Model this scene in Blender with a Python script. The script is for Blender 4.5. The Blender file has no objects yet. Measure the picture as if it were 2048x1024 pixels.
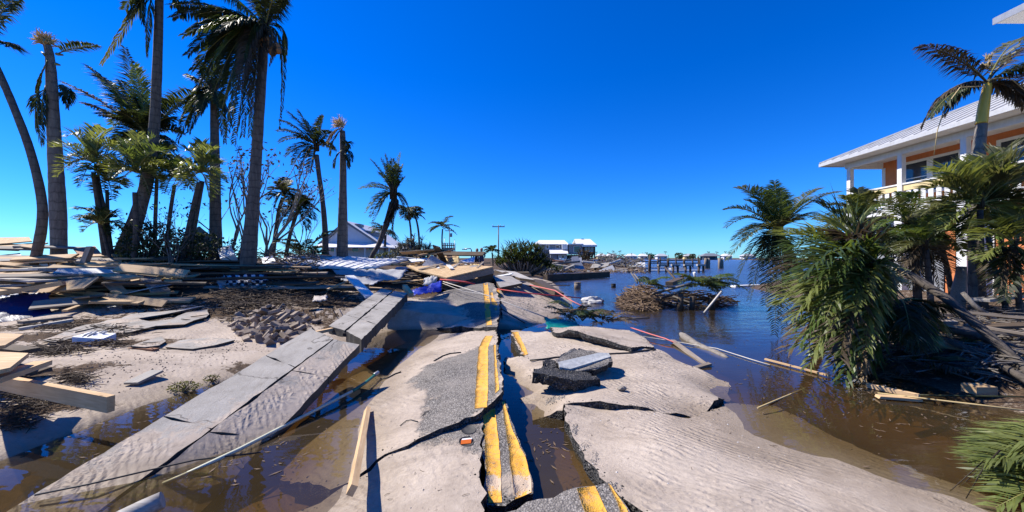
import bpy, bmesh, math, random
import numpy as np
from mathutils import Vector, Matrix, noise as mnoise
from mathutils.geometry import delaunay_2d_cdt

SC = bpy.context.scene
COL = SC.collection
R = math.radians
random.seed(7)

# ------------------------------------------------------------------ camera, sky, sun, exposure
F, CX, HY, H = 740.0, 1024.0, 516.0, 1.75       # focal length and principal point in photo pixels, eye height over the water
cam_d = bpy.data.cameras.new('camera')
cam = bpy.data.objects.new('camera', cam_d)
COL.objects.link(cam)
cam.location = (0, 0, H)
cam.rotation_euler = (R(90), 0, 0)
cam_d.sensor_width = 36.0
cam_d.lens = 36.0 * F / 2048.0
cam_d.shift_y = (HY - 512.0) / 2048.0
cam_d.clip_start = 0.05
cam_d.clip_end = 6000
SC.camera = cam

SUN_EL, SUN_ROT = R(47), R(-73)                  # sun ahead and to the left
world = bpy.data.worlds.new('World')
SC.world = world
world.use_nodes = True
wn, wl = world.node_tree.nodes, world.node_tree.links
wn.clear()
sky = wn.new('ShaderNodeTexSky')
sky.sky_type = 'NISHITA'
sky.sun_disc = False
sky.sun_elevation = SUN_EL
sky.sun_rotation = SUN_ROT
sky.air_density = 1.0
sky.dust_density = 0.0
sky.altitude = 700
sky.ozone_density = 4.0
hs = wn.new('ShaderNodeHueSaturation')
hs.inputs['Hue'].default_value = 0.497
hs.inputs['Saturation'].default_value = 1.4
bg = wn.new('ShaderNodeBackground')
bg.inputs['Strength'].default_value = 0.074
wo = wn.new('ShaderNodeOutputWorld')
wl.new(sky.outputs[0], hs.inputs['Color'])
tint = wn.new('ShaderNodeMix')
tint.data_type = 'RGBA'; tint.blend_type = 'MULTIPLY'
tint.inputs[0].default_value = 1.0
tint.inputs[7].default_value = (0.43, 0.97, 1.75, 1)      # the camera's cool, vivid rendering of the clear sky
wl.new(hs.outputs[0], tint.inputs[6])
wl.new(tint.outputs[2], bg.inputs['Color'])
wl.new(bg.outputs[0], wo.inputs['Surface'])

sun_dir = Vector((math.sin(SUN_ROT) * math.cos(SUN_EL), math.cos(SUN_ROT) * math.cos(SUN_EL), math.sin(SUN_EL)))
sd = bpy.data.lights.new('sun', 'SUN')
sd.energy = 5.0
sd.angle = R(0.5)
sd.color = (1.0, 0.94, 0.84)
sun = bpy.data.objects.new('sun', sd)
COL.objects.link(sun)
sun.location = sun_dir * 60
sun.rotation_euler = sun_dir.to_track_quat('Z', 'Y').to_euler()

SC.render.engine = 'CYCLES'
SC.view_settings.view_transform = 'Standard'
SC.view_settings.look = 'None'
SC.view_settings.exposure = 0.65
SC.view_settings.gamma = 1.0
SC.view_settings.use_curve_mapping = False
SC.cycles.max_bounces = 8
SC.cycles.transparent_max_bounces = 12
SC.cycles.caustics_reflective = False
SC.cycles.caustics_refractive = False

# ------------------------------------------------------------------ helpers
def gp(px, py, z=0.0):
    """where the ray through a photo pixel meets the level z (a surface we know the height of)"""
    Y = (H - z) * F / (py - HY)
    return Vector(((px - CX) / F * Y, Y, z))

def at(px, py, Y):
    return Vector(((px - CX) / F * Y, Y, H - (py - HY) / F * Y))

def cosang(px):
    return 1.0 / math.sqrt(1 + ((px - CX) / F) ** 2)

def lerp(a, b, t):
    return a + (b - a) * t

def sstep(a, b, x):
    t = np.clip((x - a) / (b - a), 0, 1)
    return t * t * (3 - 2 * t)

def rnd(a, b):
    return random.uniform(a, b)

def rvec(s=1.0):
    return Vector((rnd(-s, s), rnd(-s, s), rnd(-s, s)))

def tag(o, label=None, cat=None, group=None, kind=None):
    if label: o['label'] = label
    if cat: o['category'] = cat
    if group: o['group'] = group
    if kind: o['kind'] = kind
    return o

def thing(name, loc, label, cat, group=None):
    o = bpy.data.objects.new(name, None)
    COL.objects.link(o)
    o.location = loc
    o.empty_display_size = 0.1
    return tag(o, label, cat, group)

class MB:
    def __init__(self):
        self.v, self.f, self.m, self.s = [], [], [], []
    def face(self, idx, mi=0, sm=False):
        self.f.append(idx); self.m.append(mi); self.s.append(sm)
    def add(self, pts):
        n = len(self.v)
        self.v.extend([tuple(p) for p in pts])
        return n
    def box(self, c, hx, hy, hz, mi=0):
        """box about c, half axes given as vectors"""
        c = Vector(c)
        n = self.add([c + sx * hx + sy * hy + sz * hz for sx in (-1, 1) for sy in (-1, 1) for sz in (-1, 1)])
        for q in ((0, 1, 3, 2), (4, 6, 7, 5), (0, 4, 5, 1), (2, 3, 7, 6), (0, 2, 6, 4), (1, 5, 7, 3)):
            self.face([n + i for i in q], mi)
        return self
    def abox(self, x0, x1, y0, y1, z0, z1, mi=0):
        return self.box(((x0 + x1) / 2, (y0 + y1) / 2, (z0 + z1) / 2), Vector(((x1 - x0) / 2, 0, 0)),
                        Vector((0, (y1 - y0) / 2, 0)), Vector((0, 0, (z1 - z0) / 2)), mi)
    def beam(self, p0, p1, w, t, roll=0.0, mi=0):
        """plank from p0 to p1, w wide (about level), t thick"""
        p0, p1 = Vector(p0), Vector(p1)
        d = p1 - p0
        L = d.length
        d.normalize()
        side = d.cross(Vector((0, 0, 1)))
        if side.length < 1e-3: side = Vector((1, 0, 0))
        side.normalize()
        up = side.cross(d)
        if roll:
            q = Matrix.Rotation(roll, 3, d)
            side, up = q @ side, q @ up
        return self.box((p0 + p1) / 2, d * L / 2, side * w / 2, up * t / 2, mi)
    def tube(self, pts, rad, n=8, mi=0, caps=True, sm=True):
        pts = [Vector(p) for p in pts]
        if not hasattr(rad, '__len__'): rad = [rad] * len(pts)
        k = len(pts)
        tang = [(pts[min(i + 1, k - 1)] - pts[max(i - 1, 0)]).normalized() for i in range(k)]
        u = tang[0].cross(Vector((0.31, 0.17, 0.93)))
        if u.length < 1e-3: u = tang[0].cross(Vector((1, 0, 0)))
        u.normalize()
        base = len(self.v)
        for i in range(k):
            u = (u - tang[i] * u.dot(tang[i])).normalized()
            w = tang[i].cross(u)
            for j in range(n):
                a = 2 * math.pi * j / n
                self.v.append(tuple(pts[i] + (u * math.cos(a) + w * math.sin(a)) * rad[i]))
        for i in range(k - 1):
            for j in range(n):
                a, b = base + i * n + j, base + i * n + (j + 1) % n
                self.face([a, b, b + n, a + n], mi, sm)
        if caps:
            self.face([base + j for j in range(n)][::-1], mi)
            self.face([base + (k - 1) * n + j for j in range(n)], mi)
        return self
    def prism(self, top, depth, mi=0, mside=None):
        """polygon with thickness; top = points in order, depth = vector"""
        depth = Vector(depth)
        k = len(top)
        n = self.add(list(top) + [Vector(p) + depth for p in top])
        self.face([n + i for i in range(k)], mi)
        self.face([n + k + i for i in range(k)][::-1], mi if mside is None else mside)
        for i in range(k):
            j = (i + 1) % k
            self.face([n + i, n + k + i, n + k + j, n + j], mi if mside is None else mside)
        return self
    def build(self, name, mats, parent=None, fix=False):
        if not isinstance(mats, (list, tuple)): mats = [mats]
        me = bpy.data.meshes.new(name)
        if parent is not None:
            off = world_off(parent)
            vs = [(a - off[0], b - off[1], c - off[2]) for a, b, c in self.v]
        else:
            vs = self.v
        me.from_pydata(vs, [], self.f)
        for mt in mats: me.materials.append(mt)
        me.polygons.foreach_set('material_index', self.m)
        me.polygons.foreach_set('use_smooth', self.s)
        if fix:
            bm = bmesh.new(); bm.from_mesh(me)
            bmesh.ops.recalc_face_normals(bm, faces=bm.faces)
            bm.to_mesh(me); bm.free()
        me.update()
        o = bpy.data.objects.new(name, me)
        COL.objects.link(o)
        if parent is not None: o.parent = parent
        return o

def world_off(o):
    v = Vector((0, 0, 0))
    while o is not None:
        v = v + o.location
        o = o.parent
    return v

# ------------------------------------------------------------------ materials
class NT:
    def __init__(self, name):
        self.mat = bpy.data.materials.new(name)
        self.mat.use_nodes = True
        self.t = self.mat.node_tree
        self.t.nodes.clear()
        self.out = self.t.nodes.new('ShaderNodeOutputMaterial')
    def n(self, kind, ins=None, **props):
        nd = self.t.nodes.new('ShaderNode' + kind)
        for k, v in props.items(): setattr(nd, k, v)
        if ins:
            for k, v in ins.items():
                s = nd.inputs[k]
                if isinstance(v, bpy.types.NodeSocket): self.t.links.new(v, s)
                else: s.default_value = v
        return nd
    def pos(self):
        return self.n('NewGeometry').outputs['Position']
    def objc(self):
        return self.n('TexCoord').outputs['Object']
    def noise(self, vec, scale, detail=4, rough=0.6, dist=0.0):
        return self.n('TexNoise', {'Vector': vec, 'Scale': scale, 'Detail': detail, 'Roughness': rough, 'Distortion': dist}).outputs[0]
    def ramp(self, fac, stops, interp='LINEAR'):
        r = self.n('ValToRGB', {'Fac': fac})
        cr = r.color_ramp
        cr.interpolation = interp
        while len(cr.elements) < len(stops): cr.elements.new(0.5)
        for e, (p, c) in zip(cr.elements, stops):
            e.position = p
            if not hasattr(c, '__len__'): c = (c, c, c)
            e.color = (c[0], c[1], c[2], 1)
        return r.outputs[0]
    def mix(self, fac, a, b, mode='MIX'):
        m = self.n('Mix', data_type='RGBA', blend_type=mode)
        for s, v in ((m.inputs[0], fac), (m.inputs[6], a), (m.inputs[7], b)):
            if isinstance(v, bpy.types.NodeSocket): self.t.links.new(v, s)
            elif hasattr(v, '__len__'): s.default_value = (v[0], v[1], v[2], 1)
            elif s.type == 'RGBA': s.default_value = (v, v, v, 1)
            else: s.default_value = v
        return m.outputs[2]
    def math(self, op, a, b=0.0, c=None, clamp=False):
        m = self.n('Math', operation=op, use_clamp=clamp)
        for i, v in enumerate((a, b, c)):
            if v is None: continue
            if isinstance(v, bpy.types.NodeSocket): self.t.links.new(v, m.inputs[i])
            else: m.inputs[i].default_value = v
        return m.outputs[0]
    def mapr(self, v, a, b, c=0.0, d=1.0):
        return self.n('MapRange', {0: v, 1: a, 2: b, 3: c, 4: d}).outputs[0]
    def bump(self, h, strength=0.5, dist=0.01, normal=None):
        ins = {'Height': h, 'Strength': strength, 'Distance': dist}
        if normal is not None: ins['Normal'] = normal
        return self.n('Bump', ins).outputs[0]
    def scale(self, vec, s):
        return self.n('Mapping', {'Vector': vec, 'Scale': s}).outputs[0]
    def rand(self):
        return self.n('ObjectInfo').outputs['Random']
    def bsdf(self, col, rough=0.7, normal=None, spec=0.4, metal=0.0, trans=None):
        ins = {'Base Color': col if isinstance(col, bpy.types.NodeSocket) else (*col, 1), 'Roughness': rough,
               'Specular IOR Level': spec, 'Metallic': metal}
        if normal is not None: ins['Normal'] = normal
        b = self.n('BsdfPrincipled', ins).outputs[0]
        if trans is not None:
            t = self.n('BsdfTranslucent', {'Color': trans if isinstance(trans, bpy.types.NodeSocket) else (*trans, 1)}).outputs[0]
            b = self.n('MixShader', {0: 0.36, 1: b, 2: t}).outputs[0]
        self.t.links.new(b, self.out.inputs['Surface'])
        return self.mat

M = {}

def sand_col(k, p):
    n1 = k.noise(p, 1.1, 6, 0.68, 0.5)
    n2 = k.noise(p, 40, 3, 0.7)
    c = k.ramp(n1, [(0.28, (0.295, 0.24, 0.19)), (0.5, (0.43, 0.355, 0.285)), (0.72, (0.52, 0.44, 0.36))])
    c = k.mix(k.mapr(n2, 0.35, 0.65, 0.0, 0.5), c, (0.36, 0.295, 0.235))
    damp = k.noise(k.scale(p, (0.55, 1.1, 1.0)), 1.9, 6, 0.72, 0.8)
    c = k.mix(k.mapr(damp, 0.52, 0.66, 0.0, 0.55), c, (0.235, 0.19, 0.15))
    spk = k.noise(p, 190, 2, 0.8)
    c = k.mix(k.mapr(spk, 0.60, 0.75, 0, 0.5), c, (0.22, 0.18, 0.15))
    lit = k.noise(p, 16, 4, 0.75, 1.0)
    c = k.mix(k.mapr(lit, 0.62, 0.74, 0, 0.55), c, (0.20, 0.155, 0.115))
    gr = k.noise(k.scale(p, (60, 14, 14)), 1.0, 3, 0.8, 0.5)
    c = k.mix(k.mapr(gr, 0.62, 0.70, 0, 0.6), c, (0.15, 0.115, 0.085))
    pale = k.noise(p, 5, 5, 0.7)
    c = k.mix(k.mapr(pale, 0.55, 0.75, 0, 0.5), c, (0.56, 0.48, 0.40))
    # wet sand close above and below the water level
    z = k.n('SeparateXYZ', {0: p}).outputs[2]
    zz = k.math('ADD', z, k.mapr(k.noise(p, 2.0, 5, 0.7), 0.2, 0.8, -0.05, 0.05))
    wet = k.mapr(zz, 0.015, 0.11, 1.0, 0.0)
    c = k.mix(k.math('MULTIPLY', wet, 0.6), c, (0.20, 0.15, 0.10))
    return c, wet

def ripple(k, p):
    """wind-and-water ripple relief"""
    w = k.noise(p, 0.8, 2, 0.5)
    warp = k.n('VectorMath', {0: p, 1: k.n('VectorMath', {0: k.n('TexNoise', {'Vector': p, 'Scale': 0.7, 'Detail': 2}).outputs[1], 3: 0.55}, operation='SCALE').outputs[0]}, operation='ADD').outputs[0]
    wav = k.n('TexWave', {'Vector': k.scale(warp, (0.75, 1.0, 0.0)), 'Scale': 6.0, 'Distortion': 6.5, 'Detail': 3.0, 'Detail Scale': 1.1, 'Detail Roughness': 0.6}, bands_direction='DIAGONAL', wave_profile='SIN').outputs[1]
    msk = k.math('MULTIPLY', k.mapr(k.noise(p, 0.9, 4, 0.65), 0.40, 0.60), k.mapr(k.noise(p, 3.1, 3, 0.6), 0.3, 0.6, 0.25, 1.0))
    return k.math('MULTIPLY', wav, msk)

def make_sand(name, ripples=True):
    k = NT(name)
    p = k.pos()
    c, wet = sand_col(k, p)
    mul = k.n('Attribute', attribute_name='mulch').outputs[2]
    mnz = k.noise(p, 7, 6, 0.8)
    fac = k.math('ADD', mul, k.mapr(mnz, 0.35, 0.65, -0.45, 0.45))
    fac = k.mapr(fac, 0.42, 0.58)
    mc = k.ramp(k.noise(k.scale(p, (14, 5, 8)), 3.0, 4, 0.8), [(0.35, (0.03, 0.02, 0.013)), (0.55, (0.10, 0.065, 0.04)), (0.75, (0.22, 0.15, 0.10))])
    c = k.mix(fac, c, mc)
    h = k.math('ADD', k.math('MULTIPLY', k.noise(p, 26, 5, 0.75), 0.8), k.math('MULTIPLY', ripple(k, p), 0.7))
    h = k.math('ADD', h, k.math('MULTIPLY', k.math('MULTIPLY', fac, mnz), 4.0))
    b = k.bump(h, 0.55, 0.022)
    return k.bsdf(c, k.mapr(wet, 0, 1, 0.95, 0.6), b, 0.15)
M['sand'] = make_sand('sand')

def make_road():
    k = NT('sandy_asphalt')
    p = k.pos()
    c, wet = sand_col(k, p)
    vor = k.n('TexVoronoi', {'Vector': p, 'Scale': 78.0})
    vr = k.n('SeparateColor', {0: vor.outputs['Color']}).outputs[0]
    ac = k.ramp(vr, [(0.0, (0.07, 0.065, 0.06)), (0.4, (0.20, 0.18, 0.16)), (0.8, (0.36, 0.33, 0.295)), (1.0, (0.48, 0.44, 0.39))])
    ac = k.mix(k.mapr(vor.outputs['Distance'], 0.25, 0.6, 0, 0.75), ac, (0.04, 0.038, 0.036))
    big = k.noise(p, 2.2, 5, 0.65)
    ac = k.mix(k.mapr(big, 0.35, 0.7, 0.0, 0.55), ac, (0.30, 0.265, 0.23))
    sm = k.n('Attribute', attribute_name='sand').outputs[2]
    f = k.math('ADD', sm, k.mapr(k.noise(p, 4.5, 6, 0.72), 0.3, 0.7, -0.42, 0.42))
    f = k.mapr(f, 0.36, 0.62)
    col = k.mix(f, ac, c)
    ha = k.math('MULTIPLY', k.math('SUBTRACT', 1.0, vor.outputs['Distance']), 0.55)
    hsn = k.math('ADD', k.math('MULTIPLY', ripple(k, p), 1.5), k.math('ADD', k.math('MULTIPLY', k.noise(p, 30, 5, 0.8), 0.7), k.math('MULTIPLY', k.noise(p, 8, 4, 0.7), 0.9)))
    hh = k.n('Mix', {0: f, 2: ha, 3: k.math('ADD', hsn, 0.3)}, data_type='FLOAT').outputs[0]
    b = k.bump(hh, 0.6, 0.02)
    return k.bsdf(col, k.mapr(wet, 0, 1, 0.92, 0.6), b, 0.18)
M['road'] = make_road()

k = NT('broken_asphalt_edge')
p = k.pos()
v = k.n('TexVoronoi', {'Vector': p, 'Scale': 55.0})
c = k.ramp(k.n('SeparateColor', {0: v.outputs['Color']}).outputs[0], [(0.0, (0.012, 0.012, 0.012)), (0.7, (0.04, 0.038, 0.036)), (1.0, (0.12, 0.11, 0.10))])
M['edge'] = k.bsdf(c, 0.75, k.bump(v.outputs['Distance'], 1.0, 0.02), 0.4)

def speckled(name, c0, c1, scale, rough=0.8, spec=0.3, bstr=0.4, bd=0.01, fine=60):
    k = NT(name)
    p = k.pos()
    n = k.noise(p, scale, 5, 0.65)
    c = k.mix(k.mapr(n, 0.3, 0.7), c0, c1)
    n2 = k.noise(p, fine, 3, 0.7)
    c = k.mix(k.mapr(n2, 0.3, 0.7, 0.25, 0.0), c, (c0[0] * 0.4, c0[1] * 0.4, c0[2] * 0.4))
    r = k.mapr(k.rand(), 0, 1, 0.75, 1.15)
    c = k.mix(1.0, c, k.n('CombineColor', {0: r, 1: r, 2: r}).outputs[0], 'MULTIPLY')
    return k.bsdf(c, rough, k.bump(k.math('ADD', n2, k.math('MULTIPLY', n, 2)), bstr, bd), spec)

def make_concrete():
    k = NT('worn_concrete')
    p = k.pos()
    n = k.noise(p, 2.0, 6, 0.7)
    c = k.ramp(n, [(0.25, (0.22, 0.20, 0.175)), (0.5, (0.33, 0.305, 0.27)), (0.75, (0.43, 0.40, 0.36))])
    c = k.mix(k.mapr(k.noise(p, 130, 2, 0.8), 0.5, 0.7, 0, 0.45), c, (0.16, 0.15, 0.135))
    st = k.noise(k.scale(p, (1.4, 0.5, 1.0)), 2.6, 6, 0.75, 0.6)
    c = k.mix(k.mapr(st, 0.52, 0.7, 0, 0.6), c, (0.15, 0.125, 0.10))
    ck = k.n('TexVoronoi', {'Vector': k.n('VectorMath', {0: p, 1: k.n('VectorMath', {0: k.n('TexNoise', {'Vector': p, 'Scale': 3.0, 'Detail': 4}).outputs[1], 3: 0.35}, operation='SCALE').outputs[0]}, operation='ADD').outputs[0], 'Scale': 0.9}, feature='DISTANCE_TO_EDGE').outputs[0]
    c = k.mix(k.mapr(ck, 0.0, 0.008, 0.75, 0.0), c, (0.05, 0.042, 0.035))
    s, wet = sand_col(k, p)
    sm = k.n('Attribute', attribute_name='sand').outputs[2]
    f = k.math('ADD', sm, k.mapr(k.noise(p, 3.0, 6, 0.7), 0.3, 0.7, -0.4, 0.4))
    f = k.mapr(f, 0.4, 0.6)
    c = k.mix(f, c, s)
    # tyre tracks pressed into the wet sand film
    h = k.n('Mix', {0: f, 2: k.noise(p, 60, 4, 0.7), 3: k.math('MULTIPLY', ripple(k, k.scale(p, (1.35, 1.35, 1.35))), 3.2)}, data_type='FLOAT').outputs[0]
    return k.bsdf(c, k.mapr(wet, 0, 1, 0.88, 0.65), k.bump(h, 0.5, 0.012), 0.15)
M['concrete'] = make_concrete()
M['concrete_shade'] = speckled('shade_painted_concrete_side', (0.05, 0.043, 0.036), (0.10, 0.09, 0.075), 4)  # side faces coloured near black to imitate shade on the slab edges
M['gravel'] = speckled('gravel', (0.28, 0.24, 0.20), (0.42, 0.37, 0.32), 9)
M['paver'] = speckled('paver', (0.22, 0.165, 0.12), (0.36, 0.285, 0.22), 7)
M['joint'] = speckled('black_joint', (0.03, 0.028, 0.025), (0.06, 0.05, 0.045), 9)
M['twig'] = speckled('twig', (0.13, 0.085, 0.05), (0.27, 0.185, 0.12), 6)
M['twig_grey'] = speckled('grey_twig', (0.12, 0.105, 0.09), (0.24, 0.21, 0.18), 6)
M['mulch'] = speckled('mulch', (0.04, 0.028, 0.02), (0.14, 0.095, 0.06), 12)
M['insulation'] = speckled('yellow_insulation', (0.50, 0.36, 0.16), (0.66, 0.52, 0.28), 6)
M['rag'] = speckled('dirty_cloth', (0.34, 0.29, 0.25), (0.52, 0.47, 0.42), 5)
M['pale_concrete'] = speckled('bleached_concrete', (0.5, 0.48, 0.45), (0.66, 0.64, 0.6), 5)

def make_yellow():
    k = NT('yellow_road_paint')
    p = k.pos()
    n = k.noise(p, 5, 6, 0.75)
    c = k.ramp(n, [(0.3, (0.60, 0.275, 0.03)), (0.55, (0.70, 0.36, 0.045)), (0.8, (0.62, 0.39, 0.12))])
    v = k.n('TexVoronoi', {'Vector': p, 'Scale': 90.0})
    wear = k.mapr(k.noise(p, 22, 6, 0.8), 0.50, 0.66)
    c = k.mix(k.math('MULTIPLY', wear, 0.8), c, (0.25, 0.20, 0.14))
    crk = k.n('TexVoronoi', {'Vector': p, 'Scale': 7.0}, feature='DISTANCE_TO_EDGE').outputs[0]
    c = k.mix(k.mapr(crk, 0.0, 0.02, 0.7, 0.0), c, (0.12, 0.07, 0.02))
    sm = k.n('Attribute', attribute_name='sand').outputs[2]
    f = k.mapr(k.math('ADD', sm, k.mapr(k.noise(p, 9, 6, 0.8), 0.3, 0.7, -0.4, 0.4)), 0.45, 0.6)
    c = k.mix(k.math('MULTIPLY', f, 0.85), c, (0.47, 0.38, 0.30))
    return k.bsdf(c, 0.75, k.bump(k.math('SUBTRACT', 1.0, v.outputs['Distance']), 0.45, 0.008), 0.3)
M['yellow'] = make_yellow()

def make_wood(name, c0, c1, rough=0.75, cmix=1.0):
    k = NT(name)
    o = k.objc()
    rn = k.rand()
    off = k.n('VectorMath', {0: o, 1: k.n('CombineXYZ', {0: k.math('MULTIPLY', rn, 37.0), 1: k.math('MULTIPLY', rn, 11.0), 2: 0.0}).outputs[0]}, operation='ADD').outputs[0]
    g = k.noise(k.scale(off, (1.2, 22, 22)), 2.2, 4, 0.65, 0.6)
    big = k.noise(off, 1.6, 3, 0.6)
    c = k.mix(k.mapr(g, 0.3, 0.7), c0, c1)
    c = k.mix(k.mapr(big, 0.45, 0.75, 0, 0.5), c, (c0[0] * 0.55, c0[1] * 0.52, c0[2] * 0.5))
    kn = k.n('TexVoronoi', {'Vector': k.scale(off, (1.0, 3.5, 3.5)), 'Scale': 2.1}).outputs['Distance']
    c = k.mix(k.mapr(kn, 0.03, 0.075, 0.8, 0.0), c, (c0[0] * 0.3, c0[1] * 0.25, c0[2] * 0.2))
    r = k.mapr(k.rand(), 0, 1, 0.68, 1.22)
    c = k.mix(1.0, c, k.n('CombineColor', {0: r, 1: r, 2: k.math('MULTIPLY', r, 0.98)}).outputs[0], 'MULTIPLY')
    return k.bsdf(c, rough, k.bump(g, 0.35, 0.004), 0.25)
M['wood'] = make_wood('fresh_lumber', (0.44, 0.28, 0.14), (0.60, 0.42, 0.245))
M['wood_old'] = make_wood('weathered_wood', (0.20, 0.16, 0.125), (0.36, 0.30, 0.245))
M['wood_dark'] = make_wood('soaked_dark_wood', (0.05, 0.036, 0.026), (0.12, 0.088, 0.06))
M['wood_red'] = make_wood('reddish_wood', (0.30, 0.135, 0.075), (0.42, 0.22, 0.13))
M['wood_white'] = make_wood('white_painted_wood', (0.62, 0.62, 0.61), (0.74, 0.74, 0.73), 0.55)
M['wood_grey'] = make_wood('driftwood', (0.27, 0.245, 0.22), (0.46, 0.43, 0.39))

def make_osb():
    k = NT('strand_board')
    p = k.objc()
    v = k.n('TexVoronoi', {'Vector': k.scale(p, (9, 26, 9)), 'Scale': 1.6})
    r = k.n('SeparateColor', {0: v.outputs['Color']}).outputs[0]
    c = k.ramp(r, [(0, (0.40, 0.26, 0.13)), (0.5, (0.55, 0.38, 0.20)), (1, (0.66, 0.49, 0.29))])
    c = k.mix(k.mapr(k.noise(p, 1.2, 4), 0.45, 0.75, 0, 0.5), c, (0.33, 0.24, 0.15))
    return k.bsdf(c, 0.8, k.bump(r, 0.25, 0.004), 0.2)
M['osb'] = make_osb()

def make_paint(name, col, rough=0.5, dirt=0.35, spec=0.4, metal=0.0):
    k = NT(name)
    p = k.pos()
    n = k.noise(p, 3.2, 6, 0.7)
    st = k.noise(k.scale(p, (7, 7, 0.8)), 1.5, 5, 0.7)
    f = k.math('MULTIPLY', k.mapr(k.math('MULTIPLY', n, st), 0.16, 0.42), dirt)
    c = k.mix(f, col, (col[0] * 0.4, col[1] * 0.37, col[2] * 0.32))
    return k.bsdf(c, rough, k.bump(n, 0.12, 0.01), spec, metal)
M['white'] = make_paint('white_paint', (0.76, 0.75, 0.73), 0.45, 0.25)
M['cream'] = make_paint('cream_paint', (0.74, 0.58, 0.29), 0.5, 0.2)
M['orange'] = make_paint('orange_stucco', (0.62, 0.21, 0.075), 0.8, 0.3)
M['house_blue'] = make_paint('pale_siding', (0.66, 0.68, 0.74), 0.6, 0.2)
M['grey_siding'] = make_paint('grey_siding', (0.25, 0.26, 0.28), 0.7, 0.3)
M['roof_metal'] = make_paint('pale_metal_roof', (0.50, 0.50, 0.50), 0.38, 0.3, 0.5)
M['roof_white'] = make_paint('white_metal_roof', (0.74, 0.73, 0.72), 0.65, 0.3, 0.25)
M['roof_dark'] = make_paint('slate_roof', (0.20, 0.21, 0.23), 0.6, 0.3)
M['teal_wall'] = make_paint('blue_wall', (0.05, 0.14, 0.24), 0.6, 0.3)
M['tin'] = make_paint('grey_metal', (0.33, 0.34, 0.36), 0.4, 0.4, 0.5, 0.4)
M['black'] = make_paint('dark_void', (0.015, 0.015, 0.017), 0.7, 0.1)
M['pvc'] = make_paint('pale_green_pipe', (0.60, 0.60, 0.44), 0.4, 0.4)
M['green_hose'] = make_paint('green_hose', (0.03, 0.17, 0.11), 0.4, 0.25)
M['rope'] = make_paint('pale_rope', (0.56, 0.52, 0.45), 0.8, 0.2)
M['cable'] = make_paint('black_cable', (0.025, 0.024, 0.023), 0.6, 0.1)
M['red_strap'] = make_paint('red_strap', (0.55, 0.055, 0.05), 0.55, 0.2)
M['pink_strap'] = make_paint('faded_red_strap', (0.62, 0.17, 0.15), 0.6, 0.2)
M['orange_plastic'] = make_paint('orange_reflector', (0.75, 0.16, 0.02), 0.35, 0.1)
M['rubber'] = make_paint('bitumen_pad', (0.05, 0.048, 0.046), 0.7, 0.3)
M['tan_tuft'] = make_paint('split_palm_fibre', (0.60, 0.42, 0.19), 0.8, 0.25)
M['coconut'] = make_paint('coconut_husk', (0.28, 0.13, 0.045), 0.6, 0.4)
M['seed'] = make_paint('pale_flower_stalk', (0.48, 0.36, 0.17), 0.7, 0.35)
M['cloth_dark'] = make_paint('dark_cloth', (0.025, 0.027, 0.035), 0.85, 0.2)
M['cloth_blue'] = make_paint('navy_cloth', (0.035, 0.05, 0.10), 0.85, 0.2)
M['skin'] = make_paint('skin', (0.30, 0.17, 0.11), 0.6, 0.1)
M['styro'] = make_paint('white_foam', (0.60, 0.58, 0.54), 0.7, 0.2)
M['crownshaft'] = make_paint('yellow_crownshaft', (0.82, 0.52, 0.07), 0.4, 0.25)

k = NT('window_glass')
M['glass'] = k.bsdf((0.02, 0.03, 0.045), 0.06, None, 0.8)

def make_cloth(name, col, rough=0.45):
    k = NT(name)
    p = k.objc()
    n = k.noise(p, 5, 5, 0.6, 1.0)
    c = k.mix(k.mapr(n, 0.3, 0.75), (col[0] * 0.55, col[1] * 0.55, col[2] * 0.6), col)
    return k.bsdf(c, rough, k.bump(n, 0.6, 0.03), 0.4)
M['blue_tarp'] = make_cloth('blue_tarp', (0.012, 0.035, 0.44))
M['navy_tarp'] = make_cloth('navy_tarp', (0.006, 0.02, 0.11))
M['green_tarp'] = make_cloth('green_tarp', (0.0, 0.25, 0.205))
M['membrane'] = make_cloth('grey_roof_felt', (0.47, 0.46, 0.44), 0.8)

k = NT('checkered_blanket')
o = k.objc()
ch = k.n('TexChecker', {'Vector': k.n('TexCoord').outputs['UV'], 'Scale': 1.0, 'Color1': (0.60, 0.60, 0.62, 1), 'Color2': (0.012, 0.016, 0.04, 1)}).outputs[0]
M['blanket'] = k.bsdf(ch, 0.9, k.bump(k.noise(o, 9, 4), 0.4, 0.02), 0.2)

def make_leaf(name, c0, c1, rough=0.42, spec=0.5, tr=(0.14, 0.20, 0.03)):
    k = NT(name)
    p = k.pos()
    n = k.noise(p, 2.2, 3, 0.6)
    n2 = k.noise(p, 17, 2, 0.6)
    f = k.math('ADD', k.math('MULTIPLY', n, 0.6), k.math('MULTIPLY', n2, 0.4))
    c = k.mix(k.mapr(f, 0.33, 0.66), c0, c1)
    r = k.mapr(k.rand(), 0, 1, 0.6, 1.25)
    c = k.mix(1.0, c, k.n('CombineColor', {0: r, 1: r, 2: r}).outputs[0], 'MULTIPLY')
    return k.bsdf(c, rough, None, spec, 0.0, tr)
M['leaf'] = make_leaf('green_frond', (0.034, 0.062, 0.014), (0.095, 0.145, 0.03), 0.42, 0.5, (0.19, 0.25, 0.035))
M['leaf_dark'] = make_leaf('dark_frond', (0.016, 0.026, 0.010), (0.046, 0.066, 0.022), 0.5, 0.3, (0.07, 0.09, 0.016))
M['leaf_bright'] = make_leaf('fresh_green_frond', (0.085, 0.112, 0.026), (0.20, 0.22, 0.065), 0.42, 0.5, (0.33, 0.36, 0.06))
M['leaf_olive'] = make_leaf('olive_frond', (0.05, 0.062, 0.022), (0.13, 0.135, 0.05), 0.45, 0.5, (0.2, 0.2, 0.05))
M['leaf_dry'] = make_leaf('dry_frond', (0.13, 0.088, 0.045), (0.30, 0.215, 0.12), 0.7, 0.3, (0.25, 0.18, 0.08))
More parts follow.
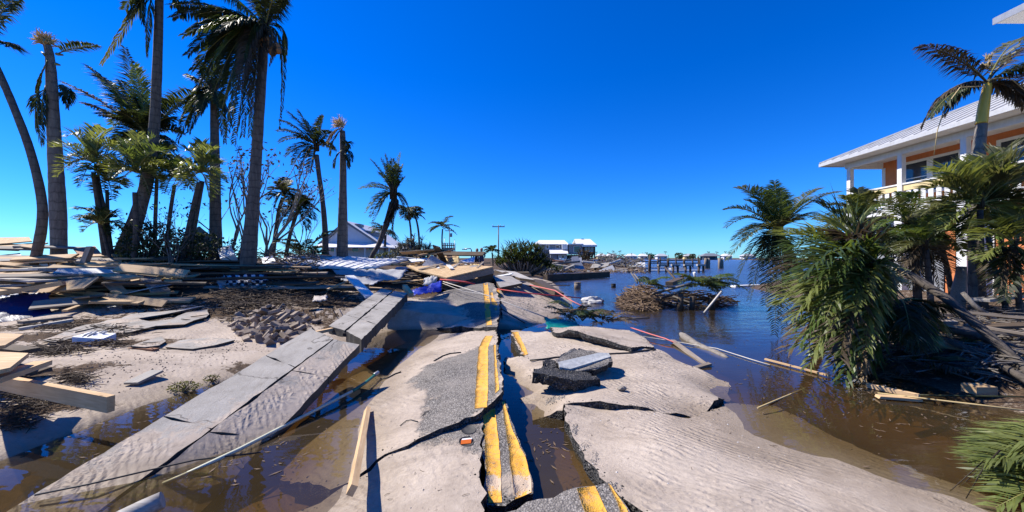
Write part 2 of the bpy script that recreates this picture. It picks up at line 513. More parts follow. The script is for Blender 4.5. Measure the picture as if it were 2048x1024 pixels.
M['leaf_brown'] = make_leaf('dead_brown_frond', (0.035, 0.026, 0.017), (0.095, 0.07, 0.043), 0.65, 0.35, (0.07, 0.05, 0.025))
M['grey_leaf'] = make_leaf('grey_leaf', (0.05, 0.055, 0.045), (0.12, 0.12, 0.10), 0.6, 0.4, (0.06, 0.06, 0.04))
M['worn_white'] = speckled('worn_white_paint', (0.33, 0.34, 0.34), (0.52, 0.53, 0.53), 14, 0.8, 0.3, 0.6, 0.01, 70)
M['rachis'] = make_paint('frond_stalk', (0.20, 0.19, 0.055), 0.5, 0.4)

def make_trunk(name, c0, c1, scale=7.0):
    k = NT(name)
    p = k.pos()
    w = k.n('TexWave', {'Vector': p, 'Scale': scale * 0.18, 'Distortion': 3.2, 'Detail': 4, 'Detail Scale': 3.5, 'Detail Roughness': 0.7}, bands_direction='Z', wave_profile='SAW').outputs[1]
    n = k.noise(k.scale(p, (6, 6, 1.2)), 2.5, 5, 0.7)
    c = k.mix(k.mapr(n, 0.3, 0.7), c0, c1)
    c = k.mix(k.mapr(w, 0.0, 0.22, 0.65, 0.0), c, (c0[0] * 0.4, c0[1] * 0.4, c0[2] * 0.4))
    return k.bsdf(c, 0.85, k.bump(k.math('ADD', w, n), 0.6, 0.025), 0.25)
M['trunk'] = make_trunk('palm_bark', (0.075, 0.06, 0.05), (0.17, 0.145, 0.12))
M['trunk_grey'] = make_trunk('pale_palm_bark', (0.12, 0.105, 0.09), (0.25, 0.22, 0.19), 5.0)
M['trunk_dark'] = make_trunk('dark_palm_bark', (0.05, 0.042, 0.035), (0.12, 0.10, 0.085))
M['bark'] = speckled('bare_bark', (0.14, 0.12, 0.10), (0.30, 0.265, 0.225), 8)
# ------------------------------------------------------------------ terrain
def xl(Y): return np.interp(Y, [-5, 3.2, 4.2, 5.1, 6.2, 8, 9.5, 12, 14, 2000], [-4.7, -4.45, -4.4, -4.15, -3.7, -3.2, -2.7, -1.8, -1.2, -1.2])
def xr(Y): return np.interp(Y, [9, 12, 15, 20, 29, 44, 50, 54, 70, 100, 125, 160, 300, 2000],
                            [0.2, 1.4, 2.2, 2.7, 3.0, 4.2, 12, 18, 23, 25, 22, -30, -60, -60])
def xy(Y): return np.interp(Y, [-5, 3, 5, 7, 8.5, 11, 16, 22, 30, 40, 2000], [6.6, 6.0, 5.5, 5.8, 6.6, 9, 12, 14, 22, 90, 900])

def tz(X, Y):
    X = np.asarray(X, float); Y = np.asarray(Y, float)
    bay = np.where(X > 0, -0.33 - 0.75 * sstep(3.2, 6, X), -0.33) - 1.2 * sstep(20, 60, Y)
    dL = xl(Y) - X
    zl = np.interp(dL, [-1.6, -0.5, 0, 0.5, 1.5, 3, 6], [-0.9, -0.42, 0, 0.09, 0.19, 0.27, 0.32])
    zl = zl + sstep(7.6, 14.5, Y) * (1.2 - 0.5 * sstep(-8, -5, X)) * sstep(-0.5, 2.8, dL) * (1 - 0.55 * sstep(17, 26, Y))
    dR = xr(Y) - X
    zr = np.interp(dR, [-1.8, 0, 1, 3], [-0.8, 0, 0.22, 0.5]) + 0.25 * sstep(13, 17, Y) * sstep(1.5, 4, dR) * (1 - 0.6 * sstep(20, 28, Y))
    zr = np.where(Y > 9, zr, -2 + 0 * zr)
    dy = X - xy(Y)
    zy = np.interp(dy, [-1.6, 0, 1, 4], [-0.9, 0, 0.16, 0.42])
    zf = np.where(Y > 380, np.interp(Y, [380, 400, 420], [-1, 0, 0.7]), -3)
    return np.maximum.reduce([bay, zl, zr, zy, zf])

def tzs(x, y):
    n = mnoise.noise((x * 0.8, y * 0.8, 0.3)) * 0.05 + mnoise.noise((x * 2.6, y * 2.6, 1.3)) * 0.022
    z = float(tz(x, y))
    return z + n * (1.0 if y < 60 else 2.0)

def ellm(X, Y, cx, cy, rx, ry, rot=0.0):
    c, s = math.cos(rot), math.sin(rot)
    u = ((X - cx) * c + (Y - cy) * s) / rx
    v = (-(X - cx) * s + (Y - cy) * c) / ry
    return np.clip(1.25 - np.sqrt(u * u + v * v), 0, 1)

def build_ground():
    ys = [-8, -5, -3, -1.5, -0.5, 0.3]
    y = 0.9
    while y < 900:
        ys.append(y); y *= 1.016 if y < 60 else 1.05
        if y < 6: y += 0.01
    ys += [1200, 2000, 4000]
    ys = np.array(ys)
    t = np.linspace(-1, 1, 281)
    us = np.sinh(t * 3.1) / math.sinh(3.1)
    xs_n = us * 24
    rows = []
    for yy in ys:
        ext = 24 + max(0, yy - 5) * 1.9
        rows.append(us * ext)
    X = np.array(rows); Y = np.repeat(ys[:, None], len(us), 1)
    Z = tz(X, Y)
    ny, nx = X.shape
    nz = np.zeros_like(Z)
    for i in range(ny):
        for j in range(nx):
            if ys[i] < 90:
                nz[i, j] = mnoise.noise((X[i, j] * 0.8, Y[i, j] * 0.8, 0.3)) * 0.05 + mnoise.noise((X[i, j] * 2.6, Y[i, j] * 2.6, 1.3)) * 0.022
    Z = Z + nz
    mul = np.zeros_like(Z)
    land = (Z > 0.1)
    # wrack lines, straw and bark litter lying on the sand
    for a in ((-8.2, 10.6, 4.6, 1.5, 0.0), (-4.6, 10.2, 1.9, 1.0, 0.0), (-8.7, 6.6, 1.6, 0.5, 0.5), (-9.3, 7.9, 2.2, 0.6, 0.2), (-6.2, 4.9, 0.9, 0.35, 0.6),
              (-5.2, 4.0, 0.7, 0.3, 0.5), (-7.0, 8.9, 3.5, 0.55, 0.1), (-4.1, 5.7, 0.3, 0.25, 0.0), (-6.6, 6.6, 1.0, 0.28, 0.3), (-3.9, 8.6, 0.8, 0.6, 0.0)):
        mul = np.maximum(mul, ellm(X, Y, *a))
    mul = np.maximum(mul, np.where((X < 0) & (Y > 11), sstep(10.8, 12.2, Y) * 0.9, 0))
    mul = np.maximum(mul, np.where((Y > 30) & land, 0.8, 0))
    mul = np.maximum(mul, np.where((X > 5) & (Y < 60), 0.75, 0))
    verts = np.stack([X.ravel(), Y.ravel(), Z.ravel()], 1)
    me = bpy.data.meshes.new('ground')
    idx = np.arange(ny * nx).reshape(ny, nx)
    faces = np.stack([idx[:-1, :-1], idx[:-1, 1:], idx[1:, 1:], idx[1:, :-1]], -1).reshape(-1, 4)
    me.from_pydata(verts.tolist(), [], faces.tolist())
    me.polygons.foreach_set('use_smooth', [True] * len(me.polygons))
    at_ = me.attributes.new('mulch', 'FLOAT', 'POINT')
    at_.data.foreach_set('value', mul.ravel().astype(np.float32))
    me.materials.append(M['sand'])
    o = bpy.data.objects.new('ground', me)
    COL.objects.link(o)
    tag(o, 'pale sand and mud ground with dark litter', None, None, 'structure')
build_ground()

# ------------------------------------------------------------------ water: one body, clear brown when shallow, mirror-like
def build_water():
    k = NT('flood_water')
    p = k.pos()
    sep = k.n('SeparateXYZ', {0: p})
    open_ = k.math('MULTIPLY', k.mapr(sep.outputs[1], 6.5, 20, 0.0, 1.0), k.mapr(sep.outputs[0], 1.0, 6.0, 0.0, 1.0))
    wv = k.noise(k.scale(p, (0.55, 1.7, 1.0)), 1.5, 4, 0.6, 0.4)
    w2 = k.noise(k.scale(p, (1.0, 1.8, 1.0)), 5.5, 3, 0.55, 0.3)
    rp = k.n('TexWave', {'Vector': k.scale(p, (0.6, 1.0, 0.0)), 'Scale': 2.6, 'Distortion': 7.0, 'Detail': 2, 'Detail Scale': 1.3}, bands_direction='Y').outputs[1]
    h = k.math('ADD', k.math('MULTIPLY', wv, 1.0), k.math('MULTIPLY', w2, 0.35))
    far = k.math('ADD', 0.006, k.math('MULTIPLY', open_, 1.1))
    calm = k.math('MULTIPLY', rp, 0.0025)
    hh = k.math('ADD', k.math('MULTIPLY', h, far), calm)
    b = k.bump(hh, 1.0, 0.10)
    fr = k.n('Fresnel', {'IOR': 1.33, 'Normal': b}).outputs[0]
    tr = k.n('BsdfTransparent', {'Color': (0.97, 0.96, 0.92, 1)}).outputs[0]
    gl = k.n('BsdfGlossy', {'Color': (0.95, 0.96, 1.0, 1), 'Roughness': k.mapr(open_, 0.0, 0.8, 0.015, 0.26), 'Normal': b}).outputs[0]
    # silt: part of the light is scattered back brown by the murky water
    df = k.n('BsdfDiffuse', {'Color': k.ramp(k.noise(p, 0.5, 5, 0.65), [(0.3, (0.075, 0.05, 0.022)), (0.7, (0.13, 0.095, 0.05))])}).outputs[0]
    tr = k.n('MixShader', {0: k.mapr(open_, 0, 1, 0.30, 0.08), 1: tr, 2: df}).outputs[0]
    ms = k.n('MixShader', {0: k.math('MULTIPLY', fr, 1.0, clamp=True), 1: tr, 2: gl}).outputs[0]
    k.t.links.new(ms, k.out.inputs['Surface'])
    va = k.n('VolumeAbsorption', {'Color': (0.66, 0.52, 0.20, 1), 'Density': 3.0}).outputs[0]
    k.t.links.new(va, k.out.inputs['Volume'])
    mb = MB()
    mb.abox(-3500, 3500, -60, 5000, -4.0, 0.0)
    o = mb.build('water', k.mat)
    tag(o, 'brown flood water turning into a blue bay', None, None, 'structure')
build_water()

# ------------------------------------------------------------------ broken slabs
def idw(ctrl):
    C = np.array([[c[0], c[1], c[2]] for c in ctrl])
    A = np.c_[C[:, 0], C[:, 1], np.ones(len(C))]
    coef, *_ = np.linalg.lstsq(A, C[:, 2], rcond=None)
    res = C[:, 2] - A @ coef
    def zf(x, y):
        d2 = (C[:, 0] - x) ** 2 + (C[:, 1] - y) ** 2 + 0.02
        w = d2 ** -1.5
        return float(coef[0] * x + coef[1] * y + coef[2] + (w @ res) / w.sum())
    return zf

def pt(c):
    if c[0] == 'w': return Vector(c[1:4])
    return gp(*c)

def inpoly(x, y, poly):
    r = False
    j = len(poly) - 1
    for i in range(len(poly)):
        xi, yi, xj, yj = poly[i][0], poly[i][1], poly[j][0], poly[j][1]
        if (yi > y) != (yj > y) and x < (xj - xi) * (y - yi) / (yj - yi) + xi: r = not r
        j = i
    return r

def pdist(x, y, poly):
    best = 1e9
    for i in range(len(poly)):
        ax, ay = poly[i][0], poly[i][1]; bx, by = poly[(i + 1) % len(poly)][0], poly[(i + 1) % len(poly)][1]
        dx, dy = bx - ax, by - ay
        t = max(0, min(1, ((x - ax) * dx + (y - ay) * dy) / (dx * dx + dy * dy + 1e-12)))
        best = min(best, (x - ax - t * dx) ** 2 + (y - ay - t * dy) ** 2)
    d = math.sqrt(best)
    return d if inpoly(x, y, poly) else -d

def ragged(poly, step, jit):
    out = []
    n = len(poly)
    for i in range(n):
        a, b = Vector(poly[i][:2]), Vector(poly[(i + 1) % n][:2])
        L = (b - a).length
        m = max(1, int(L / step))
        nr = Vector((-(b - a).y, (b - a).x)).normalized() if L > 1e-6 else Vector((0, 0))
        for q in range(m):
            p = a.lerp(b, q / m)
            if q: p = p + nr * (rnd(-jit, jit) + jit * 1.6 * mnoise.noise((p.x * 3, p.y * 3, 5)) + jit * 1.2 * mnoise.noise((p.x * 9, p.y * 9, 9)))
            out.append((p.x, p.y))
    return out

def surface(boundary, spacing, zf, jitter=0.3):
    """triangulated sheet filling a closed outline; returns 2-D points, faces, boundary loop"""
    xs = [p[0] for p in boundary]; ys = [p[1] for p in boundary]
    pts = [Vector(p) for p in boundary]
    nb = len(pts)
    x = min(xs)
    rows = int((max(ys) - min(ys)) / spacing) + 1
    cols = int((max(xs) - min(xs)) / spacing) + 1
    for i in range(rows):
        for j in range(cols):
            px = min(xs) + (j + 0.5 + rnd(-jitter, jitter)) * spacing
            py = min(ys) + (i + 0.5 + rnd(-jitter, jitter)) * spacing
            if pdist(px, py, boundary) > spacing * 0.45: pts.append(Vector((px, py)))
    edges = [(i, (i + 1) % nb) for i in range(nb)]
    vo, eo, fo, ov, oe, of = delaunay_2d_cdt(pts, edges, [], 1, 1e-5)
    loop = [None] * nb
    for i, src in enumerate(ov):
        for s_ in src:
            if s_ < nb: loop[s_] = i
    return vo, fo, loop

def slab(name, corners, label, sandf=None, mat='road', side='edge', thick=0.16, step=0.075, jit=0.022, spacing=0.16, ctrl=None, kind='structure', cat=None, group=None, wob=0.012, parent=None, under=0.05):
    P = [pt(c) for c in corners]
    zf0 = idw(P + [pt(c) for c in (ctrl or [])])
    def zf(x, y): return zf0(x, y) + mnoise.noise((x * 1.7, y * 1.7, 2.2)) * wob
    bd = ragged(P, step, jit)
    vo, fo, loop = surface(bd, spacing, zf)
    mb = MB()
    sv = []
    polyc = P
    for v in vo:
        z = zf(v.x, v.y)
        mb.v.append((v.x, v.y, z))
        sv.append(sandf(v.x, v.y, z) if sandf else 0.0)
    for f in fo:
        a, b, c = [vo[i] for i in f[:3]]
        f = list(f)
        if (b.x - a.x) * (c.y - a.y) - (b.y - a.y) * (c.x - a.x) < 0: f = f[::-1]
        mb.face(f, 0, True)
    nb = len(loop)
    cen = sum((Vector((v[0], v[1], 0)) for v in mb.v), Vector()) / len(mb.v)
    # two ragged rings make the broken edge
    nb0 = len(mb.v)
    for li in loop:
        mb.v.append(mb.v[li]); sv.append(0.0)
    rings = [list(range(nb0, nb0 + nb))]
    for rr, (dz, ins) in enumerate(((-thick * 0.5, 0.0), (-thick, under))):
        base = len(mb.v)
        for li in loop:
            x, y, z = mb.v[li]
            d = Vector((cen.x - x, cen.y - y, 0)).normalized()
            jx = rnd(-1, 1) * jit * 0.8 + ins
            mb.v.append((x + d.x * jx, y + d.y * jx, z + dz * rnd(0.85, 1.15)))
            sv.append(0.0)
        rings.append(list(range(base, base + nb)))
    ccw = sum(bd[i][0] * bd[(i + 1) % nb][1] - bd[(i + 1) % nb][0] * bd[i][1] for i in range(nb)) > 0
    for r0, r1 in zip(rings[:-1], rings[1:]):
        for i in range(nb):
            j = (i + 1) % nb
            q = [r0[i], r1[i], r1[j], r0[j]]
            mb.face(q if ccw else q[::-1], 1)
    mb.face(rings[-1], 1)
    o = mb.build(name, [M[mat], M[side]], parent)
    a_ = o.data.attributes.new('sand', 'FLOAT', 'POINT')
    a_.data.foreach_set('value', np.array(sv, np.float32))
    if parent is None: tag(o, label, cat, group, kind)
    o_zf[o.name] = zf
    o_bd[o.name] = bd
    return o
o_zf, o_bd = {}, {}

def march(zf, px, py, lo=1.0, hi=45.0, dz=0.0):
    """first place where the ray through a pixel meets the surface zf"""
    y, prev = lo, lo
    sl = (py - HY) / F; kx = (px - CX) / F
    while y < hi:
        if H - sl * y <= zf(kx * y, y) + dz:
            a, b = prev, y
            for _ in range(18):
                m = (a + b) / 2
                if H - sl * m <= zf(kx * m, m) + dz: b = m
                else: a = m
            return Vector((kx * b, b, H - sl * b))
        prev = y; y += 0.03 + y * 0.01
    return None

def onslab(zf, px, py):
    return march(zf, px, py) or gp(px, py, 0.2)

def stripe(parent, pix, name='yellow_line', mat='yellow', off=0.005, jit=0.0035, sandf=None, step=0.06, spacing=0.05):
    zf = o_zf[parent.name]
    P = [onslab(zf, *c) for c in pix]
    bd = ragged(P, step, jit)
    vo, fo, loop = surface(bd, spacing, zf)
    mb = MB(); sv = []
    for v in vo:
        z = zf(v.x, v.y) + off
        mb.v.append((v.x, v.y, z)); sv.append(sandf(v.x, v.y, z) if sandf else 0.0)
    for f in fo:
        a, b, c = [vo[i] for i in f[:3]]
        f = list(f)
        if (b.x - a.x) * (c.y - a.y) - (b.y - a.y) * (c.x - a.x) < 0: f = f[::-1]
        mb.face(f, 0, True)
    # a skirt so that the paint layer has thickness
    nb = len(loop); base = len(mb.v)
    for li in loop:
        x, y, z = mb.v[li]; mb.v.append((x, y, z - off * 0.8)); sv.append(0)
    for i in range(nb):
        j = (i + 1) % nb
        mb.face([loop[i], base + i, base + j, loop[j]])
    o = mb.build(name, M[mat], parent)
    a_ = o.data.attributes.new('sand', 'FLOAT', 'POINT')
    a_.data.foreach_set('value', np.array(sv, np.float32))
    return o

def polymask(pix, z, soft=0.25):
    """1 outside, falling to 0 inside an outline of bare asphalt"""
    P = [gp(a, b, z) for a, b in pix]
    def f(x, y, zz):
        d = pdist(x, y, P)
        return max(0.0, min(1.0, 0.5 - d / soft))
    return f

# left lane, foreground: rippled sand with bare asphalt by the crack
bareA = polymask([(975, 815), (980, 930), (955, 905), (900, 880), (845, 885), (835, 872), (900, 850)], 0.17, 0.2)
roadA = slab('road', [(963, 826, .2), (965, 900, .15), (969, 1022, .13), ('w', -.17, 1.2, .12), ('w', -.2, -2, .12), ('w', -3.2, -2, -.15), ('w', -2.6, 1.2, -.2), ('w', -2.0, 2.3, -.16),
             (640, 1012, -.06), (690, 974, -.01), (702, 964, .02), (770, 912, .08), (838, 879, .14), (900, 853, .18)],
             'sand-rippled left lane slab of the broken road with a small traffic reflector', bareA, ctrl=[(820, 960, .11), (720, 1010, .06), (880, 1000, .13)], spacing=0.12)
bareB = polymask([(960, 690), (1005, 690), (1005, 800), (962, 830), (860, 865), (845, 830), (855, 770), (815, 745), (850, 715), (900, 705)], 0.25, 0.22)
roadB = slab('road', [(1001, 789, .3), (962, 824, .27), (900, 849, .23), (836, 876, .17), (770, 907, .09), (703, 960, .02), (660, 985, -.07), (560, 960, -.22), (590, 860, -.22), (680, 770, -.17),
             (790, 694, -.14), (868, 670, -.03), (930, 664, .10), (992, 660, .2), (995, 700, .27), (999, 745, .3)],
             'tilted left lane slab of bare asphalt and sand beside the long trench', bareB, ctrl=[(880, 740, .2), (780, 800, .07), (720, 850, .0), (840, 800, .16), (800, 740, .03), (870, 700, .1)])
bareC = polymask([(985, 560), (1000, 640), (975, 640), (950, 625), (920, 610), (890, 600), (900, 580), (940, 565)], 0.5, 0.6)
roadC = slab('road', [(994, 654, .27), (1000, 620, .42), (998, 595, .56), (986, 567, .87), (966, 564, .88), (930, 571, .8), (885, 584, .66), (850, 600, .46), (805, 622, .18), (775, 648, -.03), (830, 657, -.04), (880, 655, .05), (940, 655, .18)],
             'raised left lane slab humped against the splintered roof wreckage', bareC, ctrl=[(930, 610, .5), (880, 630, .2)], thick=0.2, spacing=0.22)
roadE = slab('road', [(964, 825, .2), (967, 900, .13), (974, 1010, .07), (1010, 1011, .07), (1066, 988, .07), (1066, 965, .09), (1052, 910, .12), (1042, 893, .13), (1034, 872, .15), (1022, 842, .18), (1011, 799, .23), (1003, 800, .23), (985, 813, .21)],
             'narrow broken road strip carrying both yellow lines', lambda x, y, z: max(0, min(1, 0.75 - abs(y - 2.75) / 0.28)), thick=0.17, spacing=0.08, step=0.07, jit=0.016, under=0.03)
roadF = slab('road', [('w', -.13, 2.06, .3), (1079, 998, .3), (1150, 976, .3), (1192, 970, .31), (1217, 963, .31), (1224, 972, .3), (1258, 1018, .3), ('w', .78, 1.7, .29), ('w', .82, .5, .28), ('w', .85, -2, .28), ('w', -.14, -2, .3), ('w', -.14, 1, .3)],
             'bare asphalt road slab underfoot with the displaced yellow lines', None, thick=0.2, spacing=0.1, step=0.07, jit=0.014, under=0.03)
roadD1 = slab('road', [(1128, 806, .15), (1200, 812, .09), (1264, 816, .10), (1378, 837, .035), (1462, 806, -.015), (1550, 813, -.10), (1685, 880, -.11), (1795, 927, -.09), (2032, 1019, -.06), ('w', 3.75, 1.4, -.04), ('w', 3.8, -2, 0),
              ('w', .95, -2, .25), ('w', .92, .8, .25), (1290, 1022, .24), (1257, 1003, .22), (1228, 981, .2), (1199, 957, .18), (1169, 909, .15), (1151, 882, .12), (1139, 850, .12)],
              'wide right lane slab under a smooth sheet of sand', lambda x, y, z: max(0.0, min(1.0, 0.5 + (x - 0.45 - 0.12 * (3 - y)) / 0.25)), ctrl=[(1500, 1000, .16), (1700, 1010, .09), (1350, 900, .15), (1450, 850, .03), (1440, 825, .02), (1700, 925, 0.0), (1960, 1000, 0.0), (1485, 868, 0.0), (1350, 850, .07), (1580, 895, .0)])
roadD2 = slab('road', [(1127, 790, .25), (1200, 799, .2), (1264, 811, .14), (1340, 828, .05), (1400, 836, -.01), (1462, 800, -.06), (1458, 766, .0), (1375, 729, .10), (1310, 697, .2), (1262, 696, .24), (1180, 680, .25), (1138, 673, .26), (1112, 667, .24),
              (1060, 662, .16), (1022, 661, .2), (1036, 692, .2), (1050, 714, .18), (1012, 716, .02), (1008, 760, -.06), (1030, 800, -.12), (1060, 850, -.14), (1100, 845, -.05), (1125, 824, .1)],
              'right lane slab carrying the overturned asphalt chunk', lambda x, y, z: 0.9, ctrl=[(1280, 750, .16), (1150, 750, .2), (1080, 740, .16), (1070, 790, .06), (1400, 790, .09), (1350, 770, .13)], thick=0.2)
roadD3 = slab('road', [(1143, 659, .44), (1200, 676, .38), (1262, 695, .3), (1308, 693, .19), (1285, 672, .12), (1258, 660, .1), (1180, 653, .26), (1100, 655, .3), (1112, 666, .33)],
              'tilted right lane slab with a dark split along its near edge', lambda x, y, z: 0.95, thick=0.12, spacing=0.2)
roadG = slab('road', [(1003, 652, .05), (1060, 655, .0), (1105, 646, -.04), (1150, 622, -.05), (1142, 596, .02), (1100, 574, .3), (1045, 557, .62), (992, 549, .86), (990, 566, .78), (1002, 600, .5), (1004, 625, .3)],
              'gravelly right lane slab sloping down to the bay', lambda x, y, z: 0.7, thick=0.2, spacing=0.25, ctrl=[(1060, 610, .25), (1050, 580, .45), (1100, 610, .12)])

# paint
wornE = lambda x, y, z: max(0.0, min(1.0, 0.85 - abs(y - 2.72) / 0.25))
stripe(roadB, [(972, 672), (986, 672), (976, 696), (976, 760), (974, 815), (949, 818), (952, 760), (957, 697)])
stripe(roadB, [(987, 690), (991, 690), (993, 730), (998, 780), (991, 787), (989, 740)])
stripe(roadE, [(966, 827), (990, 817), (994, 860), (1000, 905), (1004, 1006), (977, 1007), (970, 905)], sandf=wornE)
stripe(roadE, [(1004, 805), (1009, 803), (1020, 845), (1031, 873), (1040, 895), (1050, 912), (1063, 965), (1063, 986), (1030, 1000), (1019, 915), (1013, 870)], sandf=wornE)
stripe(roadF, [(1154, 978), (1190, 973), (1200, 995), (1216, 1030), (1230, 1090), (1185, 1090), (1172, 1030)])
stripe(roadF, [(1217, 968), (1222, 972), (1253, 1018), (1262, 1040), (1275, 1090), (1262, 1090), (1240, 1022)])
stripe(roadC, [(966, 567), (975, 567), (979, 600), (984, 650), (972, 651), (969, 610)])
stripe(roadC, [(980, 585), (985, 585), (995, 610), (992, 622), (984, 610)])
stripe(roadD2, [(1024, 664), (1036, 664), (1048, 690), (1056, 708), (1049, 711), (1038, 690)])
stripe(roadG, [(990, 577), (997, 577), (1005, 596), (999, 597)], step=0.2)

# round bitumen pads and the two-colour reflector on the left lane
for (cx_, cy_, rx_, ry_, nm) in ((937, 860, 15, 9, 'bitumen_pad'), (933, 884, 15, 10, 'bitumen_pad')):
    stripe(roadA, [(cx_ + rx_ * math.cos(a), cy_ + ry_ * math.sin(a)) for a in np.linspace(0, 2 * math.pi, 15)[:-1]], nm, 'rubber', 0.006, 0.002, step=0.04)
c = onslab(o_zf[roadA.name], 933, 886)
rf = thing('road_reflector', c, 'small white and orange reflector on the left lane asphalt', 'reflector')
MB().prism([c + Vector((x, y, 0.024)) for x, y in ((-.045, .0), (.04, .018), (.045, .045), (-.04, .03))], (0, 0, -.02)).build('reflector_body', M['white'], rf)
MB().prism([c + Vector((x, y, z)) for x, y, z in ((-.046, -.035, .008), (.04, -.018, .008), (.04, .016, .027), (-.046, -.002, .027))], (0, 0, -.006)).build('reflector_face', M['orange_plastic'], rf)

# ------------------------------------------------------------------ sidewalk: two rows of tilted concrete panels
side = thing('sidewalk', (0, 0, 0), 'tilted concrete sidewalk sinking into the flood water', None)
tag(side, kind='structure')
def swpanel(c, sandf, th=0.10):
    o = slab('concrete_panel', c, '', sandf, 'concrete', 'concrete_shade', th, 0.09, 0.007, 0.14, wob=0.004, parent=side, under=0.0)
    return o
def lp(a, b, t): return tuple(lerp(a[i], b[i], t) for i in range(3))
Ln, Lf = gp(30, 1012, 0.0), gp(622, 656, .70)
Jn, Jf = gp(196, 1026, -.07), gp(668, 678, .62)
Rn, Rf = gp(400, 1024, -.24), gp(719, 689, .56)
e = Ln.lerp(Lf, -1.1); e2 = Jn.lerp(Jf, -1.1); e3 = Rn.lerp(Rf, -1.1)
gapv = (Jf - Lf).normalized() * 0.018
crs = (Lf - Ln).normalized() * 0.012
sandR = lambda x, y, z: max(0, min(1, 1.1 - (y - 3.2) / 1.9 + (x + 2.9) * 0.5))
sandL = lambda x, y, z: max(0, min(1, 0.75 - (y - 3.0) / 1.6 + (x + 3.2) * 0.6))
tt = [-1.1, -0.45, 0.32, 0.72, 1.0]
def Wp(v): return ('w', v.x, v.y, v.z)
for i in range(4):
    a, b = tt[i], tt[i + 1]
    swpanel([Wp(Ln.lerp(Lf, a) + crs), Wp(Jn.lerp(Jf, a) - gapv + crs), Wp(Jn.lerp(Jf, b) - gapv), Wp(Ln.lerp(Lf, b))], sandL)
    a2, b2 = a * 0.97, b if i == 3 else b * 0.97
    swpanel([Wp(Jn.lerp(Jf, a2) + gapv + crs), Wp(Rn.lerp(Rf, a2) + crs), Wp(Rn.lerp(Rf, b2)), Wp(Jn.lerp(Jf, b2) + gapv)], sandR)
jm = MB(); jm.beam(e2 - Vector((0, 0, .05)), Jf - Vector((0, 0, .05)), 0.06, 0.04); jm.build('joint_strip', M['joint'], side)
# the farther run, lifted higher and broken off
L2n, L2f = gp(657, 652, .56), gp(763, 577, .93)
J2n, J2f = gp(690, 662, .53), gp(786, 582, .88)
R2n, R2f = gp(722, 680, .5), gp(815, 586, .82)
t2 = [0, 0.22, 0.45, 0.62, 0.8, 1.0]
nos = lambda x, y, z: 0.12
for i in range(5):
    a, b = t2[i], t2[i + 1]
    g2 = (J2f - L2f).normalized() * 0.02; c2 = (L2f - L2n).normalized() * 0.012
    swpanel([Wp(L2n.lerp(L2f, a) + c2), Wp(J2n.lerp(J2f, a) - g2 + c2), Wp(J2n.lerp(J2f, b) - g2), Wp(L2n.lerp(L2f, b))], nos, 0.12)
    swpanel([Wp(J2n.lerp(J2f, a) + g2 + c2), Wp(R2n.lerp(R2f, a) + c2), Wp(R2n.lerp(R2f, b)), Wp(J2n.lerp(J2f, b) + g2)], nos, 0.2)
jm = MB(); jm.beam(J2n - Vector((0, 0, .06)), J2f - Vector((0, 0, .06)), 0.07, 0.05); jm.build('joint_strip', M['joint'], side)

# thin concrete sheets lying on the left bank
def onground(px, py, dz=0.0):
    return march(tzs, px, py, 1.0, 60.0, dz) or gp(px, max(py, HY + 25), 0.2)
def bank_slab(pix, label, lift, mat='concrete', thick=0.05):
    P = [onground(a, b, lift) for a, b in pix]
    c = [Wp(p) for p in P]
    return slab('concrete_sheet', c, label, lambda x, y, z: 0.42 + .35 * mnoise.noise((x * 1.1, y * 1.1, 3)), mat, 'concrete_shade', thick, 0.25, 0.03, 0.3, kind=None, cat='concrete slab')
bank_slab([(85, 680), (150, 655), (215, 640), (262, 634), (300, 642), (345, 638), (372, 625), (415, 618), (412, 634), (370, 648), (312, 652), (260, 664), (180, 672), (110, 684)],
          'long cracked grey concrete sheet on the left bank below the lumber', 0.07)
bank_slab([(150, 664), (262, 628), (410, 611), (330, 628), (260, 640)], 'narrow concrete sheet half buried behind the long cracked one', 0.08, thick=0.04)
bank_slab([(262, 692), (322, 672), (332, 682), (318, 691), (290, 694)], 'small broken concrete sheet near the reddish board', 0.05)
bank_slab([(330, 694), (360, 680), (420, 675), (470, 680), (430, 690), (385, 697)], 'low sandy concrete sheet left of the paver heap', 0.04)

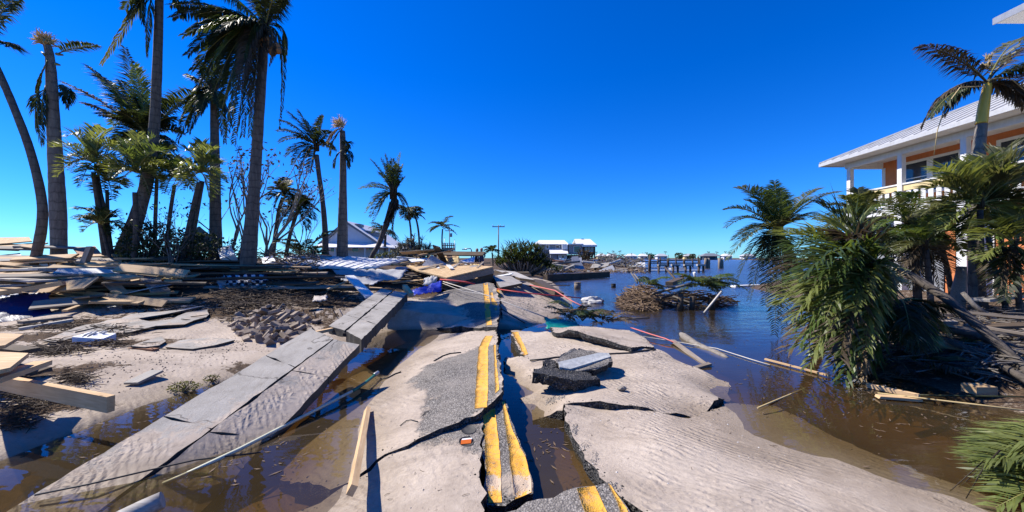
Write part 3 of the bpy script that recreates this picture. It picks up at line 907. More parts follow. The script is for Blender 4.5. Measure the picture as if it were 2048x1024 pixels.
# crumbs along the broken edges and small litter on the sand: too small to pick apart
def lump(m, p, s):
    k_ = m.add([p + Vector((rnd(.6, 1.3) * x, rnd(.6, 1.3) * y, rnd(.5, 1) * z)) * s for x, y, z in ((1, 0, 0), (0, 1, 0), (-1, 0, 0), (0, -1, 0), (0, 0, .9), (0, 0, -.5))])
    for f in ((0, 1, 4), (1, 2, 4), (2, 3, 4), (3, 0, 4), (1, 0, 5), (2, 1, 5), (3, 2, 5), (0, 3, 5)): m.face([k_ + q for q in f])
for rs in (roadA, roadB, roadC, roadD1, roadD2, roadD3, roadE, roadF, roadG):
    zf, bd = o_zf[rs.name], o_bd[rs.name]
    m = MB()
    for _ in range(420 if rs is not roadF else 120):
        i = random.randrange(len(bd))
        x, y = bd[i][0] + random.gauss(0, .05), bd[i][1] + random.gauss(0, .05)
        if not inpoly(x, y, bd) or y < .8: continue
        lump(m, Vector((x, y, zf(x, y))), .009 * rnd(.4, 1.5))
    tag(m.build('asphalt_crumbs', M['edge'], rs), kind='stuff')
    if rs in (roadE, roadF): continue
    m = MB(); m2 = MB()
    xs = [b[0] for b in bd]; ys = [b[1] for b in bd]
    for _ in range(520):
        x, y = rnd(min(xs), max(xs)), rnd(max(1.2, min(ys)), max(ys))
        if mnoise.noise((x * 1.3, y * 1.3, 4)) < rnd(-.4, .5) or not inpoly(x, y, bd): continue
        z = zf(x, y)
        if z < 0: continue
        if random.random() < .6: lump(m, Vector((x, y, z)), .007 * rnd(.4, 1.6))
        else:
            a = random.gauss(.4, .8); l = rnd(.006, .03)
            d = Vector((math.cos(a), math.sin(a), 0)) * l
            m2.tube([Vector((x, y, z + .004)) - d, Vector((x, y, z + .006)) + rvec(.008), Vector((x, y, z + .004)) + d], [.0018, .002, .001], 3, 0, False)
    if m.f: tag(m.build('shell_bits', M['pale_concrete'] if rs is roadD1 else M['gravel'], rs), kind='stuff')
    if m2.f: tag(m2.build('straw_bits', M['mulch'], rs), kind='stuff')

def floating():
    m = MB()
    areas = [(gp(1700, 800, 0), 1.3, .7), (gp(1850, 860, 0), .9, .6), (gp(1560, 760, 0), 1.0, .8), (gp(1450, 680, 0), 1.6, 1.4), (gp(200, 860, 0), .7, .5), (gp(520, 900, 0), .7, .5), (gp(740, 760, 0), .5, .5), (gp(1100, 900, 0), .2, .35), (gp(1300, 620, 0), 1.5, 1.2)]
    for i in range(520):
        c, rx, ry = random.choice(areas)
        x, y = c.x + random.gauss(0, rx * .6), c.y + random.gauss(0, ry * .6)
        s_ = rnd(.005, .02); a = rnd(0, 6.28)
        u = Vector((math.cos(a), math.sin(a), 0)) * s_ * rnd(1, 3); v_ = Vector((-math.sin(a), math.cos(a), 0)) * s_ * .5
        p = Vector((x, y, .004))
        k_ = m.add([p - u, p + v_, p + u + Vector((0, 0, .004)), p - v_, p + Vector((0, 0, -.004))])
        for f in ((0, 1, 2, 3), (1, 0, 4), (2, 1, 4), (3, 2, 4), (0, 3, 4)): m.face([k_ + q for q in f])
    tag(m.build('floating_litter', M['twig']), 'leaf scraps and chips floating on the flood water', None, None, 'stuff')
floating()
# ------------------------------------------------------------------ palms
def bez(a, b, c, t):
    return a * (1 - t) ** 2 + b * 2 * t * (1 - t) + c * t * t

def frond(parent, base, tip, arch=0.3, leaf=0.55, n=44, w=0.022, mat='leaf', wind=(0, 0, 0), droop=0.5, spread=0.85, name='frond', r0=0.022, start=0.12, ragg=0.12, ctrl=None, bare=0.0, fold=0.25):
    """one feather leaf: a tapering stalk with many separate folded leaflets"""
    base, tip = Vector(base), Vector(tip)
    L = (tip - base).length
    mid = (base + tip) / 2 + Vector((0, 0, arch * L)) if ctrl is None else Vector(ctrl)
    wind = Vector(wind)
    mb = MB()
    K = 8
    pts = [bez(base, mid, tip, i / K) for i in range(K + 1)]
    mb.tube(pts, [r0 * (1 - 0.85 * i / K) for i in range(K + 1)], 5, 0)
    Z = Vector((0, 0, 1))
    for i in range(n):
        t = start + (1 - start) * (i + 0.5) / n
        p = bez(base, mid, tip, t)
        d = ((mid - base) * (1 - t) + (tip - mid) * t).normalized()
        side = d.cross(Z)
        if side.length < 0.15: side = d.cross(Vector((0.2, 1, 0)))
        side.normalize()
        nrm = side.cross(d)
        ll = leaf * (0.45 + 0.55 * math.sin(math.pi * min(1.0, 0.12 + 0.95 * t))) * (1.0 if t < 0.9 else 0.75)
        for s in (-1, 1):
            if bare and random.random() < bare: continue
            q = ll * rnd(1 - ragg * 1.6, 1 + ragg)
            dr = (d * rnd(0.45, 0.75) + side * s * spread * rnd(0.8, 1.1) + nrm * fold + rvec(ragg) + wind).normalized()
            m = p + dr * q * 0.5
            dr2 = (dr + Vector((0, 0, -droop * rnd(0.5, 1.4))) + wind * 0.6).normalized()
            tp = m + dr2 * q * 0.5
            wv = dr.cross(nrm + rvec(0.5))
            if wv.length < 1e-3: wv = d.copy()
            wv = wv.normalized() * w * rnd(0.7, 1.2)
            a = mb.add([p - wv * 0.3, p + wv * 0.3, m + wv, m - wv, tp])
            mb.face([a, a + 1, a + 2, a + 3], 1)
            mb.face([a + 3, a + 2, a + 4], 1)
    o = mb.build(name, [M['rachis'] if mat not in ('leaf_dry', 'leaf_brown') else M['leaf_dry'], M[mat]], parent)
    return o

def trunk_mesh(pix, Y, wob=0.0, knots=6, floor=None):
    """trunk from photo pixels (px, py, width px) at distance Y"""
    pts, rad = [], []
    for px, py, w in pix:
        pts.append(at(px, py, Y)); rad.append(w * Y / F / 2 * cosang(px))
    if floor is not None:
        d = (pts[0] - pts[1]).normalized()
        b = pts[0].copy(); b.z = floor - 0.15
        b.x += d.x * min(1.0, (pts[0].z - b.z)) * 0.5
        if pts[0].z > b.z + 0.05:
            pts.insert(0, b); rad.insert(0, rad[0] * 1.06)
    # resample smoothly
    out, orad = [], []
    n = len(pts)
    for i in range(n - 1):
        p0, p1, p2, p3 = pts[max(i - 1, 0)], pts[i], pts[i + 1], pts[min(i + 2, n - 1)]
        for q in range(knots):
            t = q / knots
            out.append(0.5 * ((2 * p1) + (p2 - p0) * t + (2 * p0 - 5 * p1 + 4 * p2 - p3) * t * t + (3 * p1 - p0 - 3 * p2 + p3) * t ** 3))
            orad.append(lerp(rad[i], rad[i + 1], t) * (1 + rnd(-wob, wob)))
    out.append(pts[-1]); orad.append(rad[-1])
    return out, orad

def palm(label, trunk, Y, tips=(), crown=None, mat='leaf', tmat='trunk', group=None, leaf=0.6, n=62, w=0.026, wind=(0, 0, 0), droop=0.6, extra=0, elen=2.4, etilt=(-0.6, 0.8), ebias=(0, 0, 0),
         boot=True, name='palm_tree', arch=0.25, spread=0.85, r0=0.024, mats=None, cat='palm tree', bare=0.0):
    base_px = trunk[0]
    b = at(base_px[0], base_px[1], Y)
    g = tzs(b.x, b.y)
    root = thing(name, (b.x, b.y, g), label, cat, group)
    pts, rad = trunk_mesh(trunk, Y, 0.03, 6, g)
    mb = MB(); mb.tube(pts, rad, 12)
    mb.build('trunk', M[tmat], root)
    c = at(crown[0], crown[1], Y) if crown else pts[-1]
    if boot:
        mb = MB()
        rr = rad[-1]
        for i in range(9):
            a = i * 2.4
            dv = Vector((math.cos(a), math.sin(a), 1.6))
            mb.tube([c - Vector((0, 0, rr * 2.2)) + Vector((math.cos(a), math.sin(a), 0)) * rr * 0.7, c + dv * rr * 0.9, c + dv * rr * 1.9], [rr * 0.5, rr * 0.35, rr * 0.12], 5)
        mb.build('leaf_base', M['leaf_brown'], root)
    for tpx in tips:
        px, py = tpx[0], tpx[1]
        dy = tpx[2] if len(tpx) > 2 else rnd(-0.5, 0.5)
        ar = tpx[3] if len(tpx) > 3 else arch
        mt = tpx[4] if len(tpx) > 4 else (random.choice(mats) if mats else mat)
        if len(tpx) > 5:
            bp = at(tpx[5][0], tpx[5][1], Y)
        else: bp = c
        tp = at(px, py, Y + dy)
        frond(root, bp, tp, ar, leaf, n, w, mt, wind, droop, spread, r0=r0, bare=bare)
    for i in range(extra):
        a = i * 2.39996 + rnd(-0.3, 0.3)
        el = rnd(*etilt)
        dv = Vector((math.cos(a), math.sin(a), el)) + Vector(ebias)
        tp = c + dv.normalized() * elen * rnd(0.8, 1.1)
        frond(root, c, tp, arch * rnd(0.7, 1.2), leaf, n, w, random.choice(mats) if mats else mat, wind, droop, spread, r0=r0, bare=bare)
    return root, c

def tuft(root, c, r, n=40, mat='tan_tuft', up=0.6, bias=(0, 0, 0), length=1.0):
    mb = MB()
    for i in range(n):
        d = (rvec(1) + Vector((0, 0, up)) + Vector(bias)).normalized()
        e = c + d * r * rnd(0.6, 1.2) * length
        m = (c + e) / 2 + rvec(r * 0.25)
        mb.tube([c + rvec(r * 0.3), m, e + rvec(r * 0.2)], [r * 0.07, r * 0.05, r * 0.015], 4)
    return mb.build('fibre_tuft', M[mat], root)

WL = (-0.35, 0, -0.05)      # the storm wind has combed the leaves to the left
# leaning trunk at the left edge, crown mostly outside
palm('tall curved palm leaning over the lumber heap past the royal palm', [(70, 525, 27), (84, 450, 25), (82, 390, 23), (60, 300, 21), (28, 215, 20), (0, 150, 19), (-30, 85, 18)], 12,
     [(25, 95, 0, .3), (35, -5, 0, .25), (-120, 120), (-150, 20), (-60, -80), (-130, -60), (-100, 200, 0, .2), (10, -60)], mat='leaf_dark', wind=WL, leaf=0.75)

# broken royal palm
r, c = palm('thick royal palm snapped at the crown with a pale fibre tuft', [(118, 522, 37), (117, 450, 38), (114, 380, 37), (110, 300, 33), (106, 230, 29), (103, 160, 26), (100, 115, 21), (95, 92, 19)], 14,
     [(196, 92, 0, .12, 'leaf_dark', (113, 108))], mat='leaf_dark', tmat='trunk_grey', boot=False, leaf=0.5, n=46)
tuft(r, at(91, 82, 14), 0.36, 150, bias=(-0.3, 0, 0))
for a, b_ in (((113, 108), (126, 110)), ((92, 112), (83, 104)), ((112, 128), (120, 130))):
    MB().tube([at(*a, 13.9), at(*b_, 13.9)], [0.06, 0.03], 5).build('stalk_stub', M['rachis'], r)
for (x0, y0, mx, my, x1, y1, lf) in ((96, 118, 82, 150, 72, 185, 0.22), (78, 180, 70, 230, 84, 290, 0.6), (76, 178, 66, 210, 74, 262, 0.55), (92, 170, 80, 200, 86, 255, .5), (120, 170, 135, 165, 142, 205, 0.5), (122, 185, 130, 180, 134, 215, .4)):
    frond(r, at(x0, y0, 13.9), at(x1, y1, 13.8), 0, lf, 46, 0.02, 'leaf_dark', (0, 0, -0.5), 0.8, 0.6, ctrl=at(mx, my, 13.7))

# tall coconut palm whose crown is above the picture
r, c = palm('tallest coconut palm with a swollen curved foot and snapped hanging fronds', [(240, 530, 50), (252, 495, 42), (275, 430, 33), (297, 350, 27), (308, 260, 24), (313, 170, 22), (317, 60, 20), (320, -70, 17)], 13,
     [(460, -20, 0, .2), (420, 40, .5, .3), (180, -60), (230, -150), (420, -150), (330, -200), (250, 20, 1, .25), (395, 10, -1, .3), (300, -60, -2.5, .3), (350, -40, 2, .2)], mat='leaf_dark', tmat='trunk', wind=WL, leaf=0.7, elen=3)
for (x0, y0, mx, my, x1, y1, mt) in ((318, -60, 275, 20, 203, 127, 'leaf_olive'), (316, -55, 290, 20, 294, 110, 'leaf_dark'), (316, -60, 270, -10, 288, 50, 'leaf_dark'), (318, -60, 350, -10, 372, 38, 'leaf_dark'), (320, -60, 300, -20, 250, 40, 'leaf_dark')):
    frond(r, at(x0, y0, 13), at(x1, y1, 12.7), 0, 0.5, 60, 0.02, mt, (-0.1, 0, -0.6), 0.9, 0.55, ctrl=at(mx, my, 12.6))

# coconut palm carrying nuts
r, c = palm('tall coconut palm bearing a brown bunch of coconuts', [(497, 522, 35), (501, 470, 31), (507, 400, 26), (513, 310, 23), (519, 220, 21), (526, 120, 19), (530, 55, 16)], 12,
     [(392, 30, 0, .25), (368, 70, -.6, .3), (375, 110, .4, .35), (385, 140, -.5, .4), (400, 60, -1.2, .3), (340, 10, .3, .15), (345, 35, .8, .2), (400, -40, 0, .2), (460, -90, 0, .2), (530, -110, .5, .1),
      (600, -50, 0, .2), (572, 10, .6, .3), (560, -30, -1, .25), (425, 190, -.4, .5), (440, 235, .2, .55), (455, 260, -.7, .6), (470, 285, .3, .55), (485, 270, -.5, .6), (500, 270, .2, .5), (415, 150, .8, .5),
      (447, 200, .6, .5), (430, 120, -.8, .4), (410, 95, -.2, .4), (465, 225, -1.2, .6), (480, 180, -1.2, .5), (440, 60, -1.5, .3), (505, 230, -.8, .45), (395, 175, -.1, .5)],
     mat='leaf_dark', wind=(-0.25, 0, -0.35), leaf=0.66, droop=0.9, n=84, w=.024, mats=['leaf_dark', 'leaf_dark', 'leaf_dark', 'leaf_brown', 'leaf'])
frond(r, c, at(559, 255, 12), 0, 0.42, 56, 0.02, 'leaf_dark', (0, 0, -0.7), 0.8, 0.5, ctrl=at(580, 30, 11.8))
frond(r, c, at(570, 120, 12.4), 0, 0.4, 40, 0.02, 'leaf_dark', (0, 0, -0.6), 0.8, 0.5, ctrl=at(575, 20, 11.8))
frond(r, c, at(540, 130, 11.6), 0, 0.4, 40, 0.02, 'leaf_brown', (0, 0, -0.6), 0.8, 0.5, ctrl=at(555, 45, 11.6))
for (px, py, s) in ((512, 78, .11), (520, 86, .12), (529, 82, .12), (541, 90, .13), (548, 98, .13), (553, 92, .12), (545, 103, .13), (537, 80, .12), (556, 100, .11), (505, 72, .1)):
    mb = MB(); p = at(px, py, 11.75)
    mb.tube([p + Vector((0, 0, s * k_)) for k_ in (-1.25, -.9, -.3, .3, .85, 1.2)], [s * q for q in (.12, .6, .98, .9, .5, .1)], 9)
    mb.build('coconut', M['coconut'], r)

# palm behind, between the coconut palms
r, c = palm('slim palm with drooping dark crown standing behind the coconut bearer', [(432, 515, 30), (431, 440, 26), (430, 340, 22), (429, 250, 18), (427, 185, 14)], 15,
     [(355, 285, 0, .45), (378, 265, .5, .5), (362, 240, -.6, .4), (465, 255, .2, .5), (450, 285, .5, .5), (372, 215, .4, .3), (400, 230, -.8, .5), (440, 215, -.7, .4), (400, 120, .2, .1), (375, 150, 0, .2), (455, 130, 0, .2), (425, 100, .2, 0), (390, 180, -.5, .4)], mat='leaf_dark', wind=(-.2, 0, -.3), leaf=0.55, tmat='trunk', droop=0.8)
# big dark crown behind the tallest one
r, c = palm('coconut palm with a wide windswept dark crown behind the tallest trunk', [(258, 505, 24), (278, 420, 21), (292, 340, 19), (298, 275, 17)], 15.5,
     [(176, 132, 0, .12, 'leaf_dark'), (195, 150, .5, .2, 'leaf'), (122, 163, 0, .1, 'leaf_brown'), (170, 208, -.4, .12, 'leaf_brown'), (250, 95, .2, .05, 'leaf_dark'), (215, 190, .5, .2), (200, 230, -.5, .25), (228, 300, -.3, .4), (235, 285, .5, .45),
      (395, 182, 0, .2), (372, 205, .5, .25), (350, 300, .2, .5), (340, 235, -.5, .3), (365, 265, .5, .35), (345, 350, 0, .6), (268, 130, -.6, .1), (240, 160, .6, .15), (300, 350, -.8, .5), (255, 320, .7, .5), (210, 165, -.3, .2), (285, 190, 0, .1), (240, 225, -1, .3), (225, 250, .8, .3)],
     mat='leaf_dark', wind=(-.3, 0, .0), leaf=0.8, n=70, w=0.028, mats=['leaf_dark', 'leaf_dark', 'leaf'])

# small bright palms in front of the tall ones
def small_palm(label, trunks, crown, Y, tips, mat='leaf', tm='trunk_dark', **kw):
    r, c = palm(label, trunks[0], Y, [], crown, mat=mat, tmat=tm, boot=False, name='small_palm', group=None)
    for i, tr in enumerate(trunks[1:]):
        p, rd = trunk_mesh(tr, Y + 0.15 * (i + 1), 0.03, 5, r.location.z)
        MB().tube(p, rd, 9).build('trunk', M[tm], r)
    for i, (px, py) in enumerate(tips):
        frond(r, c, at(px, py, Y + ((i * 7) % 5 - 2) * 0.28), kw.get('arch', 0.42), kw.get('leaf', 0.46), kw.get('n', 26), 0.021, random.choice(kw.get('mats', [mat])), kw.get('wind', (-.08, 0, .08)), 0.3, 0.6, r0=0.02, fold=.5)
    for i in range(4):
        a = i * 1.6
        e = c + Vector((math.cos(a) * 0.8, math.sin(a) * 0.8, rnd(-.4, .5)))
        frond(r, c, e, 0.4, 0.42, 24, 0.021, random.choice(kw.get('mats', [mat])), (-.1, 0, 0), 0.6, 0.8, r0=0.018)
    return r, c
GB = ['leaf_bright', 'leaf', 'leaf_bright', 'leaf_dark']
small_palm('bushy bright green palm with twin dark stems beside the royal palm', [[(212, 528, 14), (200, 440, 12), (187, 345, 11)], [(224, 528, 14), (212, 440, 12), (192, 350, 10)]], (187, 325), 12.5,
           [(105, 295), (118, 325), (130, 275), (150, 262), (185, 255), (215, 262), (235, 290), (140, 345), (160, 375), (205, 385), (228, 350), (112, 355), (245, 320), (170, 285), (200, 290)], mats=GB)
small_palm('narrow single-stem palm with an upright tuft next to the twin stems', [[(218, 520, 10), (216, 450, 9), (214, 380, 8)]], (214, 362), 12.8,
           [(180, 340), (190, 385), (240, 345), (225, 400), (250, 375), (200, 330), (225, 325)], mats=['leaf', 'leaf_dark'])
small_palm('leafy green palm in front of the swollen coconut foot', [[(268, 530, 15), (272, 460, 13), (270, 385, 12)]], (272, 345), 12,
           [(200, 330), (210, 300), (240, 285), (275, 268), (310, 275), (335, 310), (225, 360), (230, 395), (300, 390), (325, 365), (250, 305), (290, 300), (345, 345), (215, 345)], mats=GB)
small_palm('low palm sprout half way up the twin dark stems', [[(222, 525, 9), (210, 480, 8), (204, 455, 7)]], (204, 448), 12.3,
           [(160, 445), (165, 465), (180, 430), (200, 420), (232, 435), (245, 440), (215, 470), (172, 455)], mats=['leaf_dark'], leaf=0.3)
small_palm('slender palm rising from the dark thicket', [[(309, 505, 10), (311, 430, 9), (314, 350, 8)]], (315, 330), 13.2,
           [(270, 325), (285, 305), (310, 290), (345, 300), (360, 330), (335, 360), (290, 365)], mats=['leaf_dark', 'leaf'])
small_palm('short leaning palm over the dark thicket', [[(333, 500, 10), (340, 430, 9), (349, 370, 8)]], (350, 352), 13,
           [(320, 340), (325, 365), (345, 320), (375, 325), (380, 350), (365, 380), (330, 385), (385, 372)], mats=['leaf', 'leaf_dark'])
small_palm('double-stem bright palm in front of the slim dark palm', [[(366, 512, 12), (383, 430, 11), (398, 365, 10)], [(378, 512, 13), (392, 430, 12), (404, 362, 11)]], (402, 345), 12.3,
           [(345, 395), (355, 330), (365, 305), (385, 292), (405, 285), (430, 300), (445, 330), (452, 365), (440, 390), (420, 400), (350, 350), (375, 375), (335, 390), (425, 320)], mats=GB)

# mid-distance palms
palm('slim palm with windswept fronds just left of the white gabled house', [(651, 512, 14), (650, 460, 12), (645, 400, 10), (638, 350, 10), (633, 310, 10)], 20,
     [(555, 262, 0, .25), (558, 285, .5, .3), (575, 222, .2, .12), (560, 240, -.5, .2), (597, 220, 0, .05), (572, 312, 0, .35), (585, 330, .4, .4), (600, 345, -.3, .4), (648, 232, 0, .0), (643, 232, .3, .02), (665, 290, 0, .3), (672, 300, .5, .3), (620, 345, .2, .4), (610, 240, .3, .1), (590, 270, -.6, .2), (660, 262, -.4, .15)],
     crown=(633, 292), mat='leaf_dark', wind=(-.3, 0, 0), leaf=0.6, n=46)
r, c = palm('topless split palm trunk with a tan tuft beside the slim palm', [(683, 512, 20), (684, 440, 17), (686, 370, 15), (686, 310, 13), (685, 262, 11)], 17, [], mat='leaf_dark', boot=False, tmat='trunk')
tuft(r, at(683, 250, 17), 0.33, 110, bias=(-.7, 0, -.1), length=1.3)
for (x0, y0, mx, my, x1, y1, mt) in ((685, 258, 668, 255, 655, 285, 'leaf_dry'), (685, 258, 665, 270, 660, 310, 'leaf_dark'), (688, 300, 700, 295, 704, 322, 'leaf_dark'), (685, 300, 672, 305, 668, 335, 'leaf_dark'), (688, 295, 697, 270, 694, 300, 'leaf_dark'), (686, 310, 695, 300, 697, 335, 'leaf_dark')):
    frond(r, at(x0, y0, 16.9), at(x1, y1, 16.8), 0, 0.4, 30, 0.025, mt, (0, 0, -.4), .8, .6, ctrl=at(mx, my, 16.7))
palm('bare grey palm stem standing hard against the split trunk', [(692, 512, 9), (691, 430, 8), (689, 340, 7)], 17.4, [], boot=False, tmat='trunk_grey', mat='leaf_dark')
r, c = palm('palm leaning right before the gabled house with a skirt of dead fronds', [(744, 512, 9), (757, 490, 10), (772, 450, 12), (785, 405, 13)], 22,
     [(802, 305, 0, .0), (806, 330, .4, .05), (770, 308, 0, .05), (785, 318, .3, .02), (762, 318, -.4, .1), (740, 318, 0, .1), (718, 378, 0, .2), (735, 372, .5, .25), (810, 355, .2, .1), (775, 330, -.5, .05), (758, 345, .4, .15), (795, 330, -.5, .05),
      (732, 425, 0, .4), (745, 450, .2, .4), (755, 430, -.4, .4), (740, 435, .5, .4), (812, 430, 0, .4), (820, 425, .3, .4)], crown=(787, 385), mat='leaf_dark', wind=(-.05, 0, .1), leaf=0.6, n=44, mats=['leaf_dark', 'leaf_dark', 'leaf'])
for i in range(9):
    frond(r, at(788 + rnd(-4, 4), 390, 22), at(778 + rnd(-14, 14), 462 + rnd(-18, 8), 21.8 + rnd(-.3, .3)), 0, 0.4, 30, 0.025, 'leaf_brown', (0, 0, -.5), .8, .5, ctrl=at(792 + rnd(-12, 12), 410, 21.7))
for (lab, tr, cr, Y, k_) in (('small palm with bent fronds behind the leaning palm', [(822, 470, 4), (819, 440, 4), (817, 425, 4)], (817, 420), 42, 1.7),
                           ('thin palm curving over the grey spiky thicket', [(838, 475, 4), (834, 445, 4), (829, 432, 3)], (828, 430), 43, 1.6),
                           ('lone far palm beside the pole and the watch platform', [(885, 505, 4), (884, 480, 3), (885, 458, 3)], (885, 452), 55, 2.4),
                           ('little palm peeking over the gabled roof edge', [(770, 490, 5), (771, 470, 5)], (771, 462), 48, 2.2),
                           ('tiny bent palm next to the people on the far wreckage', [(985, 512, 3), (984, 505, 3)], (984, 501), 55, 1.4)):
    palm(lab, tr, Y, [], cr, mat='leaf_dark', extra=13, elen=k_, etilt=(-.7, .7), ebias=(-.2, 0, 0), leaf=0.75, n=22, w=0.06, boot=False, wind=(-.1, 0, -.1), r0=0.05, arch=.3)
r, c = palm('curved palm with a flattened olive crown among the bare saplings', [(546, 508, 10), (552, 460, 9), (558, 420, 8), (566, 395, 8)], 18,
     [(535, 400, 0, .3), (540, 380, .4, .25), (555, 365, -.3, .15), (580, 362, .3, .15), (600, 385, 0, .3), (595, 405, .4, .35), (548, 420, -.2, .4), (585, 415, -.4, .35), (570, 355, .6, .1), (605, 400, -.2, .3)], crown=(567, 385), mat='leaf_olive', leaf=0.5, n=36, w=0.03, mats=['leaf_olive', 'leaf_dark'])
r, c = palm('dark palm bowed to the right above the frond heap', [(572, 512, 9), (580, 470, 8), (592, 430, 8), (598, 412, 7)], 17,
     [(565, 425, 0, .3), (575, 405, .3, .2), (600, 390, 0, .1), (622, 410, .2, .3), (630, 440, 0, .4), (615, 460, -.3, .4), (580, 440, -.2, .4), (570, 450, .3, .4), (640, 425, .4, .3), (620, 398, -.3, .2)], mat='leaf_dark', leaf=0.5, n=36, w=0.03)

# heap of cut dark fronds
def frond_heap(label, cen, Y, rx, rz, n, L, mat='leaf_dark', mats=None, leaf=0.4, up=0.5, nn=30, w=0.026, ry=None, name='frond_heap', bias=(0, 0, 0), zbase=None):
    c = at(cen[0], cen[1], Y)
    z0 = tzs(c.x, c.y) if zbase is None else zbase
    root = thing(name, (c.x, c.y, z0), label, 'frond heap')
    for i in range(n):
        a = i * 2.399
        b = Vector((c.x + math.cos(a) * rx * rnd(0, .7), c.y + math.sin(a) * (ry or rx) * rnd(0, .6), z0 + rz * rnd(0.0, 0.75)))
        d = Vector((math.cos(a), math.sin(a), rnd(-0.2, up * 2))) + Vector(bias)
        e = b + d.normalized() * L * rnd(.6, 1.1)
        e.z = max(e.z, z0 + 0.05)
        frond(root, b, e, rnd(.1, .35), leaf, nn, w, random.choice(mats) if mats else mat, (0, 0, -.1), .6, .8)
    return root
frond_heap('mound of dark cut palm fronds at the foot of the bowed palm', (610, 500), 17, 1.0, 1.3, 20, 1.2)

# ------------------------------------------------------------------ bare trees and shrubs
def branchy(root_pt, height, lean, n0, mat, leafmat=None, depth=3, r=0.06, spread=0.5, leafn=3, leafs=0.06, name='bare_tree', label='', cat='tree', group=None):
    root = thing(name, root_pt, label, cat, group)
    mb = MB(); lv = MB()
    def grow(p, d, L, rr, dep):
        k_ = 4
        pts = [p]
        q = p.copy(); dd = d.copy()
        for i in range(k_):
            dd = (dd + rvec(0.16) + Vector((0, 0, 0.05))).normalized()
            q = q + dd * L / k_
            pts.append(q.copy())
        mb.tube(pts, [rr * (1 - 0.5 * i / k_) for i in range(k_ + 1)], 6 if rr > 0.02 else 4)
        if dep == 0:
            if leafmat:
                for i in range(leafn):
                    lp_ = pts[-1] + rvec(L * 0.3)
                    u, v_ = rvec(1).normalized() * leafs, rvec(1).normalized() * leafs * 0.6
                    a = lv.add([lp_ - u, lp_ + v_, lp_ + u, lp_ - v_]); lv.face([a, a + 1, a + 2, a + 3])
            return
        for j in range(random.choice((2, 3, 3))):
            bi = random.choice((2, 3, 4))
            grow(pts[bi], (dd + rvec(spread) + Vector((0, 0, 0.15))).normalized(), L * rnd(.55, .85), rr * 0.55, dep - 1)
    for i in range(n0):
        grow(Vector(root_pt) + Vector((rnd(-.15, .15), rnd(-.15, .15), -0.1)), (Vector(lean) + rvec(0.35) + Vector((0, 0, 1))).normalized(), height * rnd(.35, .5), r * rnd(.7, 1), depth)
    mb.build('trunk', M[mat], root)
    if leafmat and lv.f: lv.build('leaves', M[leafmat], root)
    return root
def groundat(px, Y):
    x = (px - CX) / F * Y
    return Vector((x, Y, tzs(x, Y)))
branchy(groundat(455, 15.5), 4.2, (-.1, 0, 0), 2, 'bark', 'leaf_brown', 3, .09, .5, 3, .08, label='bare broken sapling with a few curled leaves left of the coconut trunk')
branchy(groundat(480, 16.5), 5.2, (0, 0, 0), 3, 'bark', 'leaf_brown', 3, .08, .4, 4, .09, label='stripped many-stemmed tree rising behind the coconut trunk')
branchy(groundat(525, 16), 4.6, (.5, 0, 0), 3, 'bark', 'leaf_brown', 3, .10, .45, 3, .08, label='stripped tree with pale limbs raking to the right')
branchy(groundat(600, 19), 3.0, (.1, 0, 0), 2, 'twig_grey', None, 3, .05, .5, label='thin leafless sapling over the frond heap')
branchy(groundat(335, 11.8), 2.5, (.1, 0, 0), 4, 'twig_grey', 'leaf_dark', 3, .03, .6, 2, .05, label='thin twiggy bush in front of the dark thicket')
branchy(groundat(1148, 108), 6.8, (-.2, 0, 0), 3, 'twig_grey', None, 4, .12, .6, 4, .2, label='stormworn leafless tree between the two far waterfront houses')

def leafbush(label, pts, n, size, mat, name='bush', stem='trunk_dark', cat='bush', twigs=14, group=None):
    """pts = list of (centre, radius)"""
    c0 = pts[0][0]
    root = thing(name, (c0.x, c0.y, tzs(c0.x, c0.y)), label, cat, group)
    mb = MB(); tw = MB()
    z0 = tzs(c0.x, c0.y)
    for c, rr in pts:
        for i in range(n):
            d = rvec(1)
            while d.length > 1: d = rvec(1)
            d = d.normalized() * d.length ** 0.5
            p = c + Vector((d.x * rr[0], d.y * rr[1], d.z * rr[2])) * (1 + 0.25 * mnoise.noise(d * 3 + c))
            if p.z < z0 - 0.05: continue
            s = size * rnd(.6, 1.3)
            u = rvec(1).normalized() * s; v_ = u.cross(rvec(1)).normalized() * s * 0.5
            a = mb.add([p - u, p + v_, p + u, p - v_]); mb.face([a, a + 1, a + 2, a + 3])
        for i in range(twigs):
            d = Vector((rnd(-1, 1) * rr[0], rnd(-1, 1) * rr[1], rnd(0.2, 1.35) * rr[2]))
            b = Vector((c.x + rnd(-.3, .3) * rr[0], c.y + rnd(-.3, .3) * rr[1], z0))
            e = c + d
            tw.tube([b, (b + e) / 2 + rvec(.15 * rr[2]), e], [0.02 * rr[2] + .008, .014 * rr[2] + .005, .004], 4)
    mb.build('foliage', M[mat], root); tw.build('stem', M[stem], root)
    return root
leafbush('dark tangled thicket at the feet of the small palms', [(at(320, 492, 12.4), (1.35, .7, .75)), (at(375, 500, 12.4), (.9, .6, .6)), (at(285, 505, 12.4), (.7, .6, .6)), (at(300, 470, 12.6), (.7, .5, .5)), (at(395, 490, 12.8), (.9, .5, .5))], 620, .06, 'leaf_dark', twigs=22)
leafbush('low brown scrub behind the grey tin sheets', [(at(450, 498, 14), (1.2, .5, .5))], 260, .06, 'leaf_brown', twigs=20)

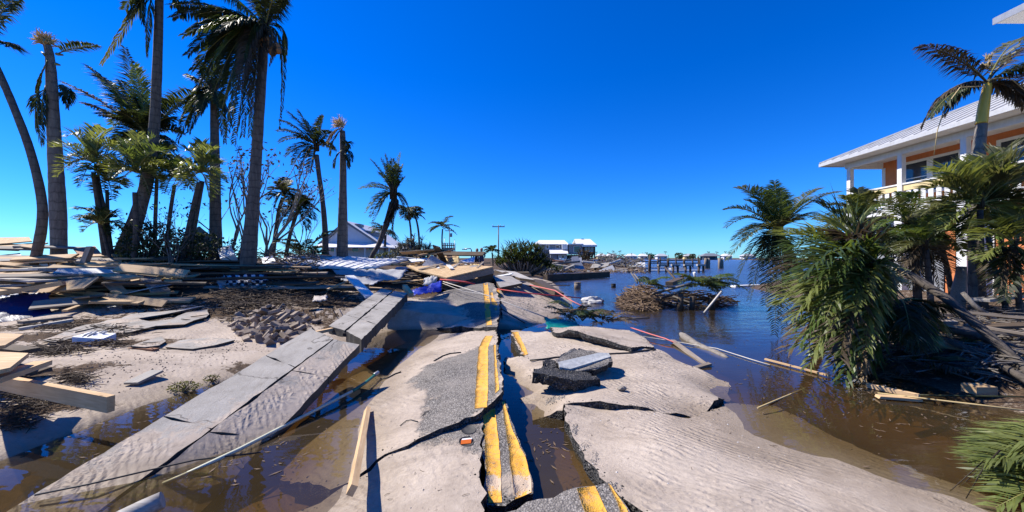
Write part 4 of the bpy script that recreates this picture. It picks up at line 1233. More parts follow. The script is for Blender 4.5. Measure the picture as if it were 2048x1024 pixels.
def spiky(label, cen, Y, n, L, wid, mat, name='spiky_clump', rx=1.5, ry=1.2, rz=1.5, stems=True, cat='shrub', h0=0.3, nb=9, up=0.35):
    """screw-pine like clump: heads of stiff sword leaves on crooked stems"""
    c = at(cen[0], cen[1], Y); z0 = tzs(c.x, c.y)
    root = thing(name, (c.x, c.y, z0), label, cat)
    lv, st = MB(), MB()
    for i in range(n):
        a = i * 2.399
        q = math.sqrt((i + .5) / n)
        hx, hy = math.cos(a) * q * rx, math.sin(a) * q * ry
        hz = z0 + h0 + rz * (1 - q * q * .75) * rnd(.45, 1.15)
        hp = Vector((c.x + hx, c.y + hy, hz))
        st.tube([Vector((c.x + hx * .3, c.y + hy * .3, z0 - .1)), Vector((c.x + hx * .75, c.y + hy * .75, (z0 + hz) / 2)) + rvec(.1), hp], [.09 * rz / 1.5, .06 * rz / 1.5, .04 * rz / 1.5], 5)
        for j in range(nb):
            b = j * 2.399 + i
            d = Vector((math.cos(b), math.sin(b), rnd(-.1, 1.2) + up)).normalized()
            l = L * rnd(.7, 1.15)
            m = hp + d * l * .55; t_ = m + (d + Vector((0, 0, -rnd(.2, 1.1)))).normalized() * l * .5
            s = d.cross(Vector((0, 0, 1))).normalized() * wid * .5
            k0 = lv.add([hp - s * .6, hp + s * .6, m + s, m - s, t_])
            lv.face([k0, k0 + 1, k0 + 2, k0 + 3]); lv.face([k0 + 3, k0 + 2, k0 + 4])
    lv.build('leaves', M[mat], root); st.build('stem', M['twig_grey'], root)
    return root
spiky('grey tangled screw-pine thicket right of the gabled house', (828, 495), 42, 70, 1.0, .09, 'grey_leaf', rx=2.6, ry=1.5, rz=2.6, nb=12)
spiky('dark shrub mound at the white house corner', (770, 500), 44, 26, .8, .09, 'leaf_dark', rx=1.8, rz=1.3)
spiky('big dark toppled palm clump beside the far waterfront houses', (1045, 515), 30, 90, 1.1, .08, 'leaf_dark', rx=2.2, ry=1.4, rz=1.9, nb=12, up=.6)
spiky('low dark palm scrub at the foot of the toppled clump', (1085, 535), 34, 40, .7, .07, 'leaf_dark', rx=1.8, ry=1.0, rz=.7, nb=10)
spiky('shaggy brown palm stump beside the grey sided house', (1168, 520), 68, 26, 1.3, .12, 'leaf_brown', rx=1.6, ry=1.2, rz=2.0, nb=12)
# ------------------------------------------------------------------ orange house on the right
def orange_house():
    FX, WX, ZF, ZR, ZE = 16.0, 17.6, 3.85, 4.8, 6.25
    h = thing('beach_house', (20, 12, 0.4), 'orange stilt house with a white railed porch and pale metal roof', 'house')
    Y0, Y1 = 4.5, 17.6
    def bx(name, mat, *a):
        m = MB(); m.abox(*a); return m.build(name, M[mat], h)
    bx('porch_floor', 'white', FX - .12, WX + 6, Y0, Y1 + .15, ZF - .28, ZF)
    w = bx('wall', 'orange', WX, WX + 6.5, Y0, Y1 - .05, ZF, ZE)
    bx('porch_ceiling', 'white', FX - .75, WX + 6.5, Y0, Y1 + .65, ZE + .003, ZE + .06)
    bx('porch_beam', 'white', FX - .08, FX + .08, Y0, Y1 + .1, ZE - .26, ZE)
    bx('porch_beam', 'white', FX + .083, WX + 4, Y1 - .06, Y1 + .1, ZE - .26, ZE)
    bx('corner_board', 'white', WX - .03, WX + .10, Y1 - .17, Y1 - .02, ZF, ZE - .262)
    ysp = [17.5, 15.2, 13.05, 10.9, 8.7, 6.5]
    for y in ysp:
        bx('post', 'white', FX - .09, FX + .09, y - .09, y + .09, ZF, ZE - .26)
    for y in ysp:
        bx('stilt', 'white', FX - .15, FX + .15, y - .15, y + .15, 0.0, ZF - .285)
    for a, b in zip(ysp[1:], ysp[:-1]):
        bx('top_rail', 'white', FX - .07, FX + .07, a + .092, b - .092, ZR - .06, ZR)
        bx('rail_board', 'cream', FX - .03, FX + .03, a + .092, b - .092, ZR - .30, ZR - .063)
        bx('bottom_rail', 'white', FX - .04, FX + .04, a + .092, b - .092, ZF + .06, ZF + .13)
        k_ = int((b - a - .2) / .27)
        for i in range(k_):
            y = a + .15 + (i + .5) * (b - a - .3) / k_
            bx('baluster', 'white', FX - .012, FX + .012, y - .085, y + .085, ZF + .133, ZR - .303)
    # end railing
    bx('top_rail', 'white', FX + .092, WX - .035, Y1 - .17, Y1 - .05, ZR - .06, ZR)
    bx('rail_board', 'cream', FX + .092, WX - .035, Y1 - .13, Y1 - .09, ZR - .30, ZR - .063)
    for i in range(5):
        x = FX + .25 + i * .27
        bx('baluster', 'white', x - .085, x + .085, Y1 - .12, Y1 - .1, ZF + .05, ZR - .303)
    # windows and doors on the porch wall
    for (ya, yb, za, zb, n) in ((14.55, 16.55, ZF + .75, ZF + 2.05, 2), (12.0, 13.3, ZF + .75, ZF + 2.05, 1), (9.6, 11.2, ZF + .02, ZF + 2.1, 2)):
        fr = MB()
        x = WX
        t = .11
        fr.abox(x - .05, x - .002, ya - t, ya, za - t, zb + t); fr.abox(x - .05, x - .002, yb, yb + t, za - t, zb + t)
        fr.abox(x - .05, x - .002, ya + .001, yb - .001, zb, zb + t); fr.abox(x - .05, x - .002, ya + .001, yb - .001, za - t, za)
        for i in range(1, n):
            ym = lerp(ya, yb, i / n); fr.abox(x - .048, x - .002, ym - t, ym + t, za + .001, zb - .001)
        wf = fr.build('window', M['white'], h)
        for i in range(n):
            pa, pb = lerp(ya, yb, i / n) + (t if i else 0), lerp(ya, yb, (i + 1) / n) - (t if i < n - 1 else 0)
            m = MB(); m.abox(x - .02, x - .006, pa, pb, za, zb); m.build('pane', M['glass'], wf)
            m = MB(); m.abox(x - .035, x - .021, pa, pb, (za + zb) / 2 - .02, (za + zb) / 2 + .02); m.build('glazing_bar', M['white'], wf)
    # roof: hipped sheet with ribs, gutter board and soffit
    ex, ey, ez = FX - .8, Y1 + .7, ZE + .08
    rx, ry, rz = 21.2, 12.3, ZE + .08 + 2.75
    A, B, C, D = Vector((ex, ey, ez)), Vector((ex, Y0, ez)), Vector((rx, Y0, rz)), Vector((rx, ry, rz))
    E = Vector((27, ey, ez)); G = Vector((27, Y0, ez))
    m = MB(); m.prism([A, D, C, B], (0, 0, .07)); rf = m.build('roof', M['roof_metal'], h)
    m = MB(); m.prism([A, E, D], (0, 0, .068)); m.build('roof_hip', M['roof_metal'], rf)
    m = MB(); m.prism([E, G, C, D], (0, 0, .066)); m.build('roof_back', M['roof_metal'], rf)
    y = ey - .25
    while y > Y0:
        t = 1.0 if y <= ry else (ey - y) / (ey - ry)
        p0 = Vector((ex, y, ez + .085)); p1 = Vector((lerp(ex, rx, t), y, lerp(ez, rz, t) + .085))
        MB().beam(p0, p1, .03, .035).build('roof_rib', M['roof_metal'], rf)
        y -= .45
    m = MB(); m.beam(A + Vector((0, 0, .09)), D + Vector((0, 0, .09)), .14, .05); m.build('hip_cap', M['roof_metal'], rf)
    bx('fascia', 'roof_metal', ex - .03, ex + .0, Y0, ey, ez - .09, ez + .05)
    bx('fascia', 'roof_metal', ex + .003, 27, ey + .001, ey + .03, ez - .09, ez + .05)
    # upper block near the camera, mostly outside the picture
    bx('upper_wall', 'orange', 17.4, 24, 3.5, 10.9, ZE + .5, 9.3)
    bx('upper_soffit', 'white', 15.62, 25, 3, 11.95, 9.32, 9.42)
    m = MB(); m.prism([Vector((15.6, 11.97, 9.44)), Vector((20, 7.5, 11.2)), Vector((20, 3, 11.2)), Vector((15.6, 3, 9.44))], (0, 0, .08)); m.build('upper_roof', M['roof_metal'], h)
    m = MB(); m.prism([Vector((15.6, 11.97, 9.44)), Vector((25, 11.97, 9.44)), Vector((20, 7.5, 11.2))], (0, 0, .078)); m.build('upper_roof_hip', M['roof_metal'], h)
    bx('upper_fascia', 'tin', 15.57, 15.6, 3, 11.99, 9.3, 9.5)
    # ground floor: boarded enclosure between the stilts
    y = 6.0
    i = 0
    while y < 16.8:
        wd = .32
        mt = 'orange' if y < 14.2 and i % 4 < 2 else ('white' if i % 3 == 0 else 'grey_siding')  # the grey boards paint palm shade onto a white slatted wall
        bx('ground_floor_board', mt, FX + .5, FX + .54, y, y + wd, 0.2 + .003 * (i % 2), ZF - .285)
        y += wd + .05; i += 1
    bx('ground_floor_shade', 'black', FX + .6, FX + 7.5, 6.0, 16.6, 0.2, ZF - .29)  # black block stands in for the shade behind the board gaps
    bx('stair_beam', 'tin', FX - .3, FX - .18, 5.5, 12.2, 3.05, 3.3)
orange_house()

# ------------------------------------------------------------------ palms on the right bank
r, c = palm('royal palm with yellow crownshaft overhanging the porch roof', [(1950, 600, 32), (1952, 450, 32), (1957, 310, 31), (1964, 245, 25), (1974, 172, 19)], 9.6,
     [(1838, 92, 0, .2, 'leaf_brown'), (1880, 100, .5, .22, 'leaf_dark'), (2080, 88, 0, .28, 'leaf_brown'), (2075, 130, -.4, .25, 'leaf_dark'), (2060, 75, .5, .3, 'leaf_olive'), (2100, 180, .4, .2, 'leaf_brown')],
     tmat='trunk_grey', crown=(1974, 165), mat='leaf_brown', boot=False, leaf=0.55, n=60, w=.02, wind=(0, 0, -.25), droop=.8)
p, rd = trunk_mesh([(1962.5, 248, 27), (1968, 210, 25), (1975, 168, 18)], 9.6)
MB().tube(p, [q * 1.04 for q in rd], 14).build('crownshaft', M['crownshaft'], r)
for (mx, my, x1, y1, dy, mt) in ((1890, 150, 1845, 250, .3, 'leaf_brown'), (1905, 165, 1860, 235, -.3, 'leaf_dark'), (1910, 150, 1870, 215, .5, 'leaf_brown'), (2030, 150, 2050, 215, .2, 'leaf_brown'), (2010, 160, 2060, 200, -.3, 'leaf_brown'), (1925, 155, 1890, 230, 0, 'leaf_brown')):
    frond(r, c, at(x1, y1, 9.6 + dy), 0, .5, 60, .02, mt, (-.05, 0, -.5), .8, .6, ctrl=at(mx, my, 9.5))
for pts in ([(1972, 172), (1920, 175), (1890, 215), (1875, 260), (1868, 310)], [(1975, 160), (2000, 155), (2025, 160), (2060, 190)]):
    MB().tube([at(a, b, 9.3) for a, b in pts], [.016, .013, .012, .01, .008][:len(pts)], 6).build('stripped_stalk', M['seed'], r)
tuft(r, at(1977, 118, 9.6), .16, 22, 'seed', 1.5)
tuft(r, at(1977, 135, 9.6), .2, 22, 'seed', 1.5)

def rp(label, trunk, Y, cr, tips, mats, leaf=.5, n=46, w=.022, arch=.3, droop=.6, tm='trunk_dark', wind=(0, 0, 0), ex=0, el=1.2, spread=.85, **kw):
    r, c = palm(label, trunk, Y, [], cr, mat=mats[0], tmat=tm, boot=kw.get('boot', True))
    for i, tp in enumerate(tips):
        dy = tp[2] if len(tp) > 2 else ((i * 7) % 5 - 2) * .22
        ar = tp[3] if len(tp) > 3 else arch
        mt = tp[4] if len(tp) > 4 else random.choice(mats)
        frond(r, c, at(tp[0], tp[1], Y + dy), ar, leaf, n, w, mt, wind, droop, spread, r0=.018, fold=kw.get('fold', .25))
    for i in range(ex):
        a = i * 2.4
        frond(r, c, c + Vector((math.cos(a), math.sin(a), rnd(-.5, .7))).normalized() * el * rnd(.8, 1.1), arch, leaf, n, w, random.choice(mats), wind, droop, spread, r0=.018)
    return r, c
# bushy palms before the porch
rp('bushy bright palm pressed against the porch railing', [(1965, 600, 17), (1962, 500, 15), (1960, 420, 14)], 8.6, (1962, 408),
   [(1872, 345), (1890, 362), (1925, 335), (1968, 322), (2015, 300), (2050, 310), (2070, 340), (2080, 380), (2075, 420), (2050, 460), (2020, 470, 0, .4), (1850, 380), (1870, 420), (1890, 455), (1930, 470), (2005, 345), (1942, 352), (1904, 380), (2030, 400), (1985, 440), (2060, 350, -.4), (1845, 430), (2090, 440), (2015, 355, -.5)],
   ['leaf_bright', 'leaf_bright', 'leaf', 'leaf_olive'], leaf=.66, n=42, w=.022, spread=.48, droop=.35, fold=.35)
rp('second bright palm crowding the first one by the porch posts', [(2010, 600, 15), (2004, 500, 13), (1998, 440, 12)], 9.2, (1996, 415),
   [(1925, 400), (1940, 360), (1980, 335), (2020, 335), (2060, 360), (2085, 410), (2070, 450), (2040, 480, 0, .5, 'leaf_olive'), (1990, 480), (1940, 460), (1915, 430), (2090, 470, 0, .5, 'leaf_olive')],
   ['leaf', 'leaf_bright'], leaf=.58, n=40, w=.02, spread=.48, droop=.35, fold=.35)
rp('date palm with a starburst crown and orange stalks under the porch', [(1835, 590, 20), (1830, 530, 16), (1818, 460, 14)], 9.4, (1815, 447),
   [(1745, 420), (1750, 460), (1765, 490), (1800, 515), (1840, 520), (1870, 490), (1875, 440), (1860, 400), (1830, 385), (1795, 385), (1765, 400), (1780, 510), (1855, 515), (1885, 460)],
   ['leaf', 'leaf_olive', 'leaf'], leaf=.34, n=44, w=.014, arch=.35)
rp('shaggy green palm leaning in front of the porch corner post', [(1752, 600, 18), (1745, 530, 15), (1730, 460, 14)], 10.2, (1725, 440),
   [(1650, 440), (1640, 475), (1660, 410), (1690, 392), (1715, 378), (1750, 385), (1775, 405), (1790, 440), (1650, 500), (1690, 500), (1720, 510), (1770, 480), (1680, 425), (1790, 470), (1705, 395)],
   ['leaf', 'leaf_olive', 'leaf_bright'], leaf=.42, n=46, w=.02, arch=.35)
rp('dark leaning palm with wind-torn crown beyond the fallen trunks', [(1905, 600, 15), (1895, 540, 13), (1880, 480, 12)], 9.9, (1878, 465),
   [(1825, 440), (1830, 490), (1850, 420), (1890, 410), (1925, 425), (1940, 470), (1930, 510), (1870, 520), (1840, 515)], ['leaf_dark', 'leaf'], leaf=.42)
rp('shaggy palm with brown dead fronds hanging beneath the porch', [(1862, 610, 16), (1858, 560, 15), (1852, 500, 13)], 8.9, (1850, 490),
   [(1790, 470), (1800, 500), (1805, 540, 0, .4, 'leaf_brown'), (1825, 570, 0, .4, 'leaf_brown'), (1880, 575, 0, .4, 'leaf_brown'), (1905, 545, 0, .4, 'leaf_dry'), (1910, 500), (1900, 460), (1870, 435), (1835, 440), (1840, 580, .3, .3, 'leaf_brown'), (1815, 455)],
   ['leaf', 'leaf_olive'], leaf=.42, n=46, w=.014, spread=.7)
rp('low green palm filling the gap before the boarded ground floor', [(1790, 620, 14), (1786, 580, 13), (1782, 540, 12)], 9.6, (1780, 525),
   [(1725, 500), (1720, 540), (1735, 575), (1765, 470), (1800, 470), (1835, 500), (1845, 545), (1825, 580), (1780, 590), (1750, 485)], ['leaf', 'leaf_dark', 'leaf_olive'], leaf=.42, n=46, w=.014, spread=.7)
rp('dense green palm shading the last porch stilts', [(2040, 640, 16), (2035, 560, 15), (2030, 500, 14)], 8.0, (2028, 490),
   [(1950, 480), (1960, 520), (1975, 560), (2010, 600), (2050, 600), (2085, 560), (2095, 510), (2080, 450), (2040, 420), (1995, 430), (1960, 450), (1985, 590, 0, .4, 'leaf_brown')], ['leaf', 'leaf_dark', 'leaf_bright'], leaf=.5, n=42, w=.018, spread=.65, droop=.4)
# feathery palm out over the water
rp('feathery date palm leaning out over the bay', [(1640, 640, 24), (1615, 580, 22), (1585, 520, 20), (1562, 475, 18)], 8.4, (1556, 462),
   [(1550, 362, 0, .02), (1545, 372, .3, .02), (1562, 380, -.3, .05), (1475, 375, 0, .35), (1448, 420, .3, .35), (1452, 455, -.2, .4), (1455, 520, 0, .45), (1475, 560, .2, .5), (1500, 600, 0, .5), (1530, 610, -.3, .5), (1640, 378, 0, .25), (1678, 385, .3, .22), (1620, 400, -.3, .2),
    (1600, 440, -.4, .3), (1640, 440, .4, .3), (1490, 480, -.4, .4), (1530, 530, .4, .4), (1570, 560, -.3, .4), (1490, 400, .4, .25), (1510, 375, -.3, .15), (1550, 670, -.4, .35), (1465, 480, .2, .4), (1570, 665, -.2, .3)],
   ['leaf', 'leaf_dark', 'leaf_dark', 'leaf_olive'], leaf=.4, n=66, w=.011, droop=.35, spread=.95, tm='trunk_dark')
# fallen crown: leaves streaming down to the water
def fallen():
    c = at(1800, 540, 6.4)
    trunkpix = [(2110, 800, 30), (2048, 735, 29), (1960, 655, 27), (1890, 595, 24), (1830, 556, 22), (1800, 540, 18)]
    b = gp(2048, 735, .35)
    r = thing('fallen_palm', (b.x + .5, b.y, tzs(b.x + .5, b.y)), 'fallen palm with its big green crown trailing into the water', 'palm tree')
    ys = [4.3, 4.75, 5.3, 5.8, 6.2, 6.4]
    pts = [at(p[0], p[1], y) for p, y in zip(trunkpix, ys)]
    MB().tube(pts, [p[2] * y / F / 2 * cosang(p[0]) for p, y in zip(trunkpix, ys)], 12).build('trunk', M['trunk_dark'], r)
    cs = [at(1850, 565, 6.25), at(1795, 540, 6.4), at(1740, 528, 6.45)]
    MB().tube([at(1780, 552, 6.3), at(1752, 540, 6.3), at(1728, 530, 6.3)], [.06, .07, .04], 10).build('crownshaft', M['crownshaft'], r)
    tuft(r, at(1785, 560, 6.2), .22, 60, 'seed', -.2)
    tips = [(1560, 470, 6.6), (1575, 500, 6.2), (1560, 545, 6.3), (1570, 590, 6.0), (1585, 640, 5.8), (1600, 690, 5.6), (1620, 730, 5.4), (1650, 765, 5.2), (1690, 785, 5.1), (1720, 775, 5.2), (1740, 740, 5.4), (1600, 430, 6.8), (1640, 410, 7.0), (1590, 520, 5.6),
            (1610, 600, 5.3), (1640, 660, 5.1), (1680, 720, 5.0), (1610, 470, 7.2), (1660, 445, 7.4), (1700, 430, 7.0), (1580, 560, 6.8), (1630, 560, 5.4), (1660, 620, 5.2), (1700, 680, 5.1), (1590, 660, 6.4), (1630, 710, 6.2), (1730, 700, 5.0), (1650, 500, 5.6), (1670, 560, 5.2), (1710, 620, 5.0), (1690, 480, 5.8), (1720, 560, 5.3), (1665, 740, 5.9), (1555, 610, 6.5), (1745, 650, 5.2), (1610, 500, 5.2), (1690, 760, 5.6), (1580, 700, 5.9), (1600, 560, 4.9), (1640, 690, 4.8)]
    for i, (px, py, Y) in enumerate(tips):
        if i % 4 == 3: continue
        b0 = cs[1].lerp(cs[2], rnd(.4, 1.0)) + rvec(.06)
        t = at(px, py, Y)
        t.z = max(t.z, .04)
        mt = random.choice(['leaf_dark', 'leaf', 'leaf', 'leaf_bright', 'leaf_bright', 'leaf_olive'])
        if i % 7 == 2: mt = 'leaf_dry' if i % 2 else 'leaf_brown'
        frond(r, b0, t, .22 + rnd(-.05, .1), .78, 46, .019, mt, (-.15, -.05, -.08), .35, .42, r0=.014, ragg=.14, fold=.3)
    for (px, py, Y) in ((1650, 640, 5.0), (1700, 620, 5.1), (1660, 665, 5.0)):
        frond(r, cs[2], at(px, py, Y), .2, .4, 20, .018, 'leaf_bright', (-.2, 0, -.3), .8, .8, r0=.014)
    # hanging fan below the trunk
    b0 = at(1800, 600, 5.9)
    for (px, py, Y) in ((1770, 650, 5.5), (1800, 680, 5.4), (1840, 700, 5.4), (1870, 690, 5.5), (1890, 660, 5.6), (1860, 620, 5.7), (1890, 620, 5.8), (1820, 660, 5.2)):
        frond(r, b0, at(px, py, Y), .25, .5, 48, .013, random.choice(['leaf', 'leaf_dark', 'leaf_bright']), (.05, 0, -.35), .6, .6, r0=.013)
    return r
fallen()
# other fallen stems
def fallen_stem(label, pix, mat='trunk_dark', cat='palm log'):
    pts = [at(px, py, Y) for px, py, w, Y in pix]
    rad = [w * Y / F / 2 * cosang(px) for px, py, w, Y in pix]
    m = MB(); m.tube(pts, rad, 10)
    o = m.build('fallen_palm_log', M[mat])
    return tag(o, label, cat)
fallen_stem('bare dark trunk fallen under the big trailing crown', [(2120, 735, 30, 4.9), (2048, 705, 28, 5.2), (1960, 672, 26, 5.7), (1885, 655, 22, 6.2), (1800, 660, 16, 6.6)])
fallen_stem('lowest dark trunk sloping to the ground beside the yard planks', [(2120, 800, 30, 4.2), (2048, 758, 28, 4.6), (1975, 715, 25, 5.1), (1900, 682, 18, 5.7)])
fallen_stem('pale thin trunk lying level in the yard', [(2060, 706, 12, 6.2), (1960, 702, 12, 6.3), (1880, 690, 11, 6.6), (1820, 694, 8, 6.8)], 'trunk_grey')
fallen_stem('dark upright stem leaning at the boarded ground floor', [(1975, 640, 16, 8.4), (1962, 560, 15, 8.6), (1945, 470, 13, 8.8)])
fallen_stem('two-toned stem leaning toward the porch stilts', [(2010, 610, 14, 8.6), (1990, 540, 13, 8.7), (1975, 470, 12, 8.8)], 'trunk')
fallen_stem('crooked brown trunk lying behind the lowest dark one', [(2080, 690, 20, 5.9), (2000, 668, 19, 6.3), (1930, 660, 16, 6.8), (1870, 640, 12, 7.3)], 'trunk')
fallen_stem('slim dark stem lying across the yard planks', [(2090, 770, 12, 4.9), (2000, 742, 12, 5.3), (1900, 720, 10, 5.9), (1840, 712, 7, 6.3)])
fallen_stem('short grey stem tipped against the mooring post', [(1990, 640, 14, 7.4), (1950, 612, 13, 7.6), (1925, 585, 11, 7.7)], 'trunk_grey')
# old wooden mooring post
m = MB(); P0 = gp(1913, 642, .2); Yp = P0.y
m.tube([at(1912, 650, Yp), at(1914, 615, Yp), at(1918, 580, Yp), at(1922, 550, Yp), at(1923, 533, Yp)], [.13, .145, .13, .10, .085], 12)
tag(m.build('wooden_post', M['wood_grey']), 'thick weathered grey post standing among the fallen trunks', 'post')
# foreground fronds at the right edge
r = thing('frond_cluster', gp(2120, 1010, .0), 'spray of fresh green fronds reaching in over the brown water', 'palm fronds')
cb = Vector((4.5, 2.55, .35))
for (px, py, Y) in ((1960, 945, 2.9), (1975, 905, 3.1), (1950, 880, 3.3), (2000, 1000, 2.7), (1990, 1030, 2.55), (1970, 925, 2.7), (1940, 915, 2.8), (2020, 870, 3.1), (1985, 965, 2.8), (1955, 895, 2.9), (2010, 1015, 2.9)):
    t = at(px, py, Y); t.z = max(t.z, .03)
    frond(r, cb + rvec(.1), t, .18, .42, 48, .010, random.choice(['leaf_bright', 'leaf', 'leaf_bright']), (-.25, 0, -.05), .3, .75, r0=.012)
for (px, py, px2, py2, Y) in ((1880, 1000, 2060, 860, 2.8), (1905, 985, 2060, 875, 2.9), (1930, 1000, 2000, 900, 2.7)):
    a, b = at(px, py, Y), at(px2, py2, Y)
    MB().tube([a, (a + b) / 2 + Vector((0, 0, .04)), b], [.003, .004, .006], 5).build('dry_leaflet', M['leaf_brown'], r)
# loose twigs and grass blades strung across the right water
for i, (a, b, mt) in enumerate((((1755, 786), (2060, 822), 'seed'), ((1830, 790), (2060, 794), 'leaf_olive'), ((1515, 816), (1612, 776), 'seed'))):
    pa, pb = gp(*a, .03), gp(*b, .12 if i < 2 else -.03)
    m = MB(); m.tube([pa, pa.lerp(pb, .33), pa.lerp(pb, .66) , pb], [.009, .01, .011, .008], 6)
    tag(m.build('cane_stalk', M[mt]), ('long pale cane stretched over the dark water by the yard', 'thin green cane just above the dark water by the yard', 'yellowish stick half sunk beside the sandy slab')[i], 'stick')
# ------------------------------------------------------------------ boards: every one is a thing
def board(p0, p1, w, t, mat, label, group=None, roll=0.0, name='plank', cat='plank', warp=0.0):
    p0, p1 = Vector(p0), Vector(p1)
    c = (p0 + p1) / 2
    d = p1 - p0
    L = d.length
    d.normalize()
    side = d.cross(Vector((0, 0, 1)))
    if side.length < 1e-3: side = Vector((1, 0, 0))
    side.normalize()
    up = side.cross(d)
    rot = Matrix((d, -side, up)).transposed()
    if roll: rot = rot @ Matrix.Rotation(roll, 3, 'X')
    m = MB()
    seg = 3
    # slightly warped box along local x with split, uneven ends
    ring = []
    for i in range(seg + 1):
        x = -L / 2 + L * i / seg
        bz = warp * math.sin(math.pi * i / seg)
        jx = [rnd(-.5, .5) * min(.03, w * .3) if i in (0, seg) else 0 for _ in range(4)]
        ring.append(m.add([(x + jx[0], -w / 2, -t / 2 + bz), (x + jx[1], w / 2, -t / 2 + bz), (x + jx[2], w / 2, t / 2 + bz), (x + jx[3], -w / 2, t / 2 + bz)]))
    for a, b in zip(ring[:-1], ring[1:]):
        for j in range(4):
            k_ = (j + 1) % 4
            m.face([a + j, b + j, b + k_, a + k_][::-1])
    m.face([ring[0] + j for j in range(4)][::-1]); m.face([ring[-1] + j for j in range(4)])
    o = m.build(name, M[mat], fix=True)
    o.matrix_world = Matrix.Translation(c) @ rot.to_4x4()
    tag(o, label, cat, group)
    return o

def panel(corners, thick, mat, label, name='plywood_sheet', cat='plywood', group=None, mside=None):
    c = sum((Vector(p) for p in corners), Vector()) / len(corners)
    m = MB()
    nrm = (Vector(corners[1]) - Vector(corners[0])).cross(Vector(corners[2]) - Vector(corners[0])).normalized()
    if nrm.z < 0: nrm = -nrm
    m.prism([Vector(p) - c for p in corners], -nrm * thick, 0, 1 if mside else None)
    o = m.build(name, [M[mat], M[mside]] if mside else M[mat], fix=True)
    o.location = c
    return tag(o, label, cat, group)

# --- foreground and left-edge lumber
board(gp(-60, 752, .40), gp(222, 808, .38), .06, .15, 'wood', 'heavy pale-topped beam jutting over the left water channel')
board(gp(-30, 766, .62), gp(86, 726, .60), .15, .05, 'wood', 'pale plank ending above the jutting beam')
panel([gp(-60, 700, .75), gp(57, 706, .75), gp(20, 735, .72), gp(-60, 752, .7)], .04, 'wood', 'wide pale board lying over the jutting beam', 'board', 'plank')
panel([gp(-60, 664, .75), gp(47, 668, .75), gp(10, 690, .72), gp(-60, 700, .7)], .04, 'wood', 'short wide board on the left edge below the blue sheet', 'board', 'plank')
board(gp(-20, 730, .40), gp(90, 742, .30), .18, .05, 'wood_dark', 'dark soaked board under the pale planks at the left edge')
board(gp(-40, 690, .55), gp(60, 702, .5), .2, .05, 'wood_dark', 'dark soaked board wedged under the short wide board')
b = board(gp(704, 981, .26), gp(735, 819, .05), .045, .07, 'wood', 'splintered pale stake propped on the rippled sand of the road', name='wooden_stake', cat='stake', roll=.5)
# weathered post end, bottom left
P0, P1 = gp(325, 999, .14), gp(200, 1060, .06)
m = MB(); m.tube([P0, P0.lerp(P1, .3), P1, P1 + (P1 - P0)], [.055, .06, .062, .06], 9)
tag(m.build('driftwood_post', M['wood_grey']), 'cracked silver driftwood post sticking out of the brown water', 'post')
board(gp(262, 697, .24), gp(312, 700, .24), .09, .04, 'wood_red', 'short reddish board on the pale sand')
board(gp(262, 767, .14), gp(314, 742, .2), .18, .03, 'wood_grey', 'small grey board half buried near the weed clump')

# --- the recognisable boards of the left lumber heap
LL = [((88, 598, 9.4), (345, 585, 9.9), .16, .06, 'wood', 'long straight pale board along the front of the left lumber heap'),
      ((-20, 590, 8.6), (128, 566, 9.3), .34, .10, 'wood', 'broad thick pale beam above the navy sheet'),
      ((-20, 555, 10.2), (88, 562, 9.6), .5, .05, 'wood_grey', 'broad grey siding board above the thick pale beam'),
      ((-20, 540, 11), (60, 528, 11.5), .2, .06, 'wood', 'pale board at the upper left of the lumber heap'),
      ((66, 538, 10.8), (262, 534, 11), .22, .05, 'wood_grey', 'long grey-white board across the top of the lumber heap'),
      ((292, 549, 10.6), (322, 583, 9.7), .38, .04, 'wood_old', 'wide brown weathered board slanting down the lumber heap'),
      ((110, 583, 9.8), (235, 578, 10.2), .16, .05, 'wood', 'short pale board lying behind the long straight one'),
      ((130, 622, 8.6), (170, 608, 9.2), .1, .05, 'wood', 'short pale offcut at the front foot of the lumber heap'),
      ((300, 606, 9.3), (335, 598, 9.7), .12, .04, 'wood_red', 'short reddish offcut at the front of the lumber heap'),
      ((168, 528, 11.6), (182, 494, 11.8), .16, .14, 'wood_old', 'short brown post standing up in the lumber heap'),
      ((40, 645, 7.5), (140, 634, 8.2), .16, .05, 'wood_old', 'grey board on the litter in front of the navy sheet'),
      ((38, 658, 7.2), (145, 640, 7.7), .14, .05, 'wood_grey', 'pale driftwood board beside the litter in front of the navy sheet'),
      ((699, 552, 11.4), (741, 594, 9.8), .26, .05, 'wood_white', 'white painted board leaning on the broken end of the sidewalk'),
      ((655, 579, 10.6), (702, 560, 11.4), .07, .05, 'wood', 'thin pale stick leaning against the white painted board'),
      ((625, 667, 6.1), (727, 645, 7.0), .07, .05, 'wood', 'thin pale stick lying across the lifted sidewalk'),
      ((809, 573, 10.7), (823, 590, 10.1), .12, .12, 'wood', 'short pale log end beside the bright blue tarp')]
for (a, b, w, t, mt, lab) in LL:
    board(at(*a), at(*b), w, t, mt, lab)
panel([at(168, 551, 10.6), at(255, 549, 10.8), at(260, 560, 10.1), at(180, 561, 10)], .03, 'osb', 'larger plywood piece in the middle of the lumber heap')
panel([at(205, 568, 10), at(240, 566, 10.1), at(258, 585, 9.6), at(228, 587, 9.5)], .03, 'wood', 'smaller pale sheet piece just below the plywood')
panel([at(-10, 475, 15), at(58, 474, 15.5), at(64, 482, 14.2), at(-10, 488, 13.8)], .04, 'osb', 'plywood sheet crowning the heap at the left edge')
panel([at(146, 497, 13.6), at(190, 492, 14), at(207, 512, 12.8), at(165, 517, 12.4)], .05, 'wood_red', 'pinkish roof sheet tipped behind the twin stems', 'roof_sheet', 'roof sheet')
panel([at(376, 472, 13.6), at(398, 452, 13.8), at(420, 470, 13.6), at(418, 500, 13.4), at(380, 502, 13.4)], .08, 'wood_old', 'broken gable panel standing in the thicket', 'gable_panel', 'wall panel')
